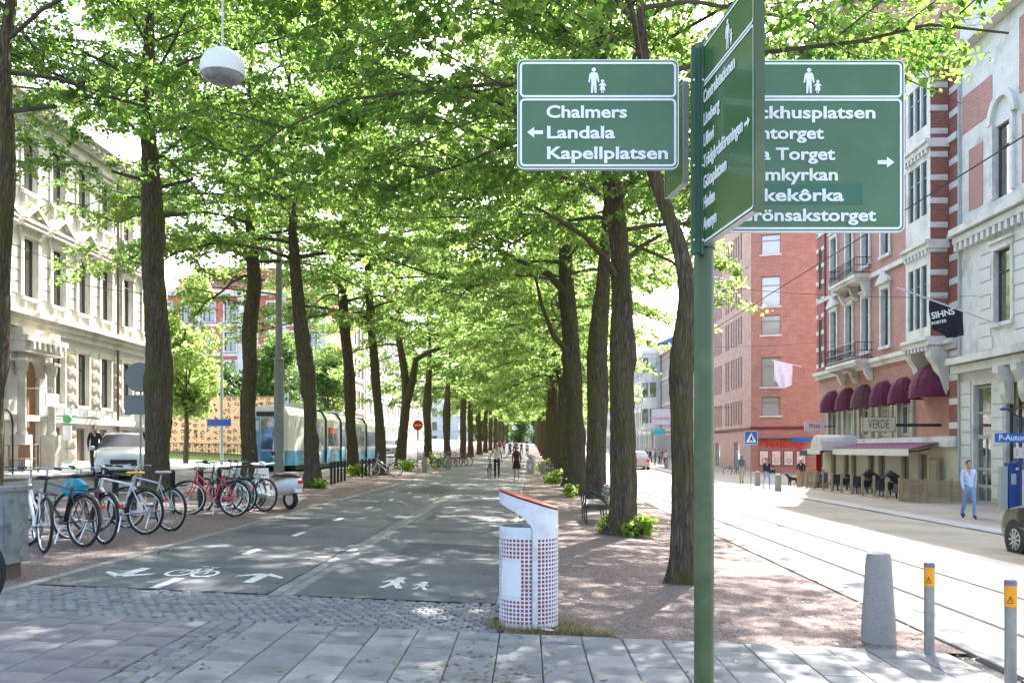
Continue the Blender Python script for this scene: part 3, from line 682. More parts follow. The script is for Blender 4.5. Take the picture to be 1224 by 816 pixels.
def wall_open(mb, x0, x1, z0, z1, ops, y=0.0, rev=0.25, wm=0, rm=None):
    xs = sorted({x0, x1, *[min(max(v, x0), x1) for o in ops for v in o[:2]]}); zs = sorted({z0, z1, *[min(max(v, z0), z1) for o in ops for v in o[2:4]]})
    mb.mat(wm)
    for i in range(len(xs) - 1):
        for j in range(len(zs) - 1):
            cx, cz = (xs[i] + xs[i+1]) / 2, (zs[j] + zs[j+1]) / 2
            if any(o[0] < cx < o[1] and o[2] < cz < o[3] for o in ops): continue
            mb.add([(xs[i], y, zs[j]), (xs[i+1], y, zs[j]), (xs[i+1], y, zs[j+1]), (xs[i], y, zs[j+1])], [(0, 1, 2, 3)])
    if rm is not None: mb.mat(rm)
    for a, b, c, d_ in [o[:4] for o in ops]:
        q = y + rev
        mb.add([(a, y, c), (a, q, c), (a, q, d_), (a, y, d_)], [(0, 1, 2, 3)]); mb.add([(b, y, c), (b, y, d_), (b, q, d_), (b, q, c)], [(0, 1, 2, 3)])
        mb.add([(a, y, d_), (a, q, d_), (b, q, d_), (b, y, d_)], [(0, 1, 2, 3)]); mb.add([(a, y, c), (b, y, c), (b, q, c), (a, q, c)], [(0, 1, 2, 3)])
    return mb
def shell(mb, W, D, z0, z1, y=0.0, lid=True):
    """sides, back and lid of a building block whose front is built apart"""
    mb.add([(0, y, z0), (0, D, z0), (0, D, z1), (0, y, z1)], [(0, 1, 2, 3)]); mb.add([(W, y, z0), (W, y, z1), (W, D, z1), (W, D, z0)], [(0, 1, 2, 3)])
    mb.add([(0, D, z0), (W, D, z0), (W, D, z1), (0, D, z1)], [(0, 1, 2, 3)])
    if lid: mb.add([(0, y, z1), (W, y, z1), (W, D, z1), (0, D, z1)], [(0, 1, 2, 3)])
WM = {}
def window_meshes(w_, h_, fm, gm, style):
    k = (round(w_, 3), round(h_, 3), fm.name, gm.name, style)
    if k in WM: return WM[k]
    f = MB(); t = 0.07; x = w_ / 2; y0, y1 = -0.03, 0.05
    f.box(-x, -x + t, y0, y1, 0, h_); f.box(x - t, x, y0, y1, 0, h_); f.box(-x + t, x - t, y0, y1, 0, t); f.box(-x + t, x - t, y0, y1, h_ - t, h_)
    if 'm' in style: f.box(-.035, .035, y0 - .01, y1, t, h_ - t)
    if 't' in style:
        zt = h_ * 0.70
        for a, b in (((-x + t), -.035), (.035, x - t)) if 'm' in style else ((-x + t, x - t),): f.box(a, b, y0 - .006, y1, zt - .035, zt + .035)
    p = MB().add([(-x + t, 0.02, t), (x - t, 0.02, t), (x - t, 0.02, h_ - t), (-x + t, 0.02, h_ - t)], [(0, 1, 2, 3)])
    WM[k] = (f.mesh('window', fm), p.mesh('pane', gm)); return WM[k]
def win(parent, x, z, w_, h_, fm=frame_br, gm=glass, style='mt', y=0.18, rot=None, name='window'):
    f, p = window_meshes(w_, h_, fm, gm, style); o = put(name, f, parent, (x, y, z), rot); put('pane', p, o); return o

# ---- cream house on the left
B1 = thing('cream_house', 'cream stuccoed house with pedimented windows on the far left', 'building', (-19, 26, 0.82), R(90))
W1, H1 = 22.4, 14.0
cols = [2.7, 4.8, 6.9, 9.0, 11.1, 13.2, 15.3, 17.5, 19.7]
ops = []
for i, x in enumerate(cols):
    if i != 3: ops += [(x - .5, x + .5, .25, 1.65), (x - .5, x + .5, 2.6, 4.8)]
    else: ops += [(x - .75, x + .75, 0.0, 4.3)]
    ops += [(x - .5, x + .5, 6.5, 8.75), (x - .5, x + .5, 10.5, 12.7)]
mb = MB(); wall_open(mb, 0, W1, -0.6, H1, ops, 0, .28); shell(mb, W1, 14, -0.6, H1); mb.build('wall', cream, B1)
mb = MB(); mb.box(-.1, W1 + .1, -.30, 0, 5.55, 5.75); mb.box(-.1, W1 + .1, -.42, 0, 5.752, 5.95); mb.box(-.1, W1 + .1, -.18, 0, 5.3, 5.548); mb.build('string_course', cream_trim, B1)
mb = MB(); mb.box(-.1, W1 + .1, -.22, 0, 1.82, 2.05); mb.build('plinth_ledge', cream_trim, B1)
mb = MB(); mb.box(-.3, W1 + .3, -.35, .0, 13.4, 13.7); mb.box(-.4, W1 + .4, -.75, .0, 13.702, 14.05); mb.box(-.1, W1 + .1, -.15, 0, 13.0, 13.398)
mb.build('main_cornice', cream_trim, B1)
cb_ = MB().box(0, .22, -.62, -.36, 13.45, 13.69).mesh('cornice_bracket', cream_trim)
for k in range(44): put('cornice_bracket', cb_, B1, (.3 + k * .5, 0, 0))
mb = MB(); mb.add([(-.2, -.1, 14.06), (W1 + .2, -.1, 14.06), (W1 + .2, 2.0, 17.2), (-.2, 2.0, 17.2), (-.2, 13.9, 17.2), (W1 + .2, 13.9, 17.2)], [(0, 1, 2, 3), (3, 2, 5, 4)]); mb.build('roof', slate, B1)
mb = MB(); mb.box(-.62, .62, -.14, -.002, -.14, 0.0); mb.box(-.5, -.36, -.12, -.002, -.42, -.142); mb.box(.36, .5, -.12, -.002, -.42, -.142)
for s in (-1, 1): mb.box(min(s*.5, s*.70), max(s*.5, s*.70), -.10, -.002, 0.002, 2.25)
mb.box(-.72, .72, -.12, -.002, 2.252, 2.6); mb.box(-.85, .85, -.30, -.002, 2.602, 2.76)
surA_mb = mb; surA = mb.mesh('window_surround', cream_trim)
mb = MB(); mb.prism([(-.88, 2.762), (.88, 2.762), (.88, 2.86), (0, 3.52), (-.88, 2.86)], -.30, -.20); mb.prism([(-.70, 2.9), (.70, 2.9), (0, 3.38)], -.20, -.10) ; mb.prism([(-.88, 2.762), (.88, 2.762), (.88, 2.86), (0, 3.52), (-.88, 2.86)], -.10, -.002)
ped = MB(); P_ = [(-.90, 2.762), (.90, 2.762), (.90, 2.88), (-.90, 2.88)]
ped.prism(P_, -.34, -.002); ped.prism([(-.72, 2.882), (.72, 2.882), (0, 3.36)], -.16, -.002)
ped.prism([(-.94, 2.884), (-.70, 2.884), (.0, 3.37), (0, 3.55)], -.36, -.002); ped.prism([(.94, 2.884), (0, 3.55), (0, 3.37), (.70, 2.884)], -.36, -.002)
pedm = ped.mesh('pediment', cream_trim)
mb = MB(); mb.box(-.62, .62, -.16, -.002, -.16, 0); mb.box(-.5, -.34, -.14, -.002, -.5, -.162); mb.box(.34, .5, -.14, -.002, -.5, -.162)
for s in (-1, 1): mb.box(min(s*.5, s*.68), max(s*.5, s*.68), -.08, -.002, 0.002, 2.2)
mb.box(-.70, .70, -.1, -.002, 2.202, 2.4); mb.box(-.80, .80, -.22, -.002, 2.402, 2.52); surB = mb.mesh('window_surround', cream_trim)
mb = MB(); mb.box(-.58, .58, -.08, -.002, -.12, 0)
for s in (-1, 1): mb.box(min(s*.5, s*.64), max(s*.5, s*.64), -.06, -.002, 0.002, 2.2)
mb.box(-.64, .64, -.07, -.002, 2.202, 2.36); surC = mb.mesh('window_surround', cream_trim)
for i, x in enumerate(cols):
    win(B1, x, 6.5, 1.0, 2.25, frame_br, glass_gr); put('window_surround', surA, B1, (x, 0, 6.5)); put('pediment', pedm, B1, (x, 0, 6.5))
    win(B1, x, 10.5, 1.0, 2.2, frame_br, glass_gr); put('window_surround', surB, B1, (x, 0, 10.5))
    if i != 3:
        win(B1, x, 2.6, 1.0, 2.2, frame_br, glass_gr); put('window_surround', surC, B1, (x, 0, 2.6))
        win(B1, x, .25, 1.0, 1.4, sandstone, glass, 'm', .2)
# ashlar blocks on the piers, bossed stones below
ash = [MB().prism([(-.36, 0.02), (.36, 0.02), (.36, .40), (-.36, .40)], -.035, -.002).mesh('ashlar_block', m_) for m_ in (cream, cream_trim)]
def boss(w_, h_):
    mb = MB(); x, z = w_ / 2, h_ / 2
    return mb.add([(-x, -.002, -z), (x, -.002, -z), (x, -.002, z), (-x, -.002, z), (-x * .86, -.09, -z * .8), (x * .86, -.09, -z * .8), (x * .86, -.09, z * .8), (-x * .86, -.09, z * .8), (0, -.13, 0)],
           [(0, 1, 5, 4), (1, 2, 6, 5), (2, 3, 7, 6), (3, 0, 4, 7), (4, 5, 8), (5, 6, 8), (6, 7, 8), (7, 4, 8)])
bossm = boss(.62, .36).mesh('bossed_stone', granite_base); bossl = boss(.80, .40).mesh('bossed_stone', granite_base)
piers = [(cols[i] + cols[i + 1]) / 2 for i in range(len(cols) - 1)]
for i, x in enumerate(piers):
    for k in range(5): put('ashlar_block', ash[(i + k) % 2], B1, (x, 0, 6.55 + k * .44))
    for k in range(5): put('ashlar_block', ash[(i + k) % 2], B1, (x, 0, 10.55 + k * .44))
    if i not in (2, 3):
        for k in range(4): put('bossed_stone', bossm, B1, (x, 0, 2.85 + k * .55))
        for k in range(3): put('bossed_stone', bossl, B1, (x, 0, .55 + k * .45))
# arched portal with two columns
po = thing('portal', None, None); po.parent = B1; po.location = (9.0, 0, 0)
mb = MB()
ra = .75
arc = [(ra * math.cos(PI * k / 12), 3.5 + .8 * math.sin(PI * k / 12)) for k in range(13)]
mb.prism([(.95, 4.32), (.95, 3.5)] + arc[:7] + [(0, 4.32)], -.12, .20); mb.prism([(-.95, 3.5), (-.95, 4.32), (0, 4.32)] + arc[6:], -.12, .20)
mb.build('arch', cream_trim, po)
for s in (-1, 1):
    mb = MB()
    mb.lathe([(.20, 1.3), (.20, 1.4), (.16, 1.42), (.15, 3.6), (.17, 3.62), (.22, 3.8), (.24, 4.0)], 14, (s * 1.05, -.30, 0)); mb.box(s*1.05 - .25, s*1.05 + .25, -.56, -.02, 0, 1.3); mb.box(s*1.05 - .25, s*1.05 + .25, -.56, -.02, 4.0, 4.12)
    mb.build('column', cream_trim, po)
mb = MB(); mb.box(-1.4, 1.4, -.62, -.02, 4.35, 4.75); mb.box(-1.5, 1.5, -.75, -.02, 4.752, 4.95); mb.box(-1.35, 1.35, -.5, -.02, 4.952, 5.25)
for k in range(7): mb.box(-1.2 + k * .38, -1.05 + k * .38, -.82, -.76, 4.45, 4.74)
mb.build('entablature', cream_trim, po)
mb = MB(); mb.box(-.74, .74, .16, .20, 0, 4.28); mb.box(-.04, .04, .12, .159, 0, 3.4); mb.box(-.74, .74, .10, .158, 3.4, 3.5); mb.build('door', sandstone, po)
mb = MB(); mb.tube([(16.3, -.12, 0), (16.3, -.12, 13.0)], .06, 8); mb.build('downpipe', mat('brown_pipe', (.16, .09, .06), rough=.5), B1)
mb = MB(); mb.box(10.4, 15.0, -.16, -.06, 2.10, 2.46); sg = mb.build('shop_fascia', mat('grey_fascia', (.30, .31, .32), rough=.5), B1)
mb = MB(); mb.box(11.4, 12.4, -.175, -.162, 2.16, 2.40); mb.box(13.3, 14.3, -.175, -.162, 2.16, 2.40); mb.build('fascia_panel', mat('white_panel', (.7, .7, .68), rough=.5), sg)
mb = MB(); mb.box(8.1, 9.1, -1.1, -1.06, 2.35, 2.85); mb.tube([(8.6, -1.08, 2.85), (8.6, -1.08, 3.05), (8.6, -.0, 3.05)], .02, 6); mb.build('hanging_sign', mat('white_panel', (.7, .7, .68)), B1)

# ---- brick house with the restaurant, right
FX = 20.0
def ru(u, fx=FX): return fx * F / (u - CU)            # distance at which the right-hand frontage is seen at column u
B2 = thing('brick_house', 'red brick house with white stone bands, bay window and purple awnings', 'building', (FX, 63.4, -0.86), R(-90))
W2, H2 = 20.65, 31.0
cols2 = [3.2, 6.1, 8.9, 11.9]
ops = []
for x in cols2:
    for z0, z1 in ((8.2, 11.4), (13.3, 16.2), (17.6, 20.0), (22.3, 24.8)): ops.append((x - .55, x + .55, z0, z1))
ops += [(.35, .95, 8.0, 11.2), (.35, .95, 13.3, 16.0)]
low = [3.2, 6.1, 8.9, 11.9, 14.6]
for x in low: ops.append((x - .75, x + .75, 3.2, 5.4))
shop = [(2.6, 3.6), (5.0, 6.0), (6.4, 7.3), (9.2, 10.2), (10.8, 11.8), (14.0, 15.0), (16.2, 17.2)]
for a, b in shop: ops.append((a, b, .35, 2.2))
mb = MB(); wall_open(mb, 0, W2, 2.75, H2, [o for o in ops if o[2] > 2.5], 0, .28, 0, 1)
mb.mat(0); shell(mb, W2, 16, -0.6, H2)
mb.build('wall', [brick_pk, white_st], B2)
cream_shop = mat('cream_shopfront', (0.62, 0.56, 0.40), (0.68, 0.62, 0.47), scale=2, rough=0.7)
mb = MB(); wall_open(mb, 0, W2, -.6, 2.55, [o for o in ops if o[2] < 2.5], -.02, .25); mb.build('shopfront', cream_shop, B2)
mb = MB(); mb.box(-.1, W2, -.30, 0, 2.55, 2.80); mb.box(-.1, W2, -.18, -.0, 2.802, 3.05); mb.build('shop_cornice', white_st, B2)
mb = MB(); mb.box(-.1, W2, -.25, 0, 7.15, 7.40); mb.box(-.15, W2, -.42, 0, 7.402, 7.62); mb.build('belt_course', white_st, B2)
mb = MB(); mb.box(-.1, W2, -.14, 0, 12.35, 12.62); mb.build('belt_course', white_st, B2)
mb = MB(); mb.box(-.1, W2, -.16, 0, 16.9, 17.2); mb.build('belt_course', white_st, B2)
mb = MB(); mb.box(-.3, W2 + .1, -.7, 0, 30.5, 31.0); mb.box(-.2, W2, -.4, 0, 30.1, 30.498); mb.build('main_cornice', white_st, B2)
mb = MB(); mb.add([(0, -.3, 31.01), (W2, -.3, 31.01), (W2, 4, 35), (0, 4, 35), (0, 16, 35), (W2, 16, 35)], [(0, 1, 2, 3), (3, 2, 5, 4)]); mb.build('roof', slate, B2)
# banded brick strips at the far corner and right end
for xa, xb in ((-.12, 1.5),):
    mb = MB(); 
    wall_open(mb, xa, xb, 7.63, 20.55, [(.35, .95, 8.0, 11.2), (.35, .95, 13.3, 16.0)], -.12, .14); mb.add([(xb, -.12, 7.63), (xb, 0, 7.63), (xb, 0, 20.55), (xb, -.12, 20.55)], [(0, 1, 2, 3)]); mb.add([(xa, -.12, 7.63), (xa, -.12, 20.55), (xa, .6, 20.55), (xa, .6, 7.63)], [(0, 1, 2, 3)])
    mb.build('banded_strip', brick_dk, B2)
bandm = MB().box(-.12, .35, -.16, -.115, 0, .27).box(.95, 1.5, -.16, -.115, 0, .27).mesh('stone_band', white_st)
for k in range(11):
    put('stone_band', bandm, B2, (0, 0, 7.95 + k * 1.13))
# windows with stone surrounds
def surround(w_, h_, kind):
    mb = MB(); x = w_ / 2
    mb.box(-x - .25, x + .25, -.16, -.002, -.16, 0)
    for s in (-1, 1): mb.box(min(s*x, s*(x+.2)), max(s*x, s*(x+.2)), -.10, -.002, .002, h_)
    mb.box(-x - .22, x + .22, -.12, -.002, h_ + .002, h_ + .3)
    if kind == 'ped':
        mb.box(-x - .35, x + .35, -.30, -.002, h_ + .302, h_ + .42); mb.prism([(-x - .35, h_ + .422), (x + .35, h_ + .422), (0, h_ + .95)], -.28, -.002)
    else: mb.box(-x - .3, x + .3, -.22, -.002, h_ + .302, h_ + .42)
    return mb.mesh('window_surround', white_st)
s1, s2, s1p = surround(1.1, 3.2, 'flat'), surround(1.1, 2.9, 'flat'), surround(1.1, 3.2, 'ped')
for i, x in enumerate(cols2):
    win(B2, x, 8.2, 1.1, 3.2, frame_gn, glass); put('window_surround', s1p if i in (0, 3) else s1, B2, (x, 0, 8.2))
    win(B2, x, 13.3, 1.1, 2.9, frame_gn, glass); put('window_surround', s2, B2, (x, 0, 13.3)); win(B2, x, 17.6, 1.1, 2.4, frame_gn, glass); win(B2, x, 22.3, 1.1, 2.5, frame_gn, glass)
win(B2, .65, 8.0, .6, 3.2, frame_gn, glass, 't', .0); win(B2, .65, 13.3, .6, 2.7, frame_gn, glass, 't', .0)
stone_ol = mat('olive_stone', (.36, .34, .26), (.44, .42, .34), scale=3, rough=.8)
pil = MB().box(-.22, .22, -.16, -.002, 3.055, 5.4).mesh('pilaster', stone_ol)
for i, x in enumerate(low):
    win(B2, x, 3.2, 1.5, 2.2, frame_wh, glass_lt if i % 2 else glass, 'mt', .12)
    for s in (-1, 1): put('pilaster', pil, B2, (x + s * .98, 0, 0))
for a, b in shop: win(B2, (a + b) / 2, .35, b - a, 1.85, stone_ol, glass, 'm', .14)
# pediment over the near-corner bay: projecting bay with three-light windows
by0, by1, bpj = 16.8, 19.66, .91
bay = thing('bay_window', None, None); bay.parent = B2
lights = [(by0 + .32 + k * .76, by0 + .32 + k * .76 + .62) for k in range(3)]
bops = [(a, b, z0, z1) for a, b in lights for z0, z1 in ((8.3, 11.3), (13.7, 16.3), (18.0, 20.2))]
mb = MB(); wall_open(mb, by0, by1, 7.5, 21.0, bops, -bpj, .2, 1, 1)
mb.mat(0); mb.add([(by1, -bpj, 7.5), (by1, 0, 7.5), (by1, 0, 21), (by1, -bpj, 21)], [(0, 1, 2, 3)]); mb.add([(by0, -bpj, 7.5), (by0, -bpj, 21), (by0, 0, 21), (by0, 0, 7.5)], [(0, 1, 2, 3)])
mb.mat(1); mb.add([(by0, -bpj, 7.5), (by1, -bpj, 7.5), (by1, 0, 7.5), (by0, 0, 7.5)], [(0, 3, 2, 1)])
mb.build('bay_wall', [brick_dk, white_st], bay)
for a, b in lights:
    for z0, z1 in ((8.3, 11.3), (13.7, 16.3), (18.0, 20.2)): win(bay, (a + b) / 2, z0, b - a, z1 - z0, frame_gn, glass, 't', -bpj + .12)
bandn = MB().box(by1 - .18, by1 + .04, -bpj - .03, -bpj + .02, 0, .27).box(by1 - .02, by1 + .04, -bpj + .021, -.1, 0, .27).mesh('stone_band', white_st)
for z in (8.5, 9.6, 10.7, 11.8, 12.95, 14.1, 15.2, 16.3, 17.4, 18.5, 19.6): put('stone_band', bandn, bay, (0, 0, z))
for z in (7.5, 12.1, 16.9):
    mb = MB(); mb.box(by0 - .1, by1 + .12, -bpj - .16, -.02, z - .12, z + .14); mb.box(by0 - .05, by1 + .08, -bpj - .28, -.02, z + .142, z + .30)
    for k in range(7): mb.box(by0 + .1 + k * .4, by0 + .28 + k * .4, -bpj - .14, -bpj - .01, z - .34, z - .122)
    mb.build('bay_cornice', white_st, bay)
mb = MB(); prof = [(-.02, 5.0), (-.16, 5.02), (-.28, 5.3), (-.38, 5.9), (-.62, 6.5), (-.9, 6.9), (-.92, 7.36), (-.02, 7.36)]
for xa, xb in ((by0, by0 + .6), (by1 - .6, by1)): MB().prism(prof, xa, xb, 'yz').build('corbel', white_st, bay)
wb = MB().box(by1 + .05, W2, -.05, -.002, 0, .3).mesh('stone_band', white_st)
for k in range(15): put('stone_band', wb, B2, (0, 0, 3.4 + k * 1.13))
# dark brick right of the bay
mb = MB(); mb.box(by1 + .02, W2 - .01, -.03, -.001, 3.06, 20.5); mb.build('brick_strip', brick_dk, B2)
# balconies with iron railings
def balcony(parent, xa, xb, z, out):
    b = thing('balcony', None, None); b.parent = parent; b.location = (0, 0, z)
    mb = MB(); mb.box(xa, xb, -out, -.02, -.18, 0); mb.box(xa + .1, xb - .1, -out + .1, -.02, -.34, -.182); mb.build('balcony_slab', white_st, b)
    pr = [(-.02, -1.2), (-.25, -1.15), (-.45, -.8), (-.55, -.5), (-out + .12, -.345), (-.02, -.345)]
    for x in (xa + .2, (xa + xb) / 2 - .15, xb - .5): MB().prism(pr, x, x + .3, 'yz').build('bracket', white_st, b)
    mb = MB(); 
    for z_ in (.12, .55, 1.0): mb.tube([(xa + .05, -.03, z_), (xa + .05, -out + .05, z_), (xb - .05, -out + .05, z_), (xb - .05, -.03, z_)], .022, 5)
    n = int((xb - xa) / .14)
    for k in range(n + 1):
        x = xa + .05 + (xb - xa - .1) * k / n; mb.tube([(x, -out + .05, 0), (x, -out + .05, 1.0)], .012, 4)
        if k < n: mb.tube([(x + .07 + .05 * math.cos(t), -out + .05, .33 + .12 * math.sin(t)) for t in [2*PI*q/8 for q in range(8)]], .010, 3, closed=True)
    for k in range(1, 6):
        y = -out * k / 6; mb.tube([(xa + .05, y, 0), (xa + .05, y, 1.0)], .012, 4); mb.tube([(xb - .05, y, 0), (xb - .05, y, 1.0)], .012, 4)
    mb.build('railing', iron, b)
balcony(B2, 4.9, 10.2, 7.63, 1.15); balcony(B2, 5.2, 9.8, 12.63, 1.05)
# domed purple awnings
purple = mat('purple_canvas', (.085, .010, .036), (.13, .018, .055), scale=2.5, rough=.85, bump=.5, bscale=6); purple_lt = mat('striped_canvas', (.11, .018, .065), (.16, .035, .10), scale=3, rough=.8)
canvas_w = mat('white_canvas', (.58, .56, .52), (.66, .64, .6), scale=4, rough=.85)
def dome(parent, x, z, w_, h_, out, m=purple):
    mb = MB(); n = 10; k = 6; vs = []
    for i in range(k + 1):
        a = PI / 2 * i / k
        for j in range(n + 1):
            t = PI * j / n; vs.append((-w_ / 2 * math.cos(t) * math.cos(a * .96), -out * math.sin(t) * math.cos(a * .96) - .01, h_ * math.sin(a)))
    fs = [(i*(n+1)+j, i*(n+1)+j+1, (i+1)*(n+1)+j+1, (i+1)*(n+1)+j) for i in range(k) for j in range(n)]
    mb.add(vs, fs); lo = [(vs[j][0], vs[j][1], -.22) for j in range(n + 1)]
    mb.add(lo + vs[:n+1], [(j, j+1, n+1+j+1, n+1+j) for j in range(n)])
    o = mb.build('domed_awning', m, parent, False, (x, 0, z)); 
    rb = MB()
    for j in range(0, n + 1, 2): rb.tube([(vs[i*(n+1)+j][0] * 1.005, vs[i*(n+1)+j][1] - .005, vs[i*(n+1)+j][2]) for i in range(k + 1)], .012, 4)
    rb.build('rib', m, o); return o
brown_cv = mat('brown_canvas', (.10, .035, .045), rough=.8)
for i, x in enumerate(low): dome(B2, x, 5.05, 1.95, 1.2, .9, brown_cv if i == 2 else purple)
d6 = dome(B2, (by0 + by1) / 2, 5.15, 2.9, 1.45, 1.25)
# long terrace awning, barrel canopy, signs
def slope_awning(parent, xa, xb, z, drop, out, m, mv, name='long_awning'):
    mb = MB(); mb.add([(xa, -.31, z), (xb, -.31, z), (xb, -out, z - drop), (xa, -out, z - drop)], [(0, 1, 2, 3)]); mb.add([(xa, -.31, z - .03), (xb, -.31, z - .03), (xb, -out, z - drop - .03), (xa, -out, z - drop - .03)], [(3, 2, 1, 0)])
    o = mb.build(name, m, parent)
    mv_ = MB(); mv_.box(xa, xb, -out - .03, -out - .0, z - drop - .32, z - drop + .01); mv_.build('valance', mv, o)
    ar = MB()
    for k in range(4): x = xa + (xb - xa) * (k + .5) / 4; ar.tube([(x, -.1, z - .3), (x + .3, -out * .5, z - drop - .1), (x, -out + .05, z - drop - .12)], .035, 6)
    ar.build('folding_arm', iron, o)
slope_awning(B2, 8.2, 19.2, 2.78, .35, 1.75, purple_lt, canvas_w); slope_awning(B2, 3.2, 5.8, 2.78, .35, 1.75, purple_lt, canvas_w)
slope_awning(B2, .6, 3.0, 2.72, .4, 1.5, mat('black_canvas', (.03, .035, .035), rough=.8), mat('dark_valance', (.05, .06, .06), rough=.8))
mb = MB(); n = 10; vs = []
for y in (-.05, -2.4):
    for k in range(n + 1): t = PI * k / n; vs.append((7.0 - 1.1 * math.cos(t), y, 2.35 + .95 * math.sin(t)))
mb.add(vs, [(k, k+1, n+1+k+1, n+1+k) for k in range(n)]); mb.add(vs[n+1:], [tuple(range(n + 1))]); mb.build('barrel_canopy', mat('pale_canopy', (.50, .42, .42), (.6, .55, .54), scale=2, rough=.6), B2)

# ---- white house at the right edge
B3 = thing('white_house', 'white stone house at the right edge with tall brown windows and carved corbels', 'building', (FX, 42.7, -0.86), R(-90))
W3, H3 = 14.0, 28.0
ops = [(1.3, 2.9, 0, 5.3), (4.1, 5.6, 1.6, 5.2)]
for x in (3.95, 7.6, 11.2): ops += [(x - .68, x + .68, 7.8, 10.9), (x - .68, x + .68, 13.1, 16.2), (x - .68, x + .68, 22.2, 25.0)]
for x in (7.6, 11.2): ops += [(x - .7, x + .7, 1.6, 5.0)]
mb = MB(); wall_open(mb, 0, W3, -.6, H3, ops, 0, .3, 0, 0); shell(mb, W3, 14, -.6, H3); mb.build('wall', white_st, B3)
# brick panels framed in stone on the top storeys
for a, b, z0, z1 in ((.9, 2.2, 13.2, 16), (5.4, 6.4, 13.2, 16), (9.0, 10.0, 13.2, 16), (.3, 3.0, 16.9, 18.6), (5.2, 6.5, 16.9, 20)): MB().box(a, b, -.02, -.002, z0, z1).build('brick_panel', brick_pk, B3)
for z, o_, h_ in ((5.9, .45, .35), (6.3, .7, .3), (11.9, .35, .3), (12.25, .55, .3), (20.6, .5, .4), (27.5, .7, .5)):
    MB().box(-.0, W3, -o_, -.001, z, z + h_).build('cornice', white_st, B3)
dm_ = MB().box(0, .25, -.33, -.005, 11.55, 11.895).mesh('dentil', white_st)
for k in range(28): put('dentil', dm_, B3, (.1 + k * .5, 0, 0))
cour = [MB().box(-.6, .6, -.05, -.002, .02, .56).mesh('ashlar_block', white_st), MB().box(-.45, .45, -.05, -.002, .02, .56).mesh('ashlar_block', white_st)]
for x in (2.45, 5.35, 9.4):
    for k in range(8): put('ashlar_block', cour[k % 2], B3, (x, 0, 6.75 + k * .6))
for x in (.65, 3.5):
    for k in range(9): put('ashlar_block', MB().box(-.42, .42, -.06, -.002, .02, .53).mesh('ashlar_block', white_st) if k == 0 and x < 1 else bpy.data.meshes['ashlar_block'] if False else cour[1], B3, (x, 0, .3 + k * .58))
for x in (3.95, 7.6, 11.2):
    win(B3, x, 7.8, 1.36, 3.1, frame_br, glass, 't', .16); win(B3, x, 13.1, 1.36, 3.1, frame_br, glass, 't', .16); win(B3, x, 22.2, 1.36, 2.8, frame_br, glass, 't', .16)
    mb = MB(); n = 12
    for k in range(n):
        t, t2 = PI * k / n, PI * (k + 1) / n
        mb.prism([(.85 * math.cos(t), .95 * math.sin(t)), (1.15 * math.cos(t), 1.25 * math.sin(t)), (1.15 * math.cos(t2), 1.25 * math.sin(t2)), (.85 * math.cos(t2), .95 * math.sin(t2))], -.18, -.002)
    mb.box(-.95, -.70, -.14, -.003, -3.2, -.02); mb.box(.70, .95, -.14, -.003, -3.2, -.02); mb.build('arched_surround', white_st, B3, False, (x, 0, 16.35))
    s = surround(1.36, 3.1, 'flat'); put('window_surround', s, B3, (x, 0, 7.8))
win(B3, 4.85, 1.6, 1.5, 3.6, frame_br, glass, 'mt', .2)
for x in (7.6, 11.2): win(B3, x, 1.6, 1.4, 3.4, frame_br, glass, 'mt', .2)
dr = thing('entrance_door', None, None); dr.parent = B3; dr.location = (2.1, .22, 0)
dgrey = mat('grey_door_paint', (.40, .40, .38), rough=.5)
mb = MB()
for a, b in ((-.8, -.70), (-.05, .05), (.70, .8)): mb.box(a, b, -.04, .04, 0, 2.9)
mb.box(-.8, .8, -.045, .04, 2.902, 3.08)
for z in (0.01, .75, 1.5): 
    for a, b in ((-.69, -.06), (.06, .69)): mb.box(a, b, -.035, .04, z, z + .12)
for z in (4.0, 5.15): mb.box(-.8, .8, -.04, .04, z, z + .1)
mb.build('door_frame', dgrey, dr); MB().box(-.7, .7, .0, .015, .1, 5.2).build('door_glass', glass, dr)
mb = MB(); prof = [(-.01, 4.3), (-.25, 4.35), (-.38, 4.7), (-.42, 5.2), (-.68, 5.6), (-.70, 5.88), (-.01, 5.88)]
for x in (4.35, 5.8, 8.6): MB().prism(prof, x, x + .45, 'yz').build('corbel', white_st, B3)
mb = MB(); mb.tube([(.12, -.1, 0), (.12, -.1, 20)], .06, 8); mb.build('downpipe', mat('grey_pipe', (.42, .42, .42), rough=.5), B3)

# ---- brick corner block beyond the side street, near face tinted by reflected light
P1 = Vector((20.3, 84.0)); P2 = Vector((30.0, 80.2))
B4 = thing('brick_block', 'plain brick corner block, near face tinted warm by reflected light, with red shop lettering', 'building', (P1.x, P1.y, -1.0), math.atan2(P2.y - P1.y, P2.x - P1.x))
LW = (P2 - P1).length; H4 = 27
wz = [(5.6, 7.3), (8.2, 10.9), (12.9, 14.7), (15.5, 18.2), (20.2, 22.0)]
ops = [(x - .85, x + .85, a, b) for x in (1.75, 8.5) for a, b in wz]
mb = MB(); wall_open(mb, 0, LW, -1, H4, ops, 0, .32); mb.build('wall', brick_warm, B4)
sl4 = MB().box(-1.0, 1.0, -.12, -.002, -.16, 0).mesh('sill', white_st)
for o in ops: put('sill', sl4, B4, ((o[0] + o[1]) / 2, 0, o[2]))
for o in ops: win(B4, (o[0] + o[1]) / 2, o[2], 1.7, o[3] - o[2], mat('grey_frame', (.22, .23, .23), rough=.5), glass_lt, 't', .2)
MB().box(-.05, LW, -.1, -.002, 4.35, 4.6).build('dark_red_band', mat('dark_red', (.14, .03, .03), rough=.6), B4)
MB().box(.5, 5.5, -.5, -.003, 3.55, 3.65).build('sign_canopy', mat('grey_frame', (.22, .23, .23)), B4)
signred = mat('red_letters', (.62, .05, .03), rough=.5)
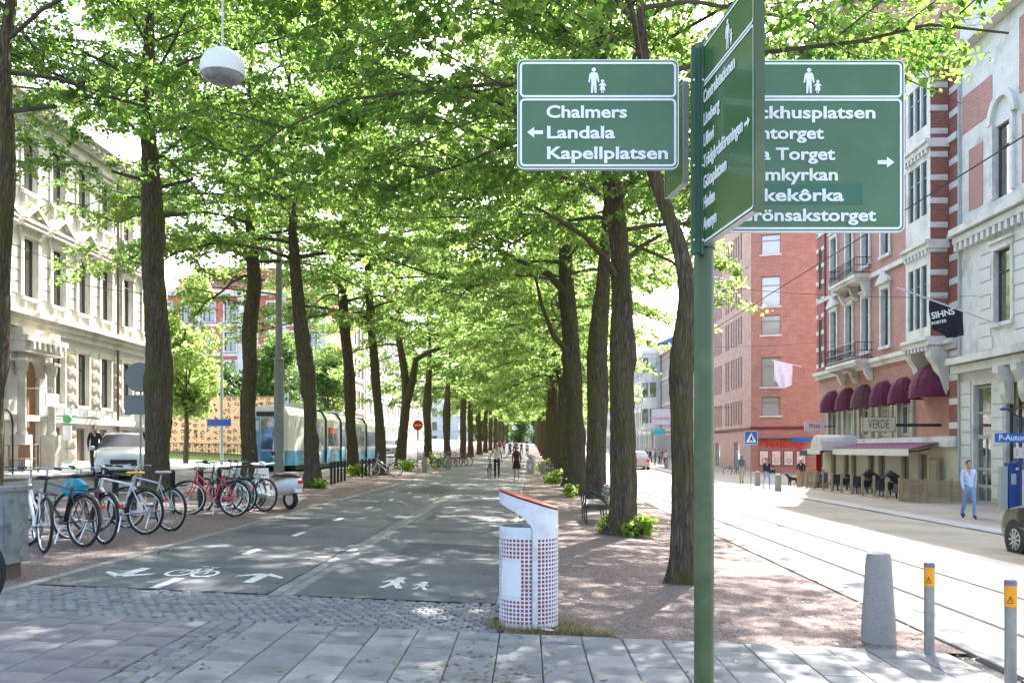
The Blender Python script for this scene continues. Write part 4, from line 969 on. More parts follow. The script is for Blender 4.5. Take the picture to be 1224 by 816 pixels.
put('lettering', text_mesh('Hemköp', 1.15, signred, .02, .03), B4, (.65, -.12, 2.75), UP_TEXT)
postr = mat('poster_paper', (.72, .70, .66), (.62, .55, .46), scale=3, rough=.5, contrast=(.5, .6))
for k in range(4):
    pf = MB().box(-.44, .44, -.06, -.003, 1.05, 2.45).build('poster_frame', mat('dark_frame', (.06, .05, .05)), B4, False, (1.15 + k * 1.08, 0, 0))
    MB().box(-.37, .37, -.068, -.062, 1.12, 2.38).build('poster', postr, pf)
    q = MB(); q.tube([(.02 + .2 * math.cos(t), -.072, 1.55 + .2 * math.sin(t)) for t in [2*PI*j/14 for j in range(14)]], .035, 4, closed=True); q.build('print', [signred, mat('orange_print', (.75, .38, .05)), mat('grey_print', (.3, .28, .27)), mat('grey_print', (.3, .28, .27))][k], pf)
# the side of the block along the street
B4s = thing('street_wing', None, None); B4s.parent = B4
inv = Matrix.Rotation(-math.atan2(P2.y - P1.y, P2.x - P1.x), 4, 'Z')
B4s.rotation_euler = (0, 0, R(-90) - math.atan2(P2.y - P1.y, P2.x - P1.x)); 
off = inv @ Vector((20.3 - P1.x, 112 - P1.y, 0)); B4s.location = off
Lw = 28.0; ops = []
for a, b in ((4.9, 7.2), (8.4, 11.4), (12.6, 15.2), (16.3, 19.3), (20.6, 23.2)):
    for g in range(3):
        x0 = Lw - 8.4 - g * 9.2
        for k in range(5): ops.append((x0 + k * 1.05, x0 + k * 1.05 + .55, a, b))
        for k in range(2): ops.append((x0 - 2.6 + k * 1.1, x0 - 2.6 + k * 1.1 + .8, a, b))
for a in (3.0, 12.0, 21.0): ops.append((a, a + 2.4, .2, 3.2))
mb = MB(); wall_open(mb, 0, Lw, -1, H4, ops, 0, .3); mb.add([(0, 0, -1), (0, 14, -1), (0, 14, H4), (0, 0, H4)], [(0, 1, 2, 3)]); mb.add([(0, 0, H4), (Lw, 0, H4), (Lw, 9, H4), (0, 14, H4)], [(0, 1, 2, 3)]); mb.build('wing_wall', brick_pl, B4s)
red_fr = mat('red_slit_frame', (.13, .035, .035), rough=.6)
for o in ops:
    slit = abs(o[1] - o[0] - .55) < .01
    win(B4s, (o[0] + o[1]) / 2, o[2], o[1] - o[0], o[3] - o[2], red_fr if slit else frame_wh, glass if slit else glass_lt, 't' if not slit else '', .18)
MB().box(0, Lw, -.08, -.002, 4.3, 4.55).build('band', mat('dark_red', (.14, .03, .03)), B4s)

# ---- plainer buildings further along
def far_house(name, label, loc, rz, W_, H_, cols_, rows_, wm, tm, ww, wh, fm=frame_br, gm=glass, depth=14, roofm=slate, z0=1.2, storey=None, sillm=None, group=None, arcade=None, pitch=2.4, pil=None):
    b = thing(name, label, 'building', loc, rz, group); st_ = storey or (H_ - z0) / rows_; xs_ = [W_ * (i + .5) / cols_ for i in range(cols_)]
    ops = [(x - ww / 2, x + ww / 2, z0 + r * st_, z0 + r * st_ + wh) for x in xs_ for r in range(rows_)]
    mb = MB(); wall_open(mb, 0, W_, -2, H_, ops, 0, .2); shell(mb, W_, depth, -2, H_); mb.build('wall', wm, b)
    for o in ops: win(b, (o[0] + o[1]) / 2, o[2], ww, wh, fm, gm, 'mt', .12)
    mb = MB(); mb.box(-.2, W_ + .2, -.5, -.001, H_ - .5, H_); mb.build('cornice', tm, b)
    for r in range(1, rows_): MB().box(0, W_, -.12, -.001, z0 + r * st_ - .55, z0 + r * st_ - .25).build('string_course', tm, b)
    sm_ = MB().box(-ww / 2 - .15, ww / 2 + .15, -.12, -.002, -.16, 0).box(-ww / 2 - .15, ww / 2 + .15, -.10, -.002, wh + .01, wh + .22).box(-ww/2 - .15, -ww/2, -.08, -.002, .002, wh).box(ww/2, ww/2 + .15, -.08, -.002, .002, wh).mesh('window_surround', tm)
    for o in ops: put('window_surround', sm_, b, ((o[0] + o[1]) / 2, 0, o[2]))
    if pil:
        pm = MB().box(-.32, .32, -.14, -.003, -1, H_ - .51).mesh('pilaster', tm)
        for i in range(0, cols_ + 1, pil): put('pilaster', pm, b, (max(.32, min(W_ - .32, W_ * i / cols_)), 0, 0))
    mb = MB(); mb.add([(-.2, -.4, H_ + .01), (W_ + .2, -.4, H_ + .01), (W_ + .2, depth * .35, H_ + pitch), (-.2, depth * .35, H_ + pitch), (-.2, depth, H_ + pitch), (W_ + .2, depth, H_ + pitch)], [(0, 1, 2, 3), (3, 2, 5, 4), (0, 3, 4), (1, 5, 2)]); mb.build('roof', roofm, b)
    return b
far_house('red_and_white_house', 'red panelled house with white pilasters facing us beyond the park', (-38.5, 95, 1.6), 0, 17.6, 16.2, 8, 5, red_plaster, white_st, 1.15, 1.9, frame_br, glass, pitch=2.6, roofm=tile_roof, pil=2, z0=.9)
far_house('cream_and_pink_house', 'pale pink house behind the tram, left of the forked tree', (-21.5, 98, 1.4), R(90), 22, 17, 9, 4, brick_pl, cream_trim, 1.2, 2.3, roofm=tile_roof, pil=3)
far_house('beige_corner_house', 'beige house beyond the forked tree on the left street', (-21.5, 121, 1.6), R(90), 28, 18, 11, 5, cream, cream_trim, 1.2, 2.1, pil=2)
far_house('pale_grey_house', 'pale house beyond the parked bicycles on the left', (-21.5, 150, 2.0), R(90), 50, 18, 18, 5, white_st, cream_trim, 1.3, 2.1)
far_house('slit_window_house', 'pink house with tall slit windows seen between two trunks', (20.3, 140, -.3), R(-90), 27.5, 16.5, 14, 4, brick_pl, white_st, .8, 2.6, red_fr, glass)
bh = far_house('beige_balcony_house', 'beige house with round bay and blue roof between the trunks', (19.2, 175, .3), R(-90), 34.5, 17, 11, 4, cream, cream_trim, 1.3, 2.4, roofm=mat('blue_roof', (.10, .20, .42), rough=.5), pil=2)
mb = MB(); n = 8
mb.lathe([(1.9, 4), (2.0, 4.4), (1.8, 4.5), (1.8, 15.5), (2.1, 15.8), (2.1, 16.2), (.2, 18.5)], 16, (33.0, .2, 0)); mb.build('round_bay', cream, bh)
for z in (5.2, 9.2, 13.0):
    for a in (-60, -20, 20): MB().box(-.45, .45, -.06, .02, 0, 2.2).build('bay_light', glass, bh, False, (33.0 + 1.83 * math.sin(R(a + 55)), .2 - 1.83 * math.cos(R(a + 55)), z), R(a + 55))
far_house('far_cream_house', 'farthest pale house on the right street', (19.6, 235, 1.2), R(-90), 58, 17, 18, 4, white_st, cream_trim, 1.3, 2.3)

far_house('added_closing_house', 'added pale house covering the bright sky at the far end of the avenue', (-45, 300, 2.0), 0, 90, 19, 22, 4, cream, cream_trim, 1.5, 2.6, pitch=4)  # invented house, gives a beige tone where bright sky showed under the crowns
# ------------------------------------------------------------------ the green signpost
def green_mat():
    m = mat('sign_green', (0.040, 0.112, 0.026), (0.050, 0.130, 0.033), scale=2.2, rough=0.24, spec=0.5, coat=0.2, c3=(0.060, 0.136, 0.044), s3=5); return m
sgreen = green_mat(); sgreen_dk = mat('sign_green_patch', (0.012, 0.105, 0.042), rough=0.25, coat=0.3)
pgreen = mat('post_green', (0.052, 0.082, 0.032), (0.064, 0.098, 0.038), scale=6, rough=0.42, c3=(0.10, 0.13, 0.06), s3=3)
pgreen_dk = mat('rail_green', (0.02, 0.075, 0.035), (0.03, 0.09, 0.045), scale=8, rough=0.35)
swhite = mat('sign_white', (0.80, 0.82, 0.80), rough=0.35); alu = mat('aluminium', (0.62, 0.62, 0.61), rough=0.35, metal=0.7)
def rrect(x0, x1, z0, z1, r, n=5):
    pts = []
    for cx, cz, a0 in ((x1 - r, z0 + r, -90), (x1 - r, z1 - r, 0), (x0 + r, z1 - r, 90), (x0 + r, z0 + r, 180)):
        for k in range(n + 1): a = R(a0 + 90 * k / n); pts.append((cx + r * math.cos(a), cz + r * math.sin(a)))
    return pts
def outline(mb, x0, x1, z0, z1, r, t, y):
    a = rrect(x0, x1, z0, z1, r); b = rrect(x0 + t, x1 - t, z0 + t, z1 - t, max(.002, r - t)); n = len(a)
    mb.add([(p[0], y, p[1]) for p in a] + [(p[0], y, p[1]) for p in b], [(i, (i + 1) % n, n + (i + 1) % n, n + i) for i in range(n)])
def fit_text(txt, size, width, parent, x, z, y, name='lettering', align='LEFT', m=swhite, bold=.026):
    me = text_mesh(txt, size, m, bold, .0008, align); xs = [v.co.x for v in me.vertices]; k = width / (max(xs) - min(xs))
    me.transform(Matrix.Diagonal((k, 1, 1, 1))); return put(name, me, parent, (x, y, z), UP_TEXT)
def adult_child(mb, x, z, h, y):
    def blob(cx, cz, r): mb.add([(cx + r * math.cos(2*PI*i/12), y, cz + r * math.sin(2*PI*i/12)) for i in range(12)], [tuple(range(12))])
    def poly(p, ox, oz, s): mb.add([(ox + a * s, y, oz + b * s) for a, b in p], [tuple(range(len(p)))])
    body = [(-.11, .80), (.11, .80), (.17, .72), (.22, .42), (.16, .40), (.11, .60), (.10, .40), (.11, .0), (.03, .0), (.0, .38), (-.03, .0), (-.11, .0), (-.10, .40), (-.11, .60), (-.16, .40), (-.22, .42), (-.17, .72)]
    poly(body, x, z, h); blob(x, z + .90 * h, .085 * h)
    poly([(-.12, .78), (.12, .78), (.30, .60), (.26, .54), (.13, .62), (.22, .22), (.10, .22), (.10, 0), (.03, 0), (.03, .22), (-.03, .22), (-.03, 0), (-.10, 0), (-.10, .22), (-.22, .22), (-.13, .62), (-.26, .54), (-.30, .60)], x + .34 * h, z, h * .5); blob(x + .34 * h, z + .46 * h, .065 * h)
def arrow_shape(mb, x, z, s, y, left):
    k = -1 if left else 1; q = lambda a, b: (x + k * a * s, y, z + b * s)
    mb.add([q(-.5, -.12), q(.05, -.12), q(.05, -.34), q(.5, 0), q(.05, .34), q(.05, .12), q(-.5, .12)], [tuple(range(7))])
def plate(parent, name, W_, H_, hd, loc, rz, lines, icon_x, arrow=None, patch=None, cap=.048, edge=True, label=None):
    p = thing(name, None, None); p.parent = parent; p.location = loc; p.rotation_euler = (0, 0, rz)
    if label: p['label'] = label
    pts = rrect(0, W_, 0, H_, .022); mb = MB(); mb.prism(pts, -.010, .010); mb.build('panel', sgreen, p)
    mb = MB(); pts2 = rrect(-.004, W_ + .004, -.004, H_ + .004, .026); n = len(pts2)
    mb.add([(a, -.012, b) for a, b in pts2] + [(a, .012, b) for a, b in pts2] + [(a, -.012, b) for a, b in pts] + [(a, .012, b) for a, b in pts],
           [(i, (i+1) % n, n + (i+1) % n, n + i) for i in range(n)] + [(i, 2*n + i, 2*n + (i+1) % n, (i+1) % n) for i in range(n)] + [(n + i, n + (i+1) % n, 3*n + (i+1) % n, 3*n + i) for i in range(n)])
    mb.build('panel_rim', alu, p)
    mb = MB(); y = -.0125; outline(mb, .006, W_ - .006, H_ - hd, H_ - .006, .02, .009, y); outline(mb, .006, W_ - .006, .006, H_ - hd - .004, .02, .009, y); mb.build('border_line', swhite, p)
    if icon_x is not None: mb = MB(); adult_child(mb, icon_x, H_ - hd + .018, hd - .045, -.0125); mb.build('pedestrian_symbol', swhite, p)
    if patch: mb = MB(); mb.box(patch[0], patch[1], -.0118, -.0102, patch[2], patch[3]); mb.build('patch', sgreen_dk, p)
    for txt, x, z, wd in lines: fit_text(txt, cap / .715, wd, p, x, z, -.0131)
    if arrow: mb = MB(); arrow_shape(mb, arrow[0], arrow[1], arrow[2], -.0125, arrow[3]); mb.build('arrow', swhite, p)
    return p
DP = 3.75; px = DP / F
sp = thing('signpost', 'tall green pedestrian signpost with four direction plates in the foreground', 'signpost', (X(841.5, DP), DP, gz(.71, DP)))
ox, oz = sp.location.x, sp.location.z
mb = MB(); mb.lathe([(.0405, -.05), (.0405, 3.26), (.036, 3.275)], 28); mb.build('post', pgreen, sp, True)
mb = MB()
rx = X(830.5, DP) - ox
for dx in (-.018, .018): mb.box(rx + dx - .007, rx + dx + .007, -.075, -.042, Z(308, DP) - oz, Z(64, DP) - oz)
mb.box(rx - .012, rx + .012, -.066, -.043, Z(306, DP) - oz, Z(66, DP) - oz); mb.build('mounting_rail', pgreen_dk, sp)
for v in (105, 205, 292):
    mb = MB(); mb.lathe([(.046, -.02), (.046, .02)], 20, (0, 0, Z(v, DP) - oz)); mb.build('clamp', pgreen_dk, sp, True)
    mb = MB()
    for dx in (-.02, .02): mb.lathe([(.004, 0), (.004, .004)], 8, (rx + dx, 0, 0))
    b = MB()
    for dx in (-.018, .018): b.tube([(rx + dx, -.082, Z(v, DP) - oz), (rx + dx, -.074, Z(v, DP) - oz)], .0045, 8)
    b.build('bolt', alu, sp)
x0 = X(619.5, DP); z0 = Z(202, DP)
plate(sp, 'direction_plate', (809.5 - 619.5) * px, (202 - 74) * px, 44 * px, (x0 - ox, 0, z0 - oz), 0,
      [('Chalmers', 33 * px, (202 - 142) * px, 96 * px), ('Landala', 33 * px, (202 - 166.5) * px, 81 * px), ('Kapellplatsen', 33 * px, (202 - 191) * px, 144 * px)], 90 * px, (20 * px, (202 - 159.5) * px, 19 * px, True), cap=14.5 * px, label='left-hand green plate reading Chalmers, Landala, Kapellplatsen')
x0 = X(862, DP); z0 = Z(276, DP); U0 = 862
L_ = [('Packhusplatsen', 141.5, 1045), ('Järntorget', 166, 987), ('Lilla Torget', 191, 997), ('Domkyrkan', 215.5, 1000), ('Fiskekôrka', 240, 1007), ('Grönsakstorget', 264, 1046.5)]
plate(sp, 'direction_plate', (1080 - U0) * px, (276 - 73) * px, 44 * px, (x0 - ox, .012, z0 - oz), 0,
      [(t, (881 - U0) * px, (276 - v) * px, (r - 881) * px) for t, v, r in L_], (967 - U0) * px, ((1059 - U0) * px, (276 - 194) * px, 20 * px, False), (( 876 - U0) * px, (1031 - U0) * px, (276 - 244) * px, (276 - 220) * px), cap=14.5 * px, label='large right-hand green plate listing six destinations')
Zb, Zt = 2.415, 3.216
a3 = math.atan2(-.59, .075)
plate(sp, 'direction_plate', .57, Zt - Zb, .158, (X(840, DP) - ox, -.048, Zb - oz), a3,
      [(t, .020, z - Zb, wd) for t, z, wd in (('Centralstationen', 2.977, .36), ('Liseberg', 2.887, .19), ('Ullevi', 2.803, .125), ('Trädgårdsföreningen', 2.72, .44), ('Götaplatsen', 2.636, .27), ('Heden', 2.556, .135), ('Avenyn', 2.47, .16))], .30, (.50, 2.735 - Zb, .055, False), cap=.050, label='green plate turned edge-on towards the viewer')
e = MB(); e.box(.568, .592, -.016, .016, -.01, Zt - Zb + .01); q = e.build('end_rail', pgreen, sp, False, (X(840, DP) - ox, -.048, Zb - oz), a3)
plate(sp, 'direction_plate', .26, .43, .09, (X(822, DP) - ox, .05, Z(214, DP) - oz), math.atan2(.38, -.055) , [], None, label='small green plate pointing away behind the post')

# ------------------------------------------------------------------ litter bins
wmetal = mat('bin_white', (.62, .62, .64), (.70, .70, .71), scale=7, rough=.4, c3=(.52, .50, .49), s3=5); binred = mat('bin_red', (.52, .05, .05), rough=.6); binlid = mat('bin_lid_red', (.55, .07, .05), (.62, .12, .09), scale=8, rough=.45)
dirtdark = mat('dark_gap', (.03, .03, .03), rough=.8)
def bin_meshes():
    r, zt = .27, .90; mb = MB(); n, rows = 44, 21; zz = np.linspace(.035, .80, rows + 1)
    ang = lambda k: 2 * PI * k / n
    def pt(a, z, rr=r): return (rr * math.sin(a), -rr * math.cos(a), z)
    def quad(a0, a1, za, zb): mb.add([pt(a0, za), pt(a1, za), pt(a1, zb), pt(a0, zb)], [(0, 1, 2, 3)])
    for k in range(n):
        a0, a1 = ang(k), ang(k + 1); quad(a0, a1, 0, zz[0]); quad(a0, a1, zz[-1], zt)
        ac = (a0 + a1) / 2; deg = math.degrees(ac if ac < PI else ac - 2 * PI)
        for i in range(rows):
            seam = abs(deg - 12) < 5.5; pan = -62 < deg < -14 and .26 < (zz[i] + zz[i+1]) / 2 < .60
            if seam or pan: quad(a0, a1, zz[i], zz[i+1]); continue
            g = .17; da, dz = (a1 - a0) * g, (zz[i+1] - zz[i]) * g
            o = [pt(a0, zz[i]), pt(a1, zz[i]), pt(a1, zz[i+1]), pt(a0, zz[i+1])]; q = [pt(a0 + da, zz[i] + dz), pt(a1 - da, zz[i] + dz), pt(a1 - da, zz[i+1] - dz), pt(a0 + da, zz[i+1] - dz)]
            q2 = [(p[0] * .975, p[1] * .975, p[2]) for p in q]
            mb.add(o + q + q2, [(0, 1, 5, 4), (1, 2, 6, 5), (2, 3, 7, 6), (3, 0, 4, 7), (4, 5, 9, 8), (5, 6, 10, 9), (6, 7, 11, 10), (7, 4, 8, 11)])
    body = mb.mesh('body', wmetal)
    liner = MB().lathe([(r * .955, .02), (r * .955, .84)], 32).mesh('liner', binred, True)
    hd = MB(); N = 24; rows_ = []
    for i in range(N + 1):
        x = -.268 + .536 * i / N; wy = math.sqrt(max(.0004, r * r - x * x)); top = 1.215 - (x + .268) / .536 * .175
        if x > .03: bot = .86
        elif x > -.06: t = (.03 - x) / .09; bot = .86 + .14 * t ** .6
        else: t = (-.06 - x) / .21; bot = 1.0 + .115 * t
        rows_.append([(x, -wy, bot), (x, wy, bot), (x, wy, top), (x, -wy, top)])
    vs = [p for rw_ in rows_ for p in rw_]
    fs = [(i*4 + j, i*4 + (j+1) % 4, (i+1)*4 + (j+1) % 4, (i+1)*4 + j) for i in range(N) for j in range(4)] + [(0, 1, 2, 3), (N*4+3, N*4+2, N*4+1, N*4)]
    hood = hd.add(vs, fs).mesh('hood', wmetal, True)
    def lidm(off, grow, m, nm):
        l = MB(); v = []
        for i in range(N + 1):
            x = (-.268 + .536 * i / N) * grow; wy = math.sqrt(max(.0006, (r * grow) ** 2 - x * x)); top = 1.215 - (x + .268) / .536 * .175
            v += [(x, -wy, top + off), (x, wy, top + off), (x, wy, top + off + .009), (x, -wy, top + off + .009)]
        return l.add(v, fs).mesh(nm, m)
    return body, liner, hood, lidm(.014, 1.03, binlid, 'lid'), lidm(.001, 1.0, dirtdark, 'gasket')
BM_ = bin_meshes()
rim = MB().lathe([(.272, .86), (.272, .90), (.255, .90), (.255, .86)], 32).mesh('rim', wmetal, True)
panel = MB()
pv_ = []
for k in range(9):
    a = R(-62 + 48 * k / 8); pv_ += [(.2735 * math.sin(a), -.2735 * math.cos(a), .285), (.2735 * math.sin(a), -.2735 * math.cos(a), .585)]
panel.add(pv_, [(2*k, 2*k+2, 2*k+3, 2*k+1) for k in range(8)]); panelm = panel.mesh('blank_panel', mat('panel_white', (.72, .70, .69), rough=.35))
seam = MB(); a = R(6); seam.tube([(.2725 * math.sin(a), -.2725 * math.cos(a), .01), (.2725 * math.sin(a), -.2725 * math.cos(a), .88), (.272 * math.sin(R(2)), -.272, .93)], .0035, 5); seamm = seam.mesh('seam', mat('seam_grey', (.22, .25, .26)))
def litter_bin(label, x, y, rz=0.0):
    b = thing('litter_bin', label, 'bin', (x, y, gz(x, y)), rz, 'perforated litter bins')
    bd = put('body', BM_[0], b); put('liner', BM_[1], b); put('hood', BM_[2], b); l = put('lid', BM_[3], b); put('gasket', BM_[4], l); put('rim', rim, b); put('blank_panel', panelm, bd); put('seam', seamm, bd)
    return b
litter_bin('perforated white litter bin with red lid in the foreground', 0.0, 8.42)
litter_bin('distant pale litter bin beyond the walking woman', 0.15, 60.0, 0.4)

# ------------------------------------------------------------------ bollards and small posts
gran = mat('granite', (.25, .23, .21), (.36, .335, .31), scale=75, rough=.85, bump=.6, bscale=90, contrast=(.35, .65)); steel = mat('galvanised_post', (.26, .24, .22), (.34, .32, .30), scale=12, rough=.45, metal=.5)
orange = mat('reflective_orange', (.85, .33, .01), rough=.4); blk = mat('black_paint', (.015, .015, .017), rough=.5)
def granite(label, x, y, h, r0, r1, group='granite bollards'):
    t = thing('granite_bollard', label, 'bollard', (x, y, gz(x, y)), random.uniform(0, 6), group)
    MB().lathe([(r0, -.06), (r0 * .97, .1), (r1 * 1.03, h * .93), (r1 * .93, h * .985), (r1 * .6, h), (.02, h)], 20).build('shaft', gran, t, True); return t
granite('thick tapered granite bollard at the corner of the gravel strip', 3.17, 8.34, .80, .155, .108)
for (x, y, l) in ((13.3, 53.5, 'squat stone bollard on the far pavement, left of the crossing sign'), (12.6, 46.5, 'squat stone bollard directly before the crossing sign'),
                  (-6.0, 53.0, 'stone bollard left of the path, before the far bicycles'), (-5.2, 60.0, 'smaller stone bollard just beyond, by the far bicycles'), (-7.9, 57.0, 'stone bollard beside the forked tree'), (.9, 58.0, 'stone bollard beside the distant litter bin'), (13.2, 88, 'stone bollard by the distant crowd on the right pavement')):
    granite(l, x, y, .85, .18, .14)
def yellow_post(label, x, y):
    t = thing('marker_post', label, 'post', (x, y, gz(x, y)), 0, 'orange banded steel posts')
    MB().lathe([(.043, -.06), (.043, .58)], 20).build('shaft', steel, t, True)
    s = MB().lathe([(.0455, .575), (.0455, .735)], 20).build('reflective_band', orange, t, True)
    MB().lathe([(.047, .735), (.047, .755), (.040, .775), (.02, .785), (.002, .787)], 20).build('cap', mat('grey_cap', (.16, .155, .18), rough=.5), t, True)
    w_ = MB()
    def q(a, z): an = R(-30) + a / .0455; return (.0462 * math.sin(an), -.0462 * math.cos(an), z)
    tri = [(-.022, .605), (.022, .605), (0, .655)]
    for i in range(3):
        a, b = tri[i], tri[(i+1) % 3]; w_.tube([q(a[0] + (b[0]-a[0]) * k / 4, a[1] + (b[1]-a[1]) * k / 4) for k in range(5)], .0022, 4)
    w_.tube([q(0, .617), q(.003, .628), q(-.002, .633), q(0, .643)], .0018, 4); w_.build('warning_triangle', blk, s)
yellow_post('orange banded steel post next to the granite bollard', 3.43, 7.88); yellow_post('orange banded steel post cut by the right picture edge', X(1208, 6.9), 6.9)

# ------------------------------------------------------------------ hanging lamps and wires
lampw = mat('lamp_white', (.72, .73, .74), rough=.35); lglass = mat('lamp_glass', (.16, .17, .18), (.30, .30, .30), scale=12, rough=.15, spec=.8)
wirem = mat('wire', (.05, .05, .05), rough=.5); cablem = mat('pale_cable', (.55, .55, .55), rough=.5)
def lamp(label, x, y, z, top):
    t = thing('street_lamp', label, 'lamp', (x, y, z), 0, 'lamps hung over the path')
    MB().lathe([(.255, 0), (.262, .05), (.25, .15), (.20, .24), (.12, .295), (.03, .315), (.015, .33)], 28).build('shade', lampw, t, True)
    MB().lathe([(.245, .002), (.22, -.05), (.15, -.085), (.05, -.10), (.005, -.102)], 28).build('bowl', lglass, t, True)
    MB().tube([(0, 0, .32), (0, 0, top - z)], .012, 8).build('hanger', cablem, t)
lamp('white dome lamp hanging at the top left, close by', -3.66, 11.0, 6.06, 8.6); lamp('small far dome lamp among the leaves over the path', X(514, 50), 50, Z(395, 50), 9.2)
lamp('tiny farthest dome lamp over the path', X(565, 95), 95, Z(452, 95), 10.5)
def wire(label, a, b, sag, r=.008, m=wirem):
    a = Vector(a); b = Vector(b); o = MB().tube([tuple(a.lerp(b, k / 14) - Vector((0, 0, sag * 4 * (k / 14) * (1 - k / 14)))) for k in range(15)], r, 5).build('overhead_wire', m); tag(o, label, 'wire', 'overhead wires'); return o
wire('pale span wire carrying the near lamp over the path', (-8.8, 10.9, 9.0), (1.9, 11.0, 9.0), .35, .006)
wire('pale wire crossing above the signpost from the right house', (X(690, 16), 16, Z(-12, 16)), (19.9, 38.5, Z(75, 38.5) + 1.6), .2, .011, cablem)
wire('tram wire above the rails of the right street', (5.77, 2, 5.2), (5.77, 180, 6.0), .0, .010)
wire('tram wire above the left street', (-12.8, 14, 6.6), (-12.8, 180, 7.6), .0, .010)
for y, z in ((33, 7.4), (52, 7.6)): wire('span wire from the right frontage at %s' % ('the white house' if y < 40 else 'the brick house'), (2.0, y - 4, 7.2), (19.95, y + 8, z + 1.0), .35, .010)
wire('span wire from the cream house to the grey pole', (-18.9, 37.5, 8.4), (-9.8, 36, 7.6), .3, .012)

# ------------------------------------------------------------------ bicycles
tyre = mat('tyre_rubber', (.018, .018, .018), rough=.8); chrome = mat('chrome', (.6, .6, .6), rough=.25, metal=.9); sadblk = mat('saddle_black', (.025, .022, .022), rough=.55)
def wheel_meshes(r=.34):
    t = MB().tube([(r * math.cos(a), 0, r * math.sin(a)) for a in [2*PI*i/32 for i in range(32)]], .021, 7, closed=True).mesh('tyre', tyre, True)
    ri = MB(); ri.tube([((r - .03) * math.cos(a), 0, (r - .03) * math.sin(a)) for a in [2*PI*i/32 for i in range(32)]], .010, 5, closed=True)
    for i in range(20): a = 2*PI*i/20; s = .02 if i % 2 else -.02; ri.tube([(.02 * math.cos(a + .5), s, .02 * math.sin(a + .5)), ((r - .035) * math.cos(a), 0, (r - .035) * math.sin(a))], .0016, 3, cap=False)
    ri.tube([(0, -.045, 0), (0, .045, 0)], .02, 8)
    return t, ri.mesh('rim', chrome)
WH = wheel_meshes()
HND = {}
def bike(label, x, y, hd, colr, step=True, saddle=None, extras=(), lean=0.06, steer=0.35, group='parked bicycles', low=False):
    """hd: heading of the front wheel as seen from above; x, y under the rear axle"""
    b = thing('bicycle', label, 'bicycle', (x, y, gz(x, y)), hd, group); b.rotation_euler = (lean, 0, hd)
    b.location.z = gz(x, y) + .018
    fm = mat('bike_paint_%s' % '_'.join('%02d' % int(c * 99) for c in colr), colr, rough=.35, coat=.4)
    R0, F0, BB = (0, 0, .34), (1.06, 0, .34), (.44, 0, .29); ST = (.27, 0, .80); HT, HB = (.86, 0, .92), (.90, 0, .70)
    for i, p in enumerate((R0, F0)):
        w_ = put('wheel', WH[0], b, p, (0, 0, steer if i else 0)); put('rim', WH[1], w_)
    f = MB(); f.tube([BB, ST], .017, 8); f.tube([HT, HB], .019, 8); f.tube([BB, HB], .020, 8)
    f.tube([(.36, 0, .52), (.60, 0, .60), (HT[0] + .01, 0, .84)] if step else [(ST[0] + .01, 0, .76), (HT[0], 0, .85)], .016, 8)
    for s in (-1, 1): f.tube([(0, s * .06, .34), (.25, s * .05, .315), (.42, s * .03, .29)], .010, 6); f.tube([(0, s * .06, .34), (.27, s * .02, .74)], .009, 6)
    f.build('frame', fm, b, True)
    fk = MB(); c_, s_ = math.cos(steer), math.sin(steer)
    for s in (-1, 1): fk.tube([(.895, s * .04, .70), (.94, s * .055, .55), (1.06 - .0, s * .05, .34)], .011, 6)
    fk.build('fork', fm, b, True)
    h = MB(); h.tube([HT, (.845, 0, 1.03)], .013, 8); rot = lambda p: (.845 + (p[0] - .845) * c_ - p[1] * s_, (p[0] - .845) * s_ + p[1] * c_, p[2])
    h.tube([rot(p) for p in ((.66, .30, 1.05), (.76, .29, 1.06), (.88, .18, 1.06), (.87, 0, 1.03), (.88, -.18, 1.06), (.76, -.29, 1.06), (.66, -.30, 1.05))], .011, 6); hb = h.build('handlebar', chrome, b, True)
    g = MB()
    for s in (-1, 1): g.tube([rot((.64, s * .30, 1.05)), rot((.75, s * .29, 1.06))], .017, 7)
    g.build('grip', blk, hb)
    s = MB(); s.tube([ST, (.25, 0, .90)], .013, 8); s.build('seat_post', chrome, b)
    s = MB(); vs = []; n = 12
    for k, (xx, hw, zt, th) in enumerate(((.08, .03, .965, .03), (.11, .085, .975, .05), (.19, .10, .97, .055), (.27, .06, .965, .045), (.36, .028, .965, .035), (.39, .012, .955, .02))):
        vs += [(xx, hw * math.cos(2*PI*j/n), zt - th/2 + th / 2 * math.sin(2*PI*j/n)) for j in range(n)]
    s.add(vs, [(i*n+j, i*n+(j+1) % n, (i+1)*n+(j+1) % n, (i+1)*n+j) for i in range(5) for j in range(n)] + [tuple(range(n)), tuple(5*n+j for j in range(n))]); s.build('saddle', saddle or sadblk, b, True)
    c = MB(); c.tube([(.44, -.07, .29), (.44, .07, .29)], .02, 8); c.tube([(.44 + .09 * math.cos(t), -.055, .29 + .09 * math.sin(t)) for t in [2*PI*i/18 for i in range(18)]], .008, 4, closed=True); c.tube([(.44, -.08, .29), (.55, -.085, .19)], .011, 6); c.tube([(.44, .08, .29), (.33, .085, .39)], .011, 6); cr = c.build('crank', chrome, b)
    pd = MB(); pd.box(.50, .60, -.17, -.09, .175, .20); pd.box(.28, .38, .09, .17, .38, .405); pd.build('pedal', blk, cr)
    if 'guard' in extras: MB().add([(.50, -.072, .36), (.50, -.072, .25), (.02, -.072, .30), (.02, -.072, .37)], [(0, 1, 2, 3)]).add([(.50, -.060, .36), (.50, -.060, .25), (.02, -.060, .30), (.02, -.060, .37)], [(3, 2, 1, 0)]).build('chain_guard', fm, b)
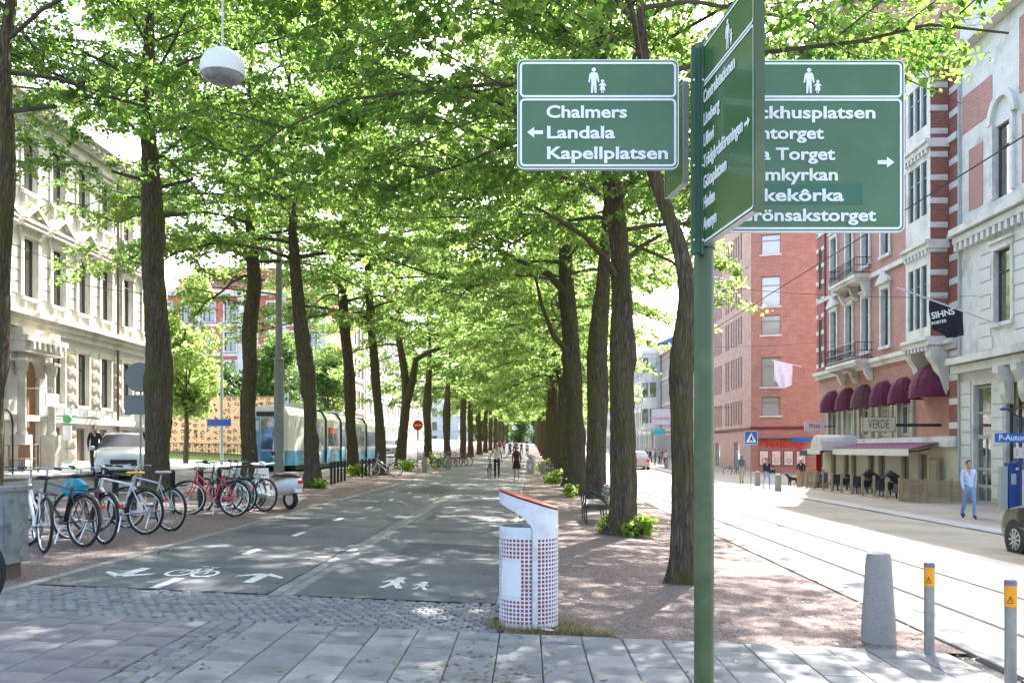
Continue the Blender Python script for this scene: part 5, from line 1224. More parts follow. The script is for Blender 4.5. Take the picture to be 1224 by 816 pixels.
    if 'mud' in extras:
        m_ = MB(); v = []
        for k in range(15):
            a = R(-10 + 165 * k / 14); v += [(.385 * math.cos(a), -.028, .34 + .385 * math.sin(a)), (.395 * math.cos(a), 0, .34 + .395 * math.sin(a)), (.385 * math.cos(a), .028, .34 + .385 * math.sin(a))]
        m_.add(v, [(3*k+j, 3*k+j+1, 3*k+4+j, 3*k+3+j) for k in range(14) for j in range(2)]); m_.build('mudguard', fm if 'mudc' in extras else blk, b, True)
        MB().box(-.41, -.385, -.03, .03, .52, .56).build('rear_reflector', mat('red_lens', (.6, .02, .02), rough=.25), b)
    if 'rack' in extras: k = MB(); k.tube([(.22, -.06, .76), (-.28, -.06, .74), (-.28, .06, .74), (.22, .06, .76)], .008, 5); k.tube([(-.2, -.06, .74), (0, -.07, .36)], .006, 4); k.tube([(-.2, .06, .74), (0, .07, .36)], .006, 4); k.build('luggage_rack', blk if 'mudc' not in extras else chrome, b)
    if 'basket' in extras:
        k = MB()
        for z in (.82, .92, 1.02): k.tube([(.98, -.16, z), (1.24, -.16, z), (1.24, .16, z), (.98, .16, z)], .006, 4, closed=True)
        for i in range(6):
            for s in (-1, 1): k.tube([(.99 + i * .05, s * .16, .80), (.99 + i * .05, s * .16, 1.03)], .004, 3)
        k.box(.99, 1.23, -.15, .15, .79, .80); k.build('basket', blk, b)
    MB().tube([(.42, .05, .28), (.38, .16, .02)], .009, 5).build('kickstand', chrome, b)
    return b
def at(u, v): return G(u, v)
yel = mat('yellow_cover', (.75, .48, .03), rough=.6); whs = mat('pale_saddle', (.55, .52, .48), rough=.5)
HB_ = math.atan2(.42, -.9)
x, y = at(52, 661); bike('white bicycle beside the grey cabinet, rear wheel towards us', x, y, math.atan2(.75, -.66), (.62, .60, .58), True, None, ('guard', 'rack'), .05, .5)
x, y = at(99, 654); bike('black bicycle with red rear lamp, second from the cabinet', x, y, math.atan2(.50, -.86), (.03, .03, .035), False, None, ('mud', 'rack'), .03, -.4)
x, y = at(118, 652); bike('maroon bicycle half hidden behind the black one', x, y + .15, math.atan2(.62, -.78), (.16, .04, .05), True, None, ('mud',), .08, .3)
x, y = at(173, 639); bike('white bicycle with a yellow saddle cover', x, y, math.atan2(.34, -.94), (.60, .60, .60), False, yel, ('mud', 'guard'), .04, .5)
x, y = at(203, 635); bike('silver bicycle with a pale saddle by the thick trunk', x, y, math.atan2(.46, -.88), (.34, .35, .38), False, whs, (), .05, .3)
x, y = at(280, 617.5); bike('bright red bicycle with black saddle', x, y, math.atan2(.24, -.97), (.56, .025, .05), True, None, ('guard', 'mud', 'rack'), .06, .5)
x, y = at(291, 612); bike('dark bicycle just behind the red one', x, y, math.atan2(.42, -.9), (.04, .035, .05), True, None, ('mud', 'basket'), .04, -.3)
x, y = at(305, 608); bike('grey bicycle between the red one and the scooter', x, y, math.atan2(.55, -.84), (.20, .23, .26), True, None, ('mud', 'rack'), .02, .4)
x, y = at(316, 611); bike('pale blue bicycle leaning against the white scooter', x, y, math.atan2(.48, -.88), (.24, .34, .42), True, None, ('guard',), .05, .2)
x, y = X(-45, 7.5) - 1.06, 7.5; bike('bicycle cut off at the lower left corner', x, y, 0.0, (.05, .05, .06), False, None, (), .02, 0.0)
x, y = at(468, 571); bike('pale bicycle leaning on the crooked tree', x, 43.0, math.atan2(.1, -.99), (.55, .50, .46), True, None, ('mud',), .10, .3)
fc = [(.45, .12, .12), (.06, .06, .07), (.05, .28, .36), (.5, .5, .5), (.30, .08, .10), (.06, .10, .26), (.08, .08, .08)]
for i, u in enumerate((521, 528, 534, 541, 548, 554, 560)):
    d = 60 + i * 1.6; bike('%s bicycle in the far row left of the path' % ['reddish', 'black', 'teal', 'grey', 'dark red', 'navy', 'charcoal'][i], X(u, d), d, math.atan2(.35, -.94) + random.uniform(-.2, .2), fc[i], i % 2 == 0, None, ('mud',) if i % 2 else ('basket', 'mud'), .05, .3)
bike('bicycle parked far right of the path near the shrubs', 1.2, 63, math.atan2(.2, .97), (.35, .35, .36), True, None, ('mud',), .05, .3)
bike('bicycle standing by the brick corner block', 17.0, 74, math.atan2(.5, -.8), (.05, .05, .06), True, None, (), .05, .3)
bag = MB(); vs = []
rgb = random.Random(3)
for i in range(7):
    for j in range(10):
        a = 2*PI*j/10; z = i / 6; k = (.05 + .09 * math.sin(PI * min(1, z * .9 + .08))) * rgb.uniform(.7, 1.3); vs.append((k * math.cos(a) * 1.15, k * math.sin(a) * .8, .30 * z))
bag.add(vs, [(i*10+j, i*10+(j+1) % 10, (i+1)*10+(j+1) % 10, (i+1)*10+j) for i in range(6) for j in range(10)] + [tuple(range(10)), tuple(60+j for j in range(10))])
x, y = at(92, 655); tag(bag.build('plastic_bag', mat('turquoise_plastic', (.02, .28, .42), rough=.35), None, True, (X(89, 13.2), 13.2, Z(596, 13.2)), .5), 'turquoise plastic bag wrapped over a bicycle', 'bag')
# posts of the bicycle stand
for i, (u, v, d) in enumerate(((117, 607, 15.2), (138, 603, 16.2), (160, 598, 17.4), (206, 596, 18.5), (240, 600, 19.5), (262, 600, 20.6))):
    xx = X(u, d); t = thing('stand_post', ['first', 'second', 'third', 'fourth', 'fifth', 'sixth'][i] + ' black bicycle stand post from the left', 'post', (xx, d, gz(xx, d)), 0, 'black bicycle stand posts')
    MB().lathe([(.055, -.05), (.055, .78), (.06, .79), (.06, .83), (.04, .86), (.002, .865)], 12).build('shaft', blk, t, True)
    MB().tube([(0, 0, .55), (.28, .03, .55)], .018, 6).build('locking_arm', blk, t)

# ------------------------------------------------------------------ white scooter
vx, vy = at(347, 609); sco = thing('motor_scooter', 'white motor scooter with black seat beside the bicycles', 'scooter', (vx, vy, gz(vx, vy)), math.atan2(.62, -.78))
swh = mat('scooter_white', (.66, .66, .65), rough=.3, coat=.6)
def loft(mb, secs, n=14, cap=True):
    vs = []
    for (xx, zc, hw, hh, pw) in secs:
        for j in range(n):
            a = 2*PI*j/n; c, s = math.cos(a), math.sin(a); vs.append((xx, hw * math.copysign(abs(c) ** pw, c), zc + hh * math.copysign(abs(s) ** pw, s)))
    k = len(secs); mb.add(vs, [(i*n+j, i*n+(j+1) % n, (i+1)*n+(j+1) % n, (i+1)*n+j) for i in range(k-1) for j in range(n)] + ([tuple(range(n)), tuple((k-1)*n+j for j in range(n))] if cap else [])); return mb
loft(MB(), [(-.36, .62, .03, .04, 1), (-.33, .60, .10, .10, .95), (-.25, .57, .165, .16, .9), (-.08, .53, .21, .20, .9), (.15, .51, .21, .20, .9), (.38, .48, .17, .18, .9), (.50, .45, .12, .15, .9), (.58, .42, .06, .10, .9)]).build('rear_body', swh, sco, True)
loft(MB(), [(-.30, .745, .05, .02, .9), (-.22, .765, .11, .04, .9), (.0, .785, .135, .05, .9), (.2, .765, .13, .05, .9), (.45, .77, .12, .05, .9), (.62, .73, .05, .03, .9)]).build('seat', sadblk, sco, True)
MB().box(.5, 1.0, -.17, .17, .26, .31).build('footboard', swh, sco)
mb = MB(); mb.add([(1.0, -.19, .28), (1.0, .19, .28), (1.10, .24, .62), (1.06, .18, .92), (1.06, -.18, .92), (1.10, -.24, .62), (1.05, -.17, .28), (1.05, .17, .28), (1.16, .18, .62), (1.12, .12, .92), (1.12, -.12, .92), (1.16, -.18, .62)], [(0, 1, 2, 5), (5, 2, 3, 4), (6, 11, 8, 7), (11, 10, 9, 8), (0, 5, 11, 6), (5, 4, 10, 11), (1, 7, 8, 2), (2, 8, 9, 3), (4, 3, 9, 10), (0, 6, 7, 1)]); mb.build('leg_shield', swh, sco)
mb = MB(); mb.sphere((1.08, 0, 1.0), .10, 12, 8, 1.1, 1, .8); mb.tube([(1.02, -.32, 1.03), (1.06, 0, 1.0), (1.02, .32, 1.03)], .022, 7); mb.build('handlebar', swh, sco, True)
mb = MB()
for s in (-1, 1): mb.tube([(1.05, s * .2, 1.02), (1.02, s * .27, 1.22)], .008, 5); mb.sphere((1.02, s * .28, 1.27), .06, 10, 6, .3, 1, .9)
mb.build('mirror', blk, sco)
for xx in (.0, 1.25):
    w_ = MB().tube([(.19 * math.cos(a), 0, .19 * math.sin(a)) for a in [2*PI*i/24 for i in range(24)]], .052, 8, closed=True).build('wheel', tyre, sco, True, (xx, 0, .245)); MB().lathe([(.14, -.03), (.14, .03)], 16).build('hub', chrome, w_, False, None, (R(90), 0, 0))
loft(MB(), [(1.02, .40, .05, .03, 1), (1.15, .47, .09, .05, 1), (1.3, .47, .09, .05, 1), (1.46, .36, .05, .05, 1)]).build('front_mudguard', swh, sco, True)
MB().box(-.385, -.345, -.06, .06, .60, .67).build('tail_light', mat('red_lens', (.6, .02, .02)), sco); MB().box(-.30, -.27, -.09, .09, .40, .52).build('number_plate', swhite, sco)
MB().tube([(.30, -.14, .22), (-.12, -.17, .23)], .045, 8).build('exhaust', chrome, sco, True)

# ------------------------------------------------------------------ grey street cabinet
cx, cyy = -5.88, 9.75; cab = thing('street_cabinet', 'weathered grey metal street cabinet at the left edge', 'cabinet', (cx, cyy, gz(cx, cyy)))
cabm = mat('cabinet_grey', (.15, .17, .17), (.24, .255, .25), scale=5, rough=.6, c3=(.10, .10, .09), s3=7)
mb = MB(); mb.box(-.46, .46, -.22, .22, .14, .90); mb.build('body', cabm, cab); MB().box(-.49, .49, -.25, .25, .902, .945).build('top', cabm, cab); MB().box(-.40, .40, -.18, .18, -.1, .139).build('plinth', mat('plinth_rust', (.12, .08, .065), rough=.9), cab)
MB().box(-.44, -.01, -.228, -.221, .30, .88).box(.01, .44, -.228, -.221, .30, .88).build('door', cabm, cab); MB().box(-.46, .46, -.226, -.2205, .16, .28).build('lower_strip', cabm, cab)
# ------------------------------------------------------------------ cars
ST_ = [(4.60, .36, .52, .52, .66, .70, .62, .73, .50), (4.52, .27, .74, .52, .84, .78, .78, .84, .62), (4.25, .22, .88, .55, .93, .90, .86, .96, .72), (3.70, .22, .93, .60, .955, .98, .89, 1.05, .76), (3.40, .22, .93, .60, .96, 1.0, .89, 1.10, .74),
       (2.65, .22, .93, .60, .96, 1.02, .89, 1.55, .62), (2.2, .22, .93, .6, .96, 1.02, .89, 1.63, .64), (1.4, .22, .93, .60, .96, 1.03, .89, 1.64, .64), (.55, .22, .93, .60, .96, 1.04, .88, 1.58, .62), (.12, .25, .88, .60, .93, 1.05, .86, 1.20, .70), (.0, .38, .78, .60, .86, .98, .80, 1.02, .66)]
def put_sides(gl, c):
    for sgn in (-1, 1):
        m_ = MB()
        for f in gl.f:
            vs = [gl.v[i] for i in f]
            if vs[0][1] * sgn > 0: m_.add(vs, [(0, 1, 2, 3)])
        m_.build('side_window', glass, c)
def car(label, loc, rz, paint, plate_txt=None, low=1.0):
    c = thing('parked_car', label, 'car', loc, rz); body = MB(); gl = MB(); ws = MB(); rw = MB(); S = ST_
    def ring(s): x, zb, wb, zm, wm, zt, wt, zr, wr = s; zr = zt + (zr - zt) * low; return [(x, -wb, zb), (x, -wm, zm), (x, -wt, zt), (x, -wr, zr), (x, 0, zr + .03), (x, wr, zr), (x, wt, zt), (x, wm, zm), (x, wb, zb)]
    rg_ = [ring(s) for s in S]
    for i in range(len(S) - 1):
        a, b = rg_[i], rg_[i + 1]
        for j in range(8):
            tgt = body
            if j in (2, 5) and 4 <= i <= 7: tgt = gl
            if j in (3, 4) and i == 4: tgt = ws
            if j in (3, 4) and i == 8: tgt = rw
            tgt.add([a[j], b[j], b[j + 1], a[j + 1]], [(0, 1, 2, 3)])
        body.add([a[0], a[8], b[8], b[0]], [(0, 1, 2, 3)])
    body.add(rg_[0], [tuple(range(9))]); body.add(rg_[-1], [tuple(range(8, -1, -1))])
    bm = bmesh.new(); me = body.mesh('body', paint); bm.from_mesh(me); bmesh.ops.remove_doubles(bm, verts=bm.verts, dist=.001); bm.to_mesh(me); bm.free()
    me.polygons.foreach_set('use_smooth', [True] * len(me.polygons)); me.set_sharp_from_angle(angle=R(32)); put('body', me, c)
    put_sides(gl, c); ws.build('windscreen', mat('car_glass', (.03, .035, .04), rough=.15, spec=.5), c); rw.build('rear_window', glass, c)
    pl = MB()
    for s in (-1, 1):
        for xx in (1.45, 2.2): pl.bar((xx, s * .895, 1.0), (xx + .03, s * .645, 1.0 + .6 * low), .07, .05)
    pl.build('door_pillar', blk, c)
    for xx in (.85, 3.75):
        for s in (-1, 1):
            w_ = MB().lathe([(.20, -.11), (.31, -.11), (.335, -.08), (.335, .08), (.31, .11), (.20, .11)], 26).build('wheel', tyre, c, True, (xx, s * .84, .335), (R(90), 0, 0))
            rm = MB(); rm.lathe([(.215, -.05), (.215, .02)], 22, cap=True)
            for k in range(10): t = 2*PI*k/10; rm.bar((.03 * math.cos(t), .03 * math.sin(t), -s * .122), (.20 * math.cos(t), .20 * math.sin(t), -s * .118), .035, .02)
            rm.lathe([(.22, -s * .112), (.20, -s * .125)], 22, cap=False); rm.build('rim', alu, w_)
            MB().lathe([(.39, -.012), (.39, .012)], 24).build('wheel_arch', blk, c, False, (xx, s * .944, .36), (R(90), 0, 0))
    g = MB(); g.box(4.56, 4.605, -.42, .42, .52, .68); g.build('grille', mat('grille_dark', (.02, .02, .02), rough=.5), c)
    for s in (-1, 1):
        MB().add([(4.55, s * .50, .70), (4.50, s * .76, .77), (4.44, s * .80, .70), (4.54, s * .52, .62), (4.60, s * .50, .70), (4.54, s * .76, .77), (4.48, s * .80, .70), (4.585, s * .52, .62)], [(4, 5, 6, 7), (0, 1, 5, 4), (1, 2, 6, 5), (2, 3, 7, 6), (3, 0, 4, 7)]).build('headlight', mat('headlight_grey', (.16, .17, .18), rough=.2, spec=.7), c)
        MB().sphere((2.95, s * 1.03, 1.08), .10, 10, 6, .6, 1.1, .8).build('wing_mirror', paint, c, True)
        MB().box(-.02, .06, s * .72 - .1, s * .72 + .1, .72, .95).build('tail_light', mat('red_lens', (.6, .02, .02)), c)
    MB().box(4.58, 4.62, -.26, .26, .38, .48).build('number_plate', swhite, c); MB().box(4.50, 4.57, -.70, .70, .24, .34).build('lower_bumper', blk, c)
    return c
wpaint = mat('white_car_paint', (.66, .66, .66), rough=.25, coat=.8); dpaint = mat('dark_car_paint', (.014, .014, .015), rough=.25, coat=.8)
car('white car coming towards us behind the thick trunk', (-15.7, 35.7, gz(-14.8, 33.6) - .09), math.atan2(-.917, .40), wpaint)
car('dark car cut off by the right picture edge', (10.72, 14.75, gz(10.7, 16) - .10), R(90), dpaint, low=.85)
car('far silver car on the left street past the tram', (-13.6, 92, gz(-13.6, 92) - .09), R(-90), mat('silver_paint', (.35, .36, .37), rough=.3, coat=.6))
car('distant red-striped white car seen right of the bench tree', (9.9, 82, gz(9.9, 82) - .1), R(90), mat('pinkwhite_paint', (.55, .42, .42), rough=.3, coat=.6))

# ------------------------------------------------------------------ tram
tr = thing('tram', 'blue and cream tram waiting behind the left trees', 'tram', (-13.2, 46, gz(-12.5, 46) - .09))
tcream = mat('tram_cream', (.70, .69, .63), (.76, .75, .70), scale=2, rough=.35, coat=.4); tblue = mat('tram_blue', (.06, .30, .48), (.09, .36, .54), scale=3, rough=.35, coat=.4); tlblue = mat('tram_light_blue', (.28, .48, .62), rough=.3, coat=.4)
def ringt(y, w_, lean=0.0): return [(-w_, y, .30), (-w_, y, 1.05), (-w_, y + lean * .3, 2.85), (-w_ * .80, y + lean * .4, 3.28), (0, y + lean * .45, 3.36), (w_ * .80, y + lean * .4, 3.28), (w_, y + lean * .3, 2.85), (w_, y, 1.05), (w_, y, .30)]
RT = [ringt(.0, .72, 1.1), ringt(.35, 1.05, .9), ringt(1.0, 1.25, .5), ringt(2.2, 1.325), ringt(30.5, 1.325)]
up, lo_ = MB(), MB()
for i in range(4):
    a, b = RT[i], RT[i + 1]
    for j in range(8): (lo_ if j in (0, 7) else up).add([a[j], b[j], b[j + 1], a[j + 1]], [(0, 1, 2, 3)])
up.add([RT[0][k] for k in range(1, 8)], [tuple(range(7))]); lo_.add([RT[0][k] for k in (0, 1, 7, 8)], [(0, 1, 2, 3)])
up.add(RT[-1], [tuple(range(8, -1, -1))])
up.build('body', tcream, tr); lo_.build('lower_panel', tblue, tr)
MB().add([(-.66, -.02, 1.12), (.66, -.02, 1.12), (.66, .27, 2.70), (-.66, .27, 2.70)], [(0, 1, 2, 3)]).build('windscreen', glass, tr)
MB().box(-.5, .5, .26, .36, 2.78, 3.02).build('destination_display', blk, tr)
for s in (-1, 1):
    for k in range(2): MB().lathe([(.10, -.03), (.10, .03)], 14).build('headlight', lampw, tr, False, (s * .45, -.01, .8 - k * .0), (R(90), 0, 0)) if k == 0 else None
    MB().add([(s * .99, .32, 1.15), (s * 1.22, 1.0, 1.15), (s * 1.265, 1.18, 2.6), (s * 1.04, .62, 2.6)], [(0, 1, 2, 3)]).build('corner_window', glass, tr)
bands = [(2.6, 4.3), (4.6, 7.2), (8.4, 11.4), (12.5, 16.2), (16.5, 20.4), (21.6, 25.4), (25.7, 29.8)]
for s in (-1, 1):
    for a, b in bands: MB().box(min(s*1.326, s*1.34), max(s*1.326, s*1.34), a, b, 1.32, 2.40).build('side_window', glass, tr)
    for y in (5.1, 13.5, 17.8, 26.5):
        dd = MB().box(min(s*1.341, s*1.355), max(s*1.341, s*1.355), y, y + 1.3, .42, 2.7).build('door', tlblue, tr); MB().box(min(s*1.356, s*1.36), max(s*1.356, s*1.36), y + .08, y + .61, .8, 2.62).box(min(s*1.356, s*1.36), max(s*1.356, s*1.36), y + .69, y + 1.22, .8, 2.62).build('door_glass', glass, dd)
    MB().box(min(s*1.3262, s*1.332), max(s*1.3262, s*1.332), 2.3, 30.4, 1.06, 1.18).build('waist_stripe', tlblue, tr)
for y in (7.7, 12.0, 21.0):
    mb = MB(); r_ = [(-1.36, .35), (-1.36, 2.87), (-1.09, 3.32), (0, 3.40), (1.09, 3.32), (1.36, 2.87), (1.36, .35)]
    for i in range(6): mb.bar((r_[i][0], y, r_[i][1]), (r_[i+1][0], y, r_[i+1][1]), .12, .05, (0, 1, 0))
    mb.build('bellows_frame', blk, tr)
MB().box(1.342, 1.35, 8.9, 10.3, 2.08, 2.42).build('orange_display', mat('amber_display', (.75, .10, .01), rough=.4), tr)
for ya, yb in ((4, 7), (14, 18)): MB().box(-.8, .8, ya, yb, 3.38, 3.6).build('roof_equipment', mat('roof_grey', (.35, .36, .36)), tr)
MB().box(-1.25, 1.25, 1.2, 30, .08, .295).build('underframe', blk, tr)

# ------------------------------------------------------------------ people
skinm = mat('skin', (.50, .28, .20), rough=.6)
def cloth(c): return mat('cloth_%s' % '_'.join('%02d' % int(v * 99) for v in c), c, tuple(min(1, v * 1.35 + .01) for v in c), scale=14, rough=.9)
def person(label, x, y, hd, h, shirt, trouser, hair, pose='stand', shoes=(.03, .03, .03), sleeves=True, bare_legs=False, skirt=None, hairlong=False, arm=None, z=None, group=None, seated=False):
    """hd: direction faced (radians, 0 = +x)"""
    p = thing('person', label, 'person', (x, y, gz(x, y) if z is None else z), hd + PI / 2, group); s = h / 1.75
    J = {}; E = []
    def j(n, co, r, mi): J[n] = (Vector(co), r, mi)
    sw = {'stand': .03, 'walk': .17, 'stride': .24}.get(pose, .03)
    j('pel', (0, 0, .96), (.145, .105), 1); j('spi', (0, .01, 1.12), (.13, .095), 0); j('che', (0, 0, 1.32), (.165, .11), 0); j('nek', (0, .01, 1.48), (.058, .058), 3); j('hd0', (0, -.01, 1.56), (.068, .075), 3); j('hd1', (0, -.015, 1.65), (.078, .092), 3); j('hd2', (0, 0, 1.715), (.060, .072), 3)
    for sd_, n in ((1, 'L'), (-1, 'R')):
        k = sd_
        j('sh' + n, (k * .17, .0, 1.42), (.062, .06), 0)
        el, wr, ha = arm[n] if arm and n in arm else ((k * .225, .03 + k * sw * .5, 1.14), (k * .225, -.04 + k * sw * .9, .90), (k * .22, -.07 + k * sw, .83))
        j('el' + n, el, (.046, .046), 0 if sleeves else 3); j('wr' + n, wr, (.030, .030), 0 if sleeves == 'long' or sleeves is True else 3); j('ha' + n, ha, (.036, .022), 3)
        if seated: hp, kn, an, to = (k * .09, 0, .93), (k * .11, -.42, .93), (k * .11, -.42, .52), (k * .11, -.56, .48)
        else: hp, kn, an, to = (k * .09, 0, .90), (k * .10, -.03 - k * sw * .75, .50), (k * .095, .03 - k * sw * 1.0 + (.10 if k < 0 else 0) * (sw / .17), .085 + (.05 if k < 0 and sw > .1 else 0)), (k * .105, -.13 - k * sw * 1.0 + (.07 if k < 0 else 0) * (sw / .17), .035)
        lm = 3 if bare_legs else 1
        j('hp' + n, hp, (.092, .092), 1); j('kn' + n, kn, (.062, .062), lm); j('an' + n, an, (.040, .045), lm); j('to' + n, to, (.040, .028), 2)
        E += [('pel', 'hp' + n), ('hp' + n, 'kn' + n), ('kn' + n, 'an' + n), ('an' + n, 'to' + n), ('che', 'sh' + n), ('sh' + n, 'el' + n), ('el' + n, 'wr' + n), ('wr' + n, 'ha' + n)]
    E += [('pel', 'spi'), ('spi', 'che'), ('che', 'nek'), ('nek', 'hd0'), ('hd0', 'hd1'), ('hd1', 'hd2')]
    names = list(J); idx = {n: i for i, n in enumerate(names)}
    me = bpy.data.meshes.new('body'); me.from_pydata([tuple(J[n][0] * s) for n in names], [(idx[a], idx[b]) for a, b in E], []); o = bpy.data.objects.new('b', me); C.objects.link(o)
    sk = o.modifiers.new('s', 'SKIN'); sk.use_smooth_shade = True
    for i, n in enumerate(names): v = me.skin_vertices[0].data[i]; v.radius = (J[n][1][0] * s, J[n][1][1] * s); v.use_root = (n == 'pel')
    o.modifiers.new('u', 'SUBSURF').levels = 1
    dg = bpy.context.evaluated_depsgraph_get(); dg.update(); bm_ = bpy.data.meshes.new_from_object(o.evaluated_get(dg)); bpy.data.objects.remove(o)
    bm_.name = 'body'; bm_.materials.clear()
    for m in (cloth(shirt), cloth(trouser), cloth(shoes), skinm): bm_.materials.append(m)
    segs = [(J[a][0] * s, J[b][0] * s, J[b][2]) for a, b in E]
    for f in bm_.polygons:
        c = f.center; best = (9, 0)
        for a, b, mi in segs:
            ab = b - a; t = max(0, min(1, (c - a).dot(ab) / ab.length_squared)); dd = (c - (a + ab * t)).length
            if dd < best[0]: best = (dd, mi)
        f.material_index = best[1]; f.use_smooth = True
    put('body', bm_, p)
    # fingers
    fg = MB()
    for n, k in (('L', 1), ('R', -1)):
        w0, h0 = J['wr' + n][0] * s, J['ha' + n][0] * s; d_ = (h0 - w0).normalized()
        for q, (o_, ln) in enumerate(((-.024, .070), (-.008, .080), (.008, .076), (.024, .060))):
            b0 = h0 + Vector((0, o_ * s, 0)); b1 = b0 + d_ * ln * .6 * s; fg.tube([b0, b1, b1 + (d_ + Vector((-k * .5, 0, 0))).normalized() * ln * .45 * s], [.010 * s, .009 * s, .007 * s], 5)
        fg.tube([w0 + d_ * .02 * s + Vector((0, -.018 * s, 0)), w0 + d_ * .05 * s + Vector((-k * .01, -.045, 0)) * s, w0 + d_ * .085 * s + Vector((-k * .015, -.05, 0)) * s], [.012 * s, .011 * s, .008 * s], 5)
    fg.build('hands', skinm, p, True)
    hm = mat('hair_%s' % '_'.join('%02d' % int(v * 99) for v in hair), hair, rough=.8); hb = MB(); n = 14; vs = []
    for i in range(7):
        a = PI * .62 * i / 6
        for k in range(n):
            t = 2*PI*k/n; fr = .72 if math.sin(t) < -.3 and a > .9 else 1.0
            vs.append((.088 * s * math.sin(a) * math.cos(t), .012 * s + .103 * s * math.sin(a) * math.sin(t) * (1 if math.sin(t) > 0 else (.98 if a < .9 else .80)), 1.655 * s + .105 * s * math.cos(a)))
    hb.add(vs, [(i*n+k, i*n+(k+1) % n, (i+1)*n+(k+1) % n, (i+1)*n+k) for i in range(6) for k in range(n)])
    if hairlong: hb.tube([(0, .06 * s, 1.68 * s), (0, .10 * s, 1.58 * s), (0, .10 * s, 1.46 * s)], [.07 * s, .075 * s, .03 * s], 9)
    hb.build('hair', hm, p, True)
    fa = MB(); fa.tube([(0, -.098 * s, 1.655 * s), (0, -.118 * s, 1.625 * s), (0, -.10 * s, 1.615 * s)], [.008 * s, .014 * s, .008 * s], 5)
    for k in (-1, 1): fa.sphere((k * .082 * s, .005 * s, 1.64 * s), .022 * s, 7, 5, .4, .8, 1.2)
    fa.build('nose_and_ears', skinm, p, True)
    ey = MB()
    for k in (-1, 1): ey.sphere((k * .030 * s, -.094 * s, 1.655 * s), .010 * s, 6, 4, 1.2, .5, .6)
    ey.box(-.022 * s, .022 * s, -.098 * s, -.088 * s, 1.588 * s, 1.594 * s); ey.build('eyes_and_mouth', mat('dark_features', (.08, .03, .03)), p)
    if skirt:
        k_ = MB(); n = 20; v = []
        for (r, z_) in ((.135, 1.02), (.165, .92), (.20, .74), (.225, .56)):
            v += [(r * s * (1 + .05 * math.sin(5*t)) * math.cos(t), r * .8 * s * math.sin(t), z_ * s) for t in [2*PI*q/n for q in range(n)]]
        k_.add(v, [(i*n+q, i*n+(q+1) % n, (i+1)*n+(q+1) % n, (i+1)*n+q) for i in range(3) for q in range(n)]); k_.build('skirt', cloth(skirt), p, True)
    return p
def backpack(label, x, y, hd, z, m):
    t = thing('backpack', label, 'backpack', (x, y, z), hd + PI / 2); b = MB(); n = 12; vs = []
    for (yy, zc, hw, hh) in ((.10, .0, .14, .21), (.14, 0, .155, .23), (.22, -.01, .15, .22), (.27, -.03, .11, .16)): vs += [(hw * math.copysign(abs(math.cos(q)) ** .6, math.cos(q)), yy, zc + hh * math.copysign(abs(math.sin(q)) ** .6, math.sin(q))) for q in [2*PI*i/n for i in range(n)]]
    b.add(vs, [(i*n+k, i*n+(k+1) % n, (i+1)*n+(k+1) % n, (i+1)*n+k) for i in range(3) for k in range(n)] + [tuple(range(n)), tuple(3*n+k for k in range(n))]); b.build('pack', m, t, True)
    b = MB()
    for k in (-1, 1): b.tube([(k * .09, .12, .18), (k * .10, 0, .26), (k * .10, -.13, .12), (k * .11, -.08, -.10), (k * .10, .11, -.16)], .014, 5)
    b.build('strap', m, t)
UPY = PI / 2
person('man in white shirt and black trousers wheeling a bicycle', -1.66, 48.0, UPY, 1.80, (.55, .50, .46), (.02, .02, .025), (.30, .20, .12), 'walk', sleeves=False, arm={'L': ((.0 - .0 + .30, .0, 1.18), (.42, -.16, 1.02), (.46, -.22, 1.0))})
bike('black bicycle wheeled by the man in the white shirt', -2.08, 47.5, R(86), (.03, .03, .03), False, None, (), .02, .1)
person('woman in red jacket and black skirt walking away', -.63, 47.7, UPY, 1.70, (.34, .02, .05), (.02, .02, .02), (.20, .04, .03), 'walk', bare_legs=True, skirt=(.015, .015, .02))
backpack('black backpack on the woman in red', -.63, 47.7, UPY, gz(-.63, 47.7) + 1.28, blk)
x, y = G(1158, 620); person('man in pale blue shirt and jeans walking towards us', x, y, R(-95), 1.84, (.42, .46, .58), (.16, .24, .38), (.06, .04, .03), 'walk', sleeves=True)
person('person in black close behind the man in the blue shirt', x + .45, y + .9, R(-95), 1.70, (.03, .03, .035), (.17, .22, .34), (.05, .03, .02), 'walk')
x, y = X(916.5, 48.4), 48.4; person('person in dark jacket and light jeans with shoulder bag', x, y, R(-80), 1.66, (.02, .022, .035), (.18, .30, .48), (.05, .035, .03), 'walk')
t = thing('shoulder_bag', 'dark bag slung beside the person in light jeans', 'bag', (x + .28, y, gz(x, y) + .86)); MB().prism([(-.14, 0), (.14, 0), (.17, .22), (-.17, .22)], -.06, .06).build('pouch', sadblk, t); MB().tube([(-.14, 0, .21), (-.2, 0, .5), (-.1, 0, .56), (.12, 0, .24)], .012, 5).build('strap', sadblk, t)
x, y = X(886.5, 58), 58; person('man in beige trousers with a backpack by the brick block', x, y, R(70), 1.80, (.16, .22, .34), (.46, .38, .28), (.25, .16, .10), 'walk'); backpack('grey backpack on the man in beige trousers', x, y, R(70), gz(x, y) + 1.34, mat('grey_fabric', (.14, .14, .13), rough=.9))
x, y = X(957.5, 55), 55; person('white-haired person in a dark coat with a dog', x, y, R(-110), 1.72, (.015, .018, .03), (.015, .018, .03), (.70, .66, .60), 'stand')
person('person in dark jacket standing in front of the cream house', -16.6, 35.2, R(-60), 1.78, (.02, .022, .03), (.04, .045, .07), (.08, .05, .03), 'stand')
person('seated person with white cap behind the terrace screen', X(984, 52.5), 52.5, R(-130), 1.70, (.04, .06, .14), (.05, .05, .06), (.62, .58, .50), seated=True, z=gz(16.8, 52.5) - .45)
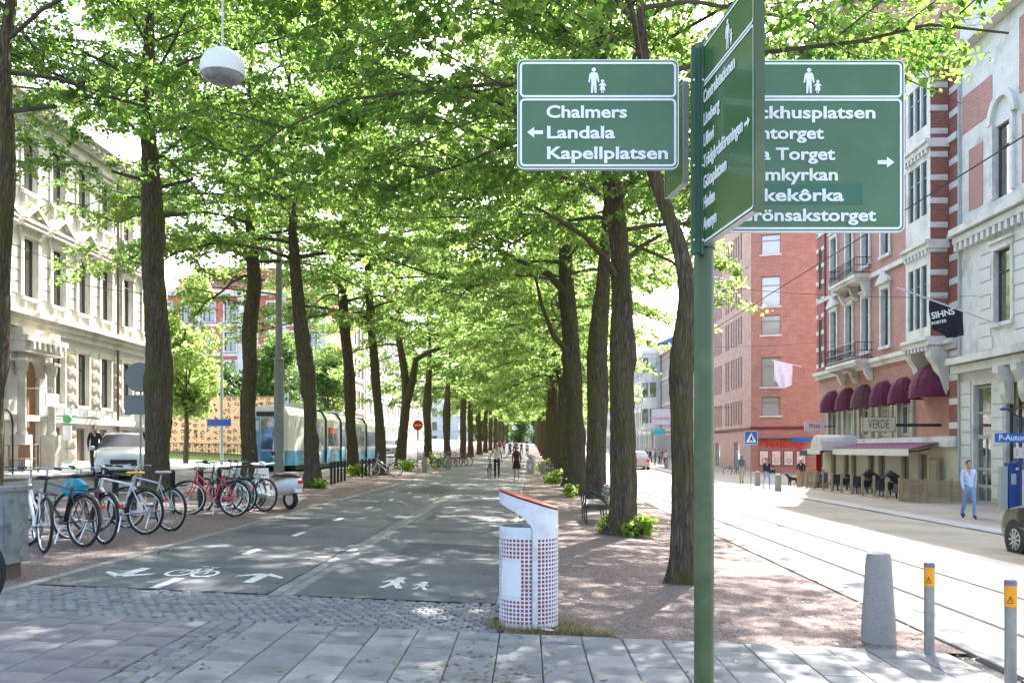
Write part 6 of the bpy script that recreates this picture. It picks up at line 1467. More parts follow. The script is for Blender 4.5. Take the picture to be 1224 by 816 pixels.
crowd = [(-2.3, 112, (.05, .07, .20)), (-1.5, 114, (.03, .03, .04)), (-.9, 113, (.10, .18, .45)), (-3.2, 118, (.45, .12, .12)), (-1.9, 121, (.55, .52, .5)), (-.2, 110, (.5, .45, .42)), (-3.9, 126, (.2, .2, .25))]
names = ['navy top', 'black top', 'bright blue top', 'red top', 'pale top', 'cream top', 'grey top']
for i, (x, y, c) in enumerate(crowd): person('distant walker in a %s far down the path' % names[i], x, y, R(90 if i % 2 else -90), 1.72, c, (.03, .03, .05), (.06, .04, .03), 'walk', group='distant people on the path')
crowd = [(772, 96, (.05, .06, .2), 'navy coat'), (777, 99, (.03, .03, .04), 'black coat'), (783, 95, (.05, .05, .08), 'charcoal coat'), (788, 98, (.2, .2, .24), 'grey coat'), (796, 90, (.42, .42, .48), 'pale grey jacket'), (792, 103, (.3, .1, .1), 'maroon coat')]
for i, (u, d, c, nme) in enumerate(crowd): person('person in a %s outside the beige house' % nme, X(u, d), d, R(-90 + 40 * i), 1.74, c, (.03, .03, .06), (.06, .04, .03), 'walk' if i % 2 else 'stand', group='people on the far right pavement')
# dog
dx, dy = X(948.5, 54.6), 54.6; dog = thing('dog', 'dark dog standing beside the white-haired person', 'dog', (dx, dy, gz(dx, dy)), R(200))
dj = [((-.30, 0, .50), .10), ((0, 0, .49), .11), ((.26, 0, .53), .13), ((.40, 0, .66), .07), ((.48, 0, .76), .075), ((.60, 0, .73), .045), ((-.42, 0, .56), .03), ((-.56, 0, .46), .018)]
de = [(0, 1), (1, 2), (2, 3), (3, 4), (4, 5), (0, 6), (6, 7)]
for s in (-1, 1):
    k = len(dj); dj += [((.26, s * .08, .38), .05), ((.27, s * .08, .18), .028), ((.26, s * .08, .03), .03)]; de += [(2, k), (k, k + 1), (k + 1, k + 2)]
    k = len(dj); dj += [((-.28, s * .08, .40), .065), ((-.20, s * .08, .30), .04), ((-.36, s * .08, .17), .026), ((-.34, s * .08, .03), .03)]; de += [(0, k), (k, k + 1), (k + 1, k + 2), (k + 2, k + 3)]
me = bpy.data.meshes.new('d'); me.from_pydata([a for a, b in dj], de, []); o = bpy.data.objects.new('d', me); C.objects.link(o); o.modifiers.new('s', 'SKIN')
for i, (a, r) in enumerate(dj): v = me.skin_vertices[0].data[i]; v.radius = (r, r); v.use_root = (i == 0)
o.modifiers.new('u', 'SUBSURF').levels = 1; dg = bpy.context.evaluated_depsgraph_get(); dg.update(); dm = bpy.data.meshes.new_from_object(o.evaluated_get(dg)); bpy.data.objects.remove(o)
dm.materials.clear(); dm.materials.append(mat('dark_fur', (.03, .022, .018), (.06, .04, .03), scale=20, rough=.95)); smooth_mesh(dm); put('body', dm, dog)
MB().add([(.44, .05, .80), (.50, .06, .80), (.45, .085, .70), (.44, -.05, .80), (.50, -.06, .80), (.45, -.085, .70)], [(0, 1, 2), (3, 5, 4)]).build('ears', mat('dark_fur', (.03, .022, .018)), dog)

# ------------------------------------------------------------------ benches and picket posts
wood = mat('bench_wood', (.20, .19, .17), (.30, .28, .25), scale=8, rough=.8, stretch=(1, .2, 1))
def bench(label, x, y):
    b = thing('park_bench', label, 'bench', (x, y, gz(x, y)), 0, 'benches beside the right-hand trees')
    for yy in (-.8, 0, .8):
        MB().tube([(-.22, yy, 0), (-.22, yy, .42), (.20, yy, .42), (.24, yy, 0)], .022, 6).build('leg_frame', iron, b)
        MB().tube([(-.24, yy, .42), (-.24, yy, .60), (-.18, yy, .68), (-.06, yy, .68), (.14, yy, .60), (.22, yy, .44), (.32, yy, .84)], .020, 6).build('armrest', iron, b)
    for k in range(5): MB().box(-.24 + k * .09, -.165 + k * .09, -.95, .95, .425, .455).build('slat', wood, b)
    for k in range(4): xx = .23 + k * .025; MB().bar((xx, -.95, .50 + k * .09), (xx, .95, .50 + k * .09), .03, .07).build('slat', wood, b)
bench('black iron bench beside the thick tree with leafy shoots', 1.5, 21.2); bench('farther iron bench beyond the twin trunks', 1.7, 37.5)
def pickets(label, u0, u1, d, n, yst):
    for i in range(n):
        dd = d + i * yst; x = X(u0 + (u1 - u0) * i / (n - 1), dd); t = thing('picket_post', '%s short black post from the left in the group %s' % (['first', 'second', 'third', 'fourth', 'fifth', 'sixth'][i], label), 'post', (x, dd, gz(x, dd)), 0, 'short black posts ' + label)
        MB().lathe([(.05, -.05), (.05, .72), (.062, .73), (.062, .77), (.04, .82), (.002, .84)], 12).build('shaft', blk, t, True)
pickets('beside the tram', 396, 412, 33.5, 5, .9); pickets('by the crooked tree', 433, 446, 41.5, 4, .9)

# ------------------------------------------------------------------ traffic signs and poles
def round_sign(label, u, v, d, rad, vbase_extra=0, back=False):
    x = X(u, d); z0 = gz(x, d); t = thing('no_entry_sign' if not back else 'round_sign', label, 'sign', (x, d, z0)); zc = Z(v, d) - z0
    MB().tube([(0, 0, -.05), (0, 0, zc + rad * .9)], .03, 8).build('post', steel, t)
    dsk = MB().lathe([(rad, -.012), (rad, .012)], 28).build('disc', mat('sign_red', (.60, .03, .025), rough=.4) if not back else mat('sign_back_grey', (.16, .17, .17), rough=.5), t, False, (0, -.05, zc), (R(90), 0, 0))
    if not back: MB().box(-rad * .68, rad * .68, -.072, -.064, zc - rad * .16, zc + rad * .16).build('bar', mat('sign_yellow', (.80, .55, .05), rough=.4), t)
    else: MB().box(-.42, .42, -.06, -.04, zc - 1.05, zc - .5).build('lower_plate', mat('sign_back_grey', (.16, .17, .17)), t)
round_sign('round red and yellow no-entry sign left of the path', 499.5, 508, 58, .32)
round_sign('back of a round sign peeking out behind the thick trunk', 168, 451, 26, .42, back=True)
x, d = 11.95, 48; z0 = gz(x, d); t = thing('crossing_sign', 'blue square pedestrian crossing sign at the far kerb', 'sign', (X(897.5, d), d, z0)); zc = Z(523, d) - z0
MB().tube([(0, 0, -.05), (0, 0, zc + .3)], .032, 8).build('post', steel, t)
sb = MB().prism(rrect(-.35, .35, zc - .35, zc + .35, .05), -.06, -.045).build('panel', mat('sign_blue', (.015, .13, .42), rough=.35), t)
mb = MB(); outline(mb, -.345, .345, zc - .345, zc + .345, .045, .02, -.0605); mb.build('border_line', swhite, sb)
MB().add([(-.27, -.062, zc - .24), (.27, -.062, zc - .24), (0, -.062, zc + .27)], [(0, 1, 2)]).build('white_triangle', swhite, sb)
mb = MB(); yq = -.0635; q = lambda *pp: mb.add([(a, yq, zc + b) for a, b in pp], [tuple(range(len(pp)))])
q((-.03, .02), (.05, .02), (.06, -.08), (.12, -.20), (.07, -.20), (.01, -.10), (-.06, -.20), (-.11, -.20), (-.03, -.08)); q((-.03, .03), (.03, .10), (.06, .03)); q((-.02, .0), (-.09, -.07), (-.07, -.09), (.0, -.03)); q((.04, .0), (.11, -.06), (.09, -.09), (.02, -.03))
mb.add([(.015 + .028 * math.cos(a), yq, zc + .115 + .028 * math.sin(a)) for a in [2*PI*i/10 for i in range(10)]], [tuple(range(10))]); mb.build('walking_figure', blk, sb)
# parking meter and its sign
d = 34.4; x = X(1211, d); z0 = gz(x, d); t = thing('parking_meter', 'blue parking meter in front of the white house', 'meter', (x, d, z0))
pblue = mat('meter_blue', (.02, .06, .26), rough=.4); MB().box(-.24, .24, -.18, .18, .0, 1.78).build('cabinet', pblue, t); MB().prism([(-.26, 1.785), (.26, 1.785), (.26, 1.90), (-.26, 1.84)], -.20, .20).build('top', pblue, t)
MB().box(-.17, .02, -.195, -.181, 1.05, 1.45).build('screen', mat('screen_grey', (.4, .42, .42), rough=.3), t); put('lettering', text_mesh('401', .14, swhite, .02, .004), t, (-.02, -.185, 1.58), UP_TEXT)
MB().box(-.52, -.26, -.12, .12, .0, 1.72).build('side_cabinet', mat('meter_grey', (.40, .40, .38), rough=.5), t)
t = thing('parking_sign', 'blue P-Automat sign on a pole at the right edge', 'sign', (X(1219, 34), 34, gz(18.1, 34))); zc = Z(523, 34) - t.location.z
MB().tube([(0, 0, -.05), (0, 0, zc + .75), (-.45, 0, zc + 1.05)], .035, 8).build('post', mat('dark_blue_post', (.03, .05, .12), rough=.4), t)
sb = MB().box(-.95, .62, -.07, -.05, zc - .17, zc + .17).build('panel', mat('bright_blue', (.02, .13, .45), rough=.4), t)
put('lettering', text_mesh('P-Automat', .30, swhite, .015, .003, 'CENTER'), sb, (-.16, -.075, zc - .09), UP_TEXT)
MB().lathe([(.14, 0), (.20, .05), (.02, .12)], 14).build('lamp_head', pblue, t, False, (-.55, 0, zc + 1.02))
MB().box(-.25, .12, -.06, -.045, zc - .75, zc - .35).build('notice', mat('notice_white', (.68, .62, .6), (.6, .2, .2), scale=9, rough=.5, contrast=(.55, .6)), t)
# tall grey pole, street name pole, advertising pillar
d = 36; x = X(333.5, d); t = thing('tram_pole', 'tall grey tapered pole between two left-hand trunks', 'pole', (x, d, gz(x, d))); polem = mat('pole_grey', (.20, .20, .185), (.28, .275, .25), scale=6, rough=.6)
zm = Z(432, d) - t.location.z; MB().lathe([(.20, -.1), (.185, zm), (.21, zm + .02), (.21, zm + .1), (.14, zm + .16), (.12, zm + 3.2), (.10, 9.6)], 16).build('shaft', polem, t, True); MB().tube([(0, 0, 7.2), (-2.6, 0, 7.5)], .04, 6).build('bracket_arm', polem, t)
d = 50; x = X(265, d); t = thing('street_name_pole', 'pale pole with a blue street name plate before the hoarding', 'pole', (x, d, gz(x, d))); MB().lathe([(.09, -.1), (.08, 4), (.06, 8)], 12).build('shaft', mat('pale_green_pole', (.42, .46, .42), rough=.5), t, True)
MB().box(-.75, .55, -.12, -.09, Z(509, d) - t.location.z, Z(501, d) - t.location.z).build('name_plate', mat('bright_blue', (.02, .13, .45)), t)
d = 45; x = X(304.5, d); t = thing('advert_pillar', 'narrow blue information board left of the tram', 'board', (x, d, gz(x, d))); MB().box(-.28, .28, -.08, .08, .15, 2.55).build('panel', mat('board_blue', (.10, .26, .55), (.16, .34, .62), scale=4, rough=.4), t); MB().box(-.22, -.14, -.05, .05, -.1, .149).box(.14, .22, -.05, .05, -.1, .149).build('foot', steel, t); MB().box(-.22, .22, -.088, -.081, 1.9, 2.4).build('notice', mat('notice_green', (.45, .6, .5), rough=.5), t)

# ------------------------------------------------------------------ hoarding, park railing, shrubs, small tree
hm_ = bpy.data.materials.new('pictogram_print'); hm_.use_nodes = True; t_ = hm_.node_tree; b_ = t_.nodes['Principled BSDF']; b_.inputs['Roughness'].default_value = .7
tc = nd(t_, 'ShaderNodeTexCoord'); s_ = nd(t_, 'ShaderNodeSeparateXYZ'); t_.links.new(tc.outputs['Object'], s_.inputs[0]); cb = nd(t_, 'ShaderNodeCombineXYZ'); t_.links.new(s_.outputs[0], cb.inputs[0]); t_.links.new(s_.outputs[2], cb.inputs[1])
vo = nd(t_, 'ShaderNodeTexVoronoi', Scale=2.3); vo.inputs['Randomness'].default_value = .35; t_.links.new(cb.outputs[0], vo.inputs['Vector'])
no = nd(t_, 'ShaderNodeTexNoise', Scale=7.0, Detail=1.0); t_.links.new(cb.outputs[0], no.inputs['Vector'])
ad = nd(t_, 'ShaderNodeMath', operation='MULTIPLY'); t_.links.new(vo.outputs['Distance'], ad.inputs[0]); t_.links.new(no.outputs['Fac'], ad.inputs[1])
wv = nd(t_, 'ShaderNodeValToRGB'); wv.color_ramp.interpolation = 'CONSTANT'; e0 = wv.color_ramp.elements
e0[0].position = 0; e0[0].color = (.05, .04, .03, 1); e0[1].position = .17; e0[1].color = (.58, .39, .23, 1)
for p_, c_ in ((.06, (.58, .39, .23, 1)), (.10, (.05, .04, .03, 1))): el = e0.new(p_); el.color = c_
t_.links.new(ad.outputs[0], wv.inputs[0]); t_.links.new(wv.outputs[0], b_.inputs['Base Color'])
ho = thing('hoarding', 'ochre hoarding printed with black figures behind the street', 'hoarding', (-27.0, 60, gz(-21, 60))); hz = Z(475, 60) - ho.location.z
for k in range(6): MB().box(k * 1.8, k * 1.8 + 1.78, -.04, .04, .4, hz).build('printed_panel', hm_, ho)
for k in range(7): MB().box(k * 1.8 - .05, k * 1.8 + .05, .045, .14, -.1, hz).build('post', steel, ho)
MB().box(-.05, 10.85, -.07, .07, hz + .002, hz + .08).build('cap_rail', mat('brown_cap', (.3, .18, .10), rough=.8), ho)
grassm = mat('grass_bank', (.08, .13, .03), (.15, .20, .05), scale=3, rough=.95, bump=.6, bscale=60); tag(MB().add([(-30, 55.5, gz(-30, 55) + .02), (-16.6, 55.5, gz(-16.6, 55) + .02), (-16.6, 60.5, gz(-16.6, 60) + .5), (-30, 60.5, gz(-30, 60) + .5)], [(0, 1, 2, 3)]).build('grass_bank', grassm), kind='structure')
rl = thing('park_railing', 'thin iron railing on the grass below the hoarding', 'railing', (-27, 57.5, gz(-21, 57) + .2)); mb = MB(); mb.tube([(0, 0, .95), (10.3, 0, .72)], .02, 5); mb.tube([(0, 0, .35), (10.3, 0, .12)], .02, 5); mb.build('rail', iron, rl)
bar = MB().tube([(0, 0, 0), (0, 0, .8)], .012, 4).mesh('bar', iron)
for k in range(52): put('bar', bar, rl, (k * .2, 0, .18 - k * .2 * .022))
def blob_leaves(n, spots_, leaf, seed, m, name='foliage', tilt=.6):
    rg = np.random.default_rng(seed); w_ = np.array([s[3] ** 2 for s in spots_]); w_ = w_ / w_.sum(); k = rg.choice(len(spots_), n, p=w_); c = np.array([s[:3] for s in spots_])[k]; r = np.array([s[3] for s in spots_])[k]
    v = rg.normal(0, 1, (n, 3)); v /= np.linalg.norm(v, axis=1, keepdims=True); rad = r * rg.uniform(.35, 1.0, n) ** .6 * rg.uniform(.85, 1.15, n); p = c + v * rad[:, None] * np.array([1, 1, .85])
    dirs = v + rg.normal(0, .6, (n, 3)); dirs[:, 2] -= .3; nr = v * .5 + rg.normal(0, tilt, (n, 3)) + np.array([0, 0, .7]); return leaf_mesh(name, p.astype(np.float32), dirs, nr, leaf * rg.uniform(.6, 1.25, n), m, 1, seed)
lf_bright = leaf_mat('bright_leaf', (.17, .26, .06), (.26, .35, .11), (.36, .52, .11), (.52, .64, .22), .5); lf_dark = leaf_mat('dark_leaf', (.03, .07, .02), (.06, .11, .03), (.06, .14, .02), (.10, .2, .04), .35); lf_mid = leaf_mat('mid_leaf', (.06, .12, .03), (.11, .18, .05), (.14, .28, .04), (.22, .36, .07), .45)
def cluster(rx, z0, z1, n, r, seed):
    rr = random.Random(seed); out = []
    for _ in range(n):
        z = rr.uniform(z0, z1); f = 1 - abs((z - z0) / (z1 - z0) - .4) * 1.1; a = rr.uniform(0, 6.28); q = rx * f * rr.uniform(.3, 1); out.append((q * math.cos(a), q * math.sin(a), z, r * rr.uniform(.7, 1.2)))
    return out
def shrub(name, label, cat, x, y, rx, z0, z1, nl, leaf, m, seed, trunk=None, zoff=0.0, group=None, nb=14, br=None):
    t = thing(name, label, cat, (x, y, gz(x, y) + zoff), 0, group); sp_ = cluster(rx, z0, z1, nb, br or rx * .45, seed); put('crown' if trunk else 'foliage', blob_leaves(nl, sp_, leaf, seed, m), t)
    mb = MB(); rt = trunk or .03
    mb.tube([(0, 0, -.1), (.05, 0, z0 * .6 + .1), (-.05, .05, z0 + (z1 - z0) * .6)], [rt, rt * .8, rt * .3], 8)
    for s in sp_[:8]: mb.tube([(0, 0, max(.05, z0 * .9)), (s[0] * .5, s[1] * .5, (z0 + s[2]) / 2), s[:3]], [rt * .4, rt * .3, rt * .12], 5)
    mb.build('trunk' if trunk else 'stems', bark, t, True); return t
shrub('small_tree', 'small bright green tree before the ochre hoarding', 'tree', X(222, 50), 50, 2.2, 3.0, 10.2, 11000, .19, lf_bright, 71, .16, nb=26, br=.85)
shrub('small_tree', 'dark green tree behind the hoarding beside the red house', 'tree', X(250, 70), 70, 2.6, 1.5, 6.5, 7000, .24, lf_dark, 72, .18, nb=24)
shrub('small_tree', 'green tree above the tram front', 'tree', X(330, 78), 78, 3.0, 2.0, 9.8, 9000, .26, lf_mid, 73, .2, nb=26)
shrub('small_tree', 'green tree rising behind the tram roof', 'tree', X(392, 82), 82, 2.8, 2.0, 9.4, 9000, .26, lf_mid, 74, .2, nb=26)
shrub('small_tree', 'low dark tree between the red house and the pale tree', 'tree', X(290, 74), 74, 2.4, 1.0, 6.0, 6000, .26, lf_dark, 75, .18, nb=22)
for i, (x_, y_, h_) in enumerate(((-13, 246, 8), (-7.5, 240, 7), (-2.5, 250, 8.5), (3, 243, 7.5), (8.5, 248, 8))):
    shrub('small_tree', 'bushy tree closing the far end of the path, %s from the left' % ['first', 'second', 'third', 'fourth', 'fifth'][i], 'tree', x_, y_, 3.2, .5, h_, 2600, .5, lf_mid, 140 + i, .2, nb=24, group='bushy trees closing the far end')
# leafy shoots at the feet of the limes
lf_shoot = leaf_mat('shoot_leaf', (.09, .17, .02), (.16, .25, .04), (.30, .48, .05), (.45, .60, .10), .5)
def shoots(label, x, y, r, h, n, leaf, seed): shrub('leafy_shoots', label, 'plant', x, y, r, .03, h, n, leaf, lf_shoot, seed, group='leafy shoots around the lime trunks', nb=16, br=r * .34)
x, y = G(766, 641); shoots('leafy shoots right of the thick bench tree', x, y, .32, .40, 300, .10, 81)
x, y = G(724, 637); shoots('small leafy shoots left of the thick bench tree', x, y, .20, .32, 130, .085, 82)
x, y = G(822, 694); shoots('sparse leafy shoots on the foot of the trunk behind the post', x, y - .12, .16, .20, 150, .06, 83)
x, y = G(683, 592); shoots('leafy shoots at the trunk with the long limb', x - .1, 31.5, .3, .45, 240, .10, 84)
shoots('leafy clump between the picket posts', X(428, 43), 43, .5, .4, 300, .13, 85); shoots('leafy clump at the forked tree', X(486, 54), 54, .7, .5, 340, .15, 86); shoots('leafy clump behind the stone bollard left', X(523, 64), 64, .9, .6, 420, .17, 87); shoots('leafy clump right of the path before the far trees', X(663, 44), 44, .5, .55, 360, .13, 88)
shoots('yellow-green clump far right of the path', X(652, 66), 66, .6, .7, 320, .16, 89)
shoots('leafy tuft at the foot of the knobbly leaning trunk', X(381, 30.3), 30.3, .3, .25, 250, .09, 90)
# dry grass round the bin, crumpled paper
rg = np.random.default_rng(9); n = 900; a = rg.uniform(0, 6.28, n); rr_ = .27 + np.abs(rg.normal(0, .07, n)); bx_ = rr_ * np.cos(a) * 1.25 + .08; by_ = 8.42 + rr_ * np.sin(a) * .75 - .12
bx2 = rg.uniform(-.1, .75, 500); by2 = 8.03 + np.abs(rg.normal(0, .035, 500)); gxx = np.concatenate([bx_, bx2]); gyy = np.maximum(8.0, np.concatenate([by_, by2])); n = len(gxx)
mb = MB()
for i in range(n):
    h = rg.uniform(.03, .10); t = rg.uniform(0, 6.28); w_ = .004; lx, ly = rg.normal(0, .045), rg.normal(0, .04); z = gz(gxx[i], gyy[i]) - .012
    mb.mat(int(rg.integers(0, 3))).add([(gxx[i] - w_ * math.cos(t), gyy[i] - w_ * math.sin(t), z), (gxx[i] + w_ * math.cos(t), gyy[i] + w_ * math.sin(t), z), (gxx[i] + lx, gyy[i] + ly, z + h)], [(0, 1, 2)])
me = bpy.data.meshes.new('dry_grass'); me.from_pydata(mb.v, [], mb.f)
for c in ((.38, .27, .12), (.28, .20, .09), (.16, .17, .06)): me.materials.append(mat('straw_%d' % int(c[0] * 100), c, rough=.9))
me.polygons.foreach_set('material_index', mb.m); o = put('dry_grass', me); tag(o, 'dry straw-coloured grass around the foot of the white bin', 'grass', kind='stuff')
pp = MB(); pp.add([(random.uniform(-.05, .05) + .07 * math.cos(k), .03 * math.sin(k) + random.uniform(-.01, .01), random.uniform(0, .03)) for k in range(7)] + [(0, 0, .035)], [(k, (k + 1) % 7, 7) for k in range(7)]); x, y = G(653, 755); tag(pp.build('paper_scrap', swhite, None, False, (x, y, gz(x, y) + .004)), 'crumpled white paper scrap before the bin', 'litter')

# bud scales, twigs and dry leaves lying about under the limes
rg = np.random.default_rng(77); N = 5200; lx_ = np.concatenate([rg.uniform(-10, 3.7, 2400), rg.normal(-4.9, .18, 900), rg.normal(-.15, .25, 1000), rg.normal(3.6, .2, 500), rg.normal(-2.55, .2, 400)]); ly_ = 6.2 + rg.uniform(0, 1, N) ** 1.6 * 32
okl = ~((lx_ > -5.7) & (lx_ < -.3) & (ly_ > 7.9) & (ly_ < 9.4)) & ((ly_ > 9.4) | (lx_ > -6)) & (lx_ < 3.8); lx_, ly_ = lx_[okl], ly_[okl]; N = len(lx_)
pts = np.stack([lx_, ly_, np.array([gz(a, b) + .007 for a, b in zip(lx_, ly_)])], 1); dr_ = np.stack([rg.normal(0, 1, N), rg.normal(0, 1, N), np.zeros(N)], 1); nr_ = np.stack([rg.normal(0, .12, N), rg.normal(0, .12, N), np.ones(N)], 1)
lm_ = leaf_mesh('leaf_litter', pts.astype(np.float32), dr_, nr_, rg.uniform(.012, .045, N), leaf_mat('litter_leaf', (.12, .08, .04), (.26, .22, .07), (.2, .15, .05), (.3, .25, .08), .2), 1, 77)
tag(put('leaf_litter', lm_), 'scattered bud scales and dry leaves on path and gravel', 'leaf litter', kind='stuff')

# ------------------------------------------------------------------ restaurant terrace
tx0, tx1, ty0, ty1 = 15.5, 18.6, 38.2, 53.0; tim = mat('fence_timber', (.30, .21, .12), (.40, .29, .17), scale=6, rough=.8, stretch=(1, 1, .2)); zt = gz(tx0, ty0)
def screen(label, xa, xb, y, h):
    s = thing('timber_screen', label, 'fence', (xa, y, gz(xa, y))); 
    k = 0; sl = MB()
    n = 13; m_ = MB().add([(0, -.012, 0), (xb - xa, -.012, -SLOPE * (xb - xa)), (xb - xa, -.012, -SLOPE * (xb - xa) + .055), (0, -.012, .055), (0, .012, 0), (xb - xa, .012, -SLOPE * (xb - xa)), (xb - xa, .012, -SLOPE * (xb - xa) + .055), (0, .012, .055)], [(0, 1, 2, 3), (7, 6, 5, 4), (0, 4, 5, 1), (3, 2, 6, 7), (0, 3, 7, 4), (1, 5, 6, 2)]).mesh('slat', tim)
    for i in range(n): put('slat', m_, s, (0, 0 if i % 2 else -.03, .08 + i * (h - .14) / n))
    for i in range(4): x_ = (xb - xa) * i / 3; MB().box(x_ - .04, x_ + .04, .0135, .085, -SLOPE * x_ - .05, h - SLOPE * x_).build('post', tim, s)
screen('slatted timber screen closing the near end of the terrace', tx0, tx1, ty0, 1.10); screen('timber screen closing the far end of the terrace', tx0, tx0 + 1.7, ty1, 1.05)
tf = thing('terrace_fence', 'open timber post fence along the restaurant terrace', 'fence', (tx0, ty0, zt)); np_ = 11
for i in range(np_): yy = .25 + (ty1 - ty0 - .5) * i / (np_ - 1); MB().box(-.045, .045, yy - .045, yy + .045, -.05, 1.05).build('post', tim, tf)
MB().box(-.06, .06, .1, ty1 - ty0 - .1, .03, .10).build('bottom_rail', tim, tf)
blkcloth = mat('black_cloth', (.02, .02, .024), (.035, .035, .04), scale=6, rough=.85); chm = mat('maroon_chair', (.10, .02, .03), rough=.6)
def tbl(label, x, y):
    t = thing('cafe_table', label, 'table', (x, y, gz(x, y)), 0, 'terrace tables'); MB().prism([(-.55, .40), (.55, .40), (.46, .76), (-.46, .76)], -.42, .42).build('table_cover', blkcloth, t)
    for a in (-.38, .38):
        for b in (-.34, .34): MB().box(a - .025, a + .025, b - .025, b + .025, 0, .41).build('leg', iron, t)
def chair(label, x, y, rz, m):
    c = thing('cafe_chair', label, 'chair', (x, y, gz(x, y)), rz, 'terrace chairs'); MB().box(-.22, .22, -.22, .22, .43, .47).build('seat', m, c); MB().prism([(-.22, .48), (.22, .48), (.20, .95), (-.20, .95)], .19, .23).build('backrest', m, c)
    for a in (-.19, .19):
        for b in (-.19, .19): MB().tube([(a, b, 0), (a, b, .43)], .015, 5).build('leg', iron, c)
for i, (x, y) in enumerate(((16.7, 40.5), (16.8, 43.4), (16.8, 46.4), (16.9, 49.6))): tbl('black covered terrace table, %s from the near screen' % ['first', 'second', 'third', 'fourth'][i], x, y)
k = 0
for (x, y, rz) in ((16.3, 39.8, 2.6), (17.3, 41.2, -.4), (16.2, 42.6, 2.9), (17.5, 44.0, -.3), (16.2, 45.6, 3.0), (17.5, 47.1, 0), (16.3, 48.8, 3.1), (17.6, 50.2, .2)): chair('%s terrace chair, %s from the near screen' % ('dark maroon' if k % 2 else 'black', ['nearest', 'second', 'third', 'fourth', 'fifth', 'sixth', 'seventh', 'farthest'][k]), x, y, rz, chm if k % 2 else blkcloth); k += 1
# folded parasols lying over the tables
for i, (y, x) in enumerate(((42.0, 16.5), (45.0, 16.6))):
    t = thing('folded_parasol', '%s folded black parasol leaning on the terrace' % ('near' if i == 0 else 'far'), 'parasol', (x, y, gz(x, y) + .03), .3); MB().tube([(-.55, 0, .85), (0, 0, 1.15), (.55, .1, .80)], [.03, .17, .22], 9).build('canopy', blkcloth, t); MB().tube([(-.6, 0, .84), (-.9, 0, .0)], .025, 6).build('pole', iron, t)
t = thing('menu_board', 'tall menu board against the restaurant wall', 'board', (19.6, 44.5, gz(19.6, 44.5)), R(-90)); MB().box(-.4, .4, -.06, .06, .3, 2.0).build('frame', tim, t); MB().box(-.32, .32, -.07, -.061, .4, 1.9).build('paper', mat('menu_paper', (.45, .36, .28), rough=.6), t); MB().box(-.35, -.27, -.05, .05, 0, .299).box(.27, .35, -.05, .05, 0, .299).build('foot', tim, t)
# projecting signs
d = 44.5; xa, xb = X(1030, d), X(1070.5, d); t = thing('restaurant_sign', 'beige projecting sign reading VERDE', 'sign', (xa, d, Z(516, d))); hh = (516 - 498) * d / F
MB().box(0, xb - xa, -.06, .06, 0, hh).build('panel', mat('sign_beige', (.50, .42, .28), (.56, .48, .34), scale=3, rough=.6), t); mb = MB(); outline(mb, 0, xb - xa, 0, hh, .01, .03, -.0615); mb.build('border', mat('sign_brown', (.12, .06, .04), rough=.5), t)
me = text_mesh('VERDE', .50, mat('sign_ink', (.04, .10, .06), rough=.5), .0, .002); xs = [v.co.x for v in me.vertices]; me.transform(Matrix.Diagonal((1.02 / (max(xs) - min(xs)), 1.25, 1, 1))); put('lettering', me, t, (.28, -.065, .17), UP_TEXT)
MB().box(xb - xa + .001, 19.95 - xa, -.03, .03, hh * .35, hh * .55).build('bracket', iron, t)
d = 60; xa, xb = X(961.5, d), X(985, d); t = thing('pizza_sign', 'white projecting sign with red lettering by the side street', 'sign', (xa, d, Z(514.5, d))); hh = 11 * d / F; MB().box(0, xb - xa, -.06, .06, 0, hh).build('panel', mat('sign_pale', (.55, .56, .60), rough=.5), t); put('lettering', text_mesh('Pizza', .36, signred, .02, .003, 'CENTER'), t, ((xb - xa) / 2, -.065, .2), UP_TEXT); MB().box(xb - xa, 20.0 - xa, -.03, .03, hh * .4, hh * .5).build('bracket', iron, t)
d = 79.5; t = thing('street_name_plate', 'blue street name plate on the brick corner block', 'sign', (X(963, d), d + .9, Z(526, d)), B4.rotation_euler[2]); MB().box(-.9, .9, -.12, -.05, -.1, .28).build('plate', mat('bright_blue', (.02, .13, .45)), t)
t = thing('shop_banner', 'narrow red banner at the corner of the brick house', 'banner', (X(979, 61.5), 61.5, gz(19, 61))); MB().box(-.18, .18, -.03, .03, .5, 2.3).build('cloth', mat('banner_red', (.62, .03, .03), rough=.7), t); MB().tube([(.22, 0, 0), (.22, 0, 2.4)], .02, 6).build('pole', iron, t)
# flags
def flag(label, base, tip, f0, f1, drop, m, seed, txt=None, tm=None):
    t = thing('flag', label, 'flag', base); b = Vector(base); tp = Vector(tip) - b; MB().tube([(0, 0, 0), tuple(tp)], .035, 7).build('flagpole', mat('pole_white', (.62, .62, .62), rough=.4), t)
    n, k = 18, 10; vs = []; rr = random.Random(seed); ph = rr.uniform(0, 6)
    for i in range(n + 1):
        q = f0 + (f1 - f0) * i / n; p = tp * q
        for j in range(k + 1):
            w_ = j / k; dz = drop * (1 - .25 * abs(2 * i / n - 1)) * w_; vs.append((p.x + .06 * math.sin(i * .9 + ph + w_ * 2) * w_, p.y + .12 * math.sin(i * .7 + ph + w_ * 3) * w_, p.z - dz))
    MB().add(vs, [(i*(k+1)+j, i*(k+1)+j+1, (i+1)*(k+1)+j+1, (i+1)*(k+1)+j) for i in range(n) for j in range(k)]).build('flag_cloth', m, t, True)
    return t
fl = flag('black flag with white lettering on the white house', (19.95, 38.2, Z(392, 38.2)), (X(1073, 37.6), 37.6, Z(344, 37.6)), .42, .72, 1.35, mat('flag_black', (.022, .018, .03), rough=.8), 4)
a_ = math.atan2(Z(392, 38.2) - Z(344, 37.6), 19.95 - X(1073, 37.6))
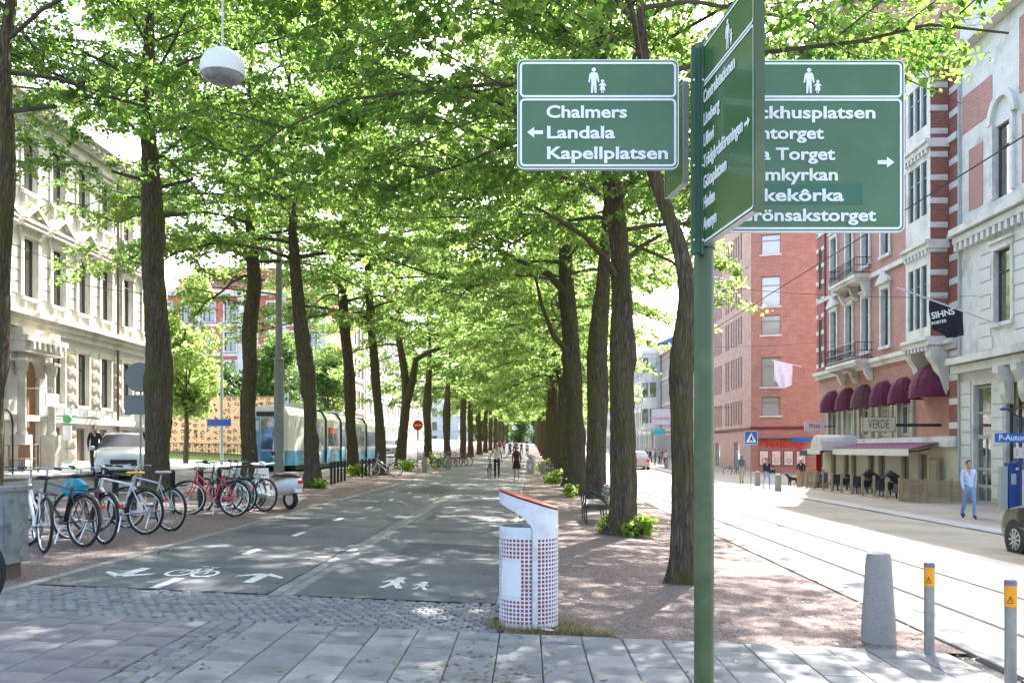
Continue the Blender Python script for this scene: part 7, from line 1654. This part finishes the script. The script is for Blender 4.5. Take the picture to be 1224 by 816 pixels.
for txt, sz, dz in (('SIHNS', .36, -.55), ('PORTER', .17, -.80)):
    me = text_mesh(txt, sz, swhite, .02, .004); put('lettering', me, fl, (X(1112, 37.5) - 19.95, -.85 if sz < .3 else -.85, (Z(370, 37.5) - Z(392, 38.2)) + dz + .15), (R(90), a_ * .7, 0))
flag('pale blue flag on the brick corner block', (X(958, 80.6), 80.6, Z(438, 80.6)), (X(922, 79.8), 79.8, Z(430, 79.8)), .30, .92, 2.3, mat('flag_blue', (.42, .55, .72), (.55, .64, .76), scale=2, rough=.8), 5)
t = thing('banner_sign', 'pale blue projecting banner with script lettering between the trunks', 'banner', (X(779, 92), 92, Z(507, 92))); MB().box(0, 2.1, -.04, .04, 0, 1.55).build('cloth', mat('banner_pale', (.55, .60, .74), rough=.6), t); put('lettering', text_mesh('Grandin', .52, mat('banner_ink', (.22, .08, .26), rough=.6), 0, .004), t, (.15, -.045, .45), UP_TEXT)
MB().tube([(0, .0, 1.58), (20.2 - X(779, 92), 0, 1.7)], .03, 6).build('bracket', iron, t)
t = thing('shop_sign', 'small turquoise shop sign by the distant crowd', 'sign', (X(781, 93), 93, Z(519, 93))); MB().box(0, 1.2, -.05, .05, 0, .5).build('panel', mat('turquoise', (.02, .35, .42), rough=.4), t); MB().tube([(1.2, 0, .25), (20.2 - X(781, 93), 0, .25)], .03, 6).build('bracket', iron, t)

# ------------------------------------------------------------------ pavement cafe on the left
cr = thing('cafe_railing', 'black railing of the pavement cafe before the cream house', 'railing', (-17.6, 29.8, gz(-17.6, 30)))
for y in (0, 1.6, 3.2): MB().tube([(0, y, 0), (0, y, 1.0)], .025, 6).build('post', iron, cr)
for z in (.18, .98): MB().tube([(0, 0, z), (0, 3.2, z)], .018, 6).build('rail', iron, cr)
MB().tube([(0, 3.2, .98), (-1.2, 3.2, .98)], .018, 6).tube([(0, 3.2, .18), (-1.2, 3.2, .18)], .018, 6).build('rail', iron, cr)
ar = thing('garden_arch', 'black iron arch at the left cafe entrance', 'arch', (-17.3, 30.4, gz(-17.3, 30))); MB().tube([(0, -.45, 0), (0, -.45, 1.7)] + [(0, -.45 * math.cos(t), 1.7 + .45 * math.sin(t)) for t in [PI*k/8 for k in range(1, 8)]] + [(0, .45, 1.7), (0, .45, 0)], .03, 6).build('hoop', iron, ar)
for i, (x, y) in enumerate(((-18.1, 31.0), (-18.0, 32.3), (-18.2, 33.4))): chair('%s wicker chair of the pavement cafe' % ['left', 'middle', 'right'][i], x, y, 1.2 + i, mat('wicker', (.30, .17, .09), (.38, .24, .14), scale=30, rough=.8))
t = thing('green_shop_sign', 'small round green sign on the cream house', 'sign', (-18.2, 36.3, gz(-18, 36) + 2.0)); MB().lathe([(.17, -.04), (.17, .04)], 20).build('disc', mat('green_disc', (.08, .5, .16), rough=.5), t, False, None, (R(90), 0, 0)); MB().tube([(-.24, 0, 0), (-.8, 0, 0)], .02, 6).build('bracket', iron, t); MB().box(-.16, .16, -.03, .03, -.85, -.26).build('tag_board', swhite, t)
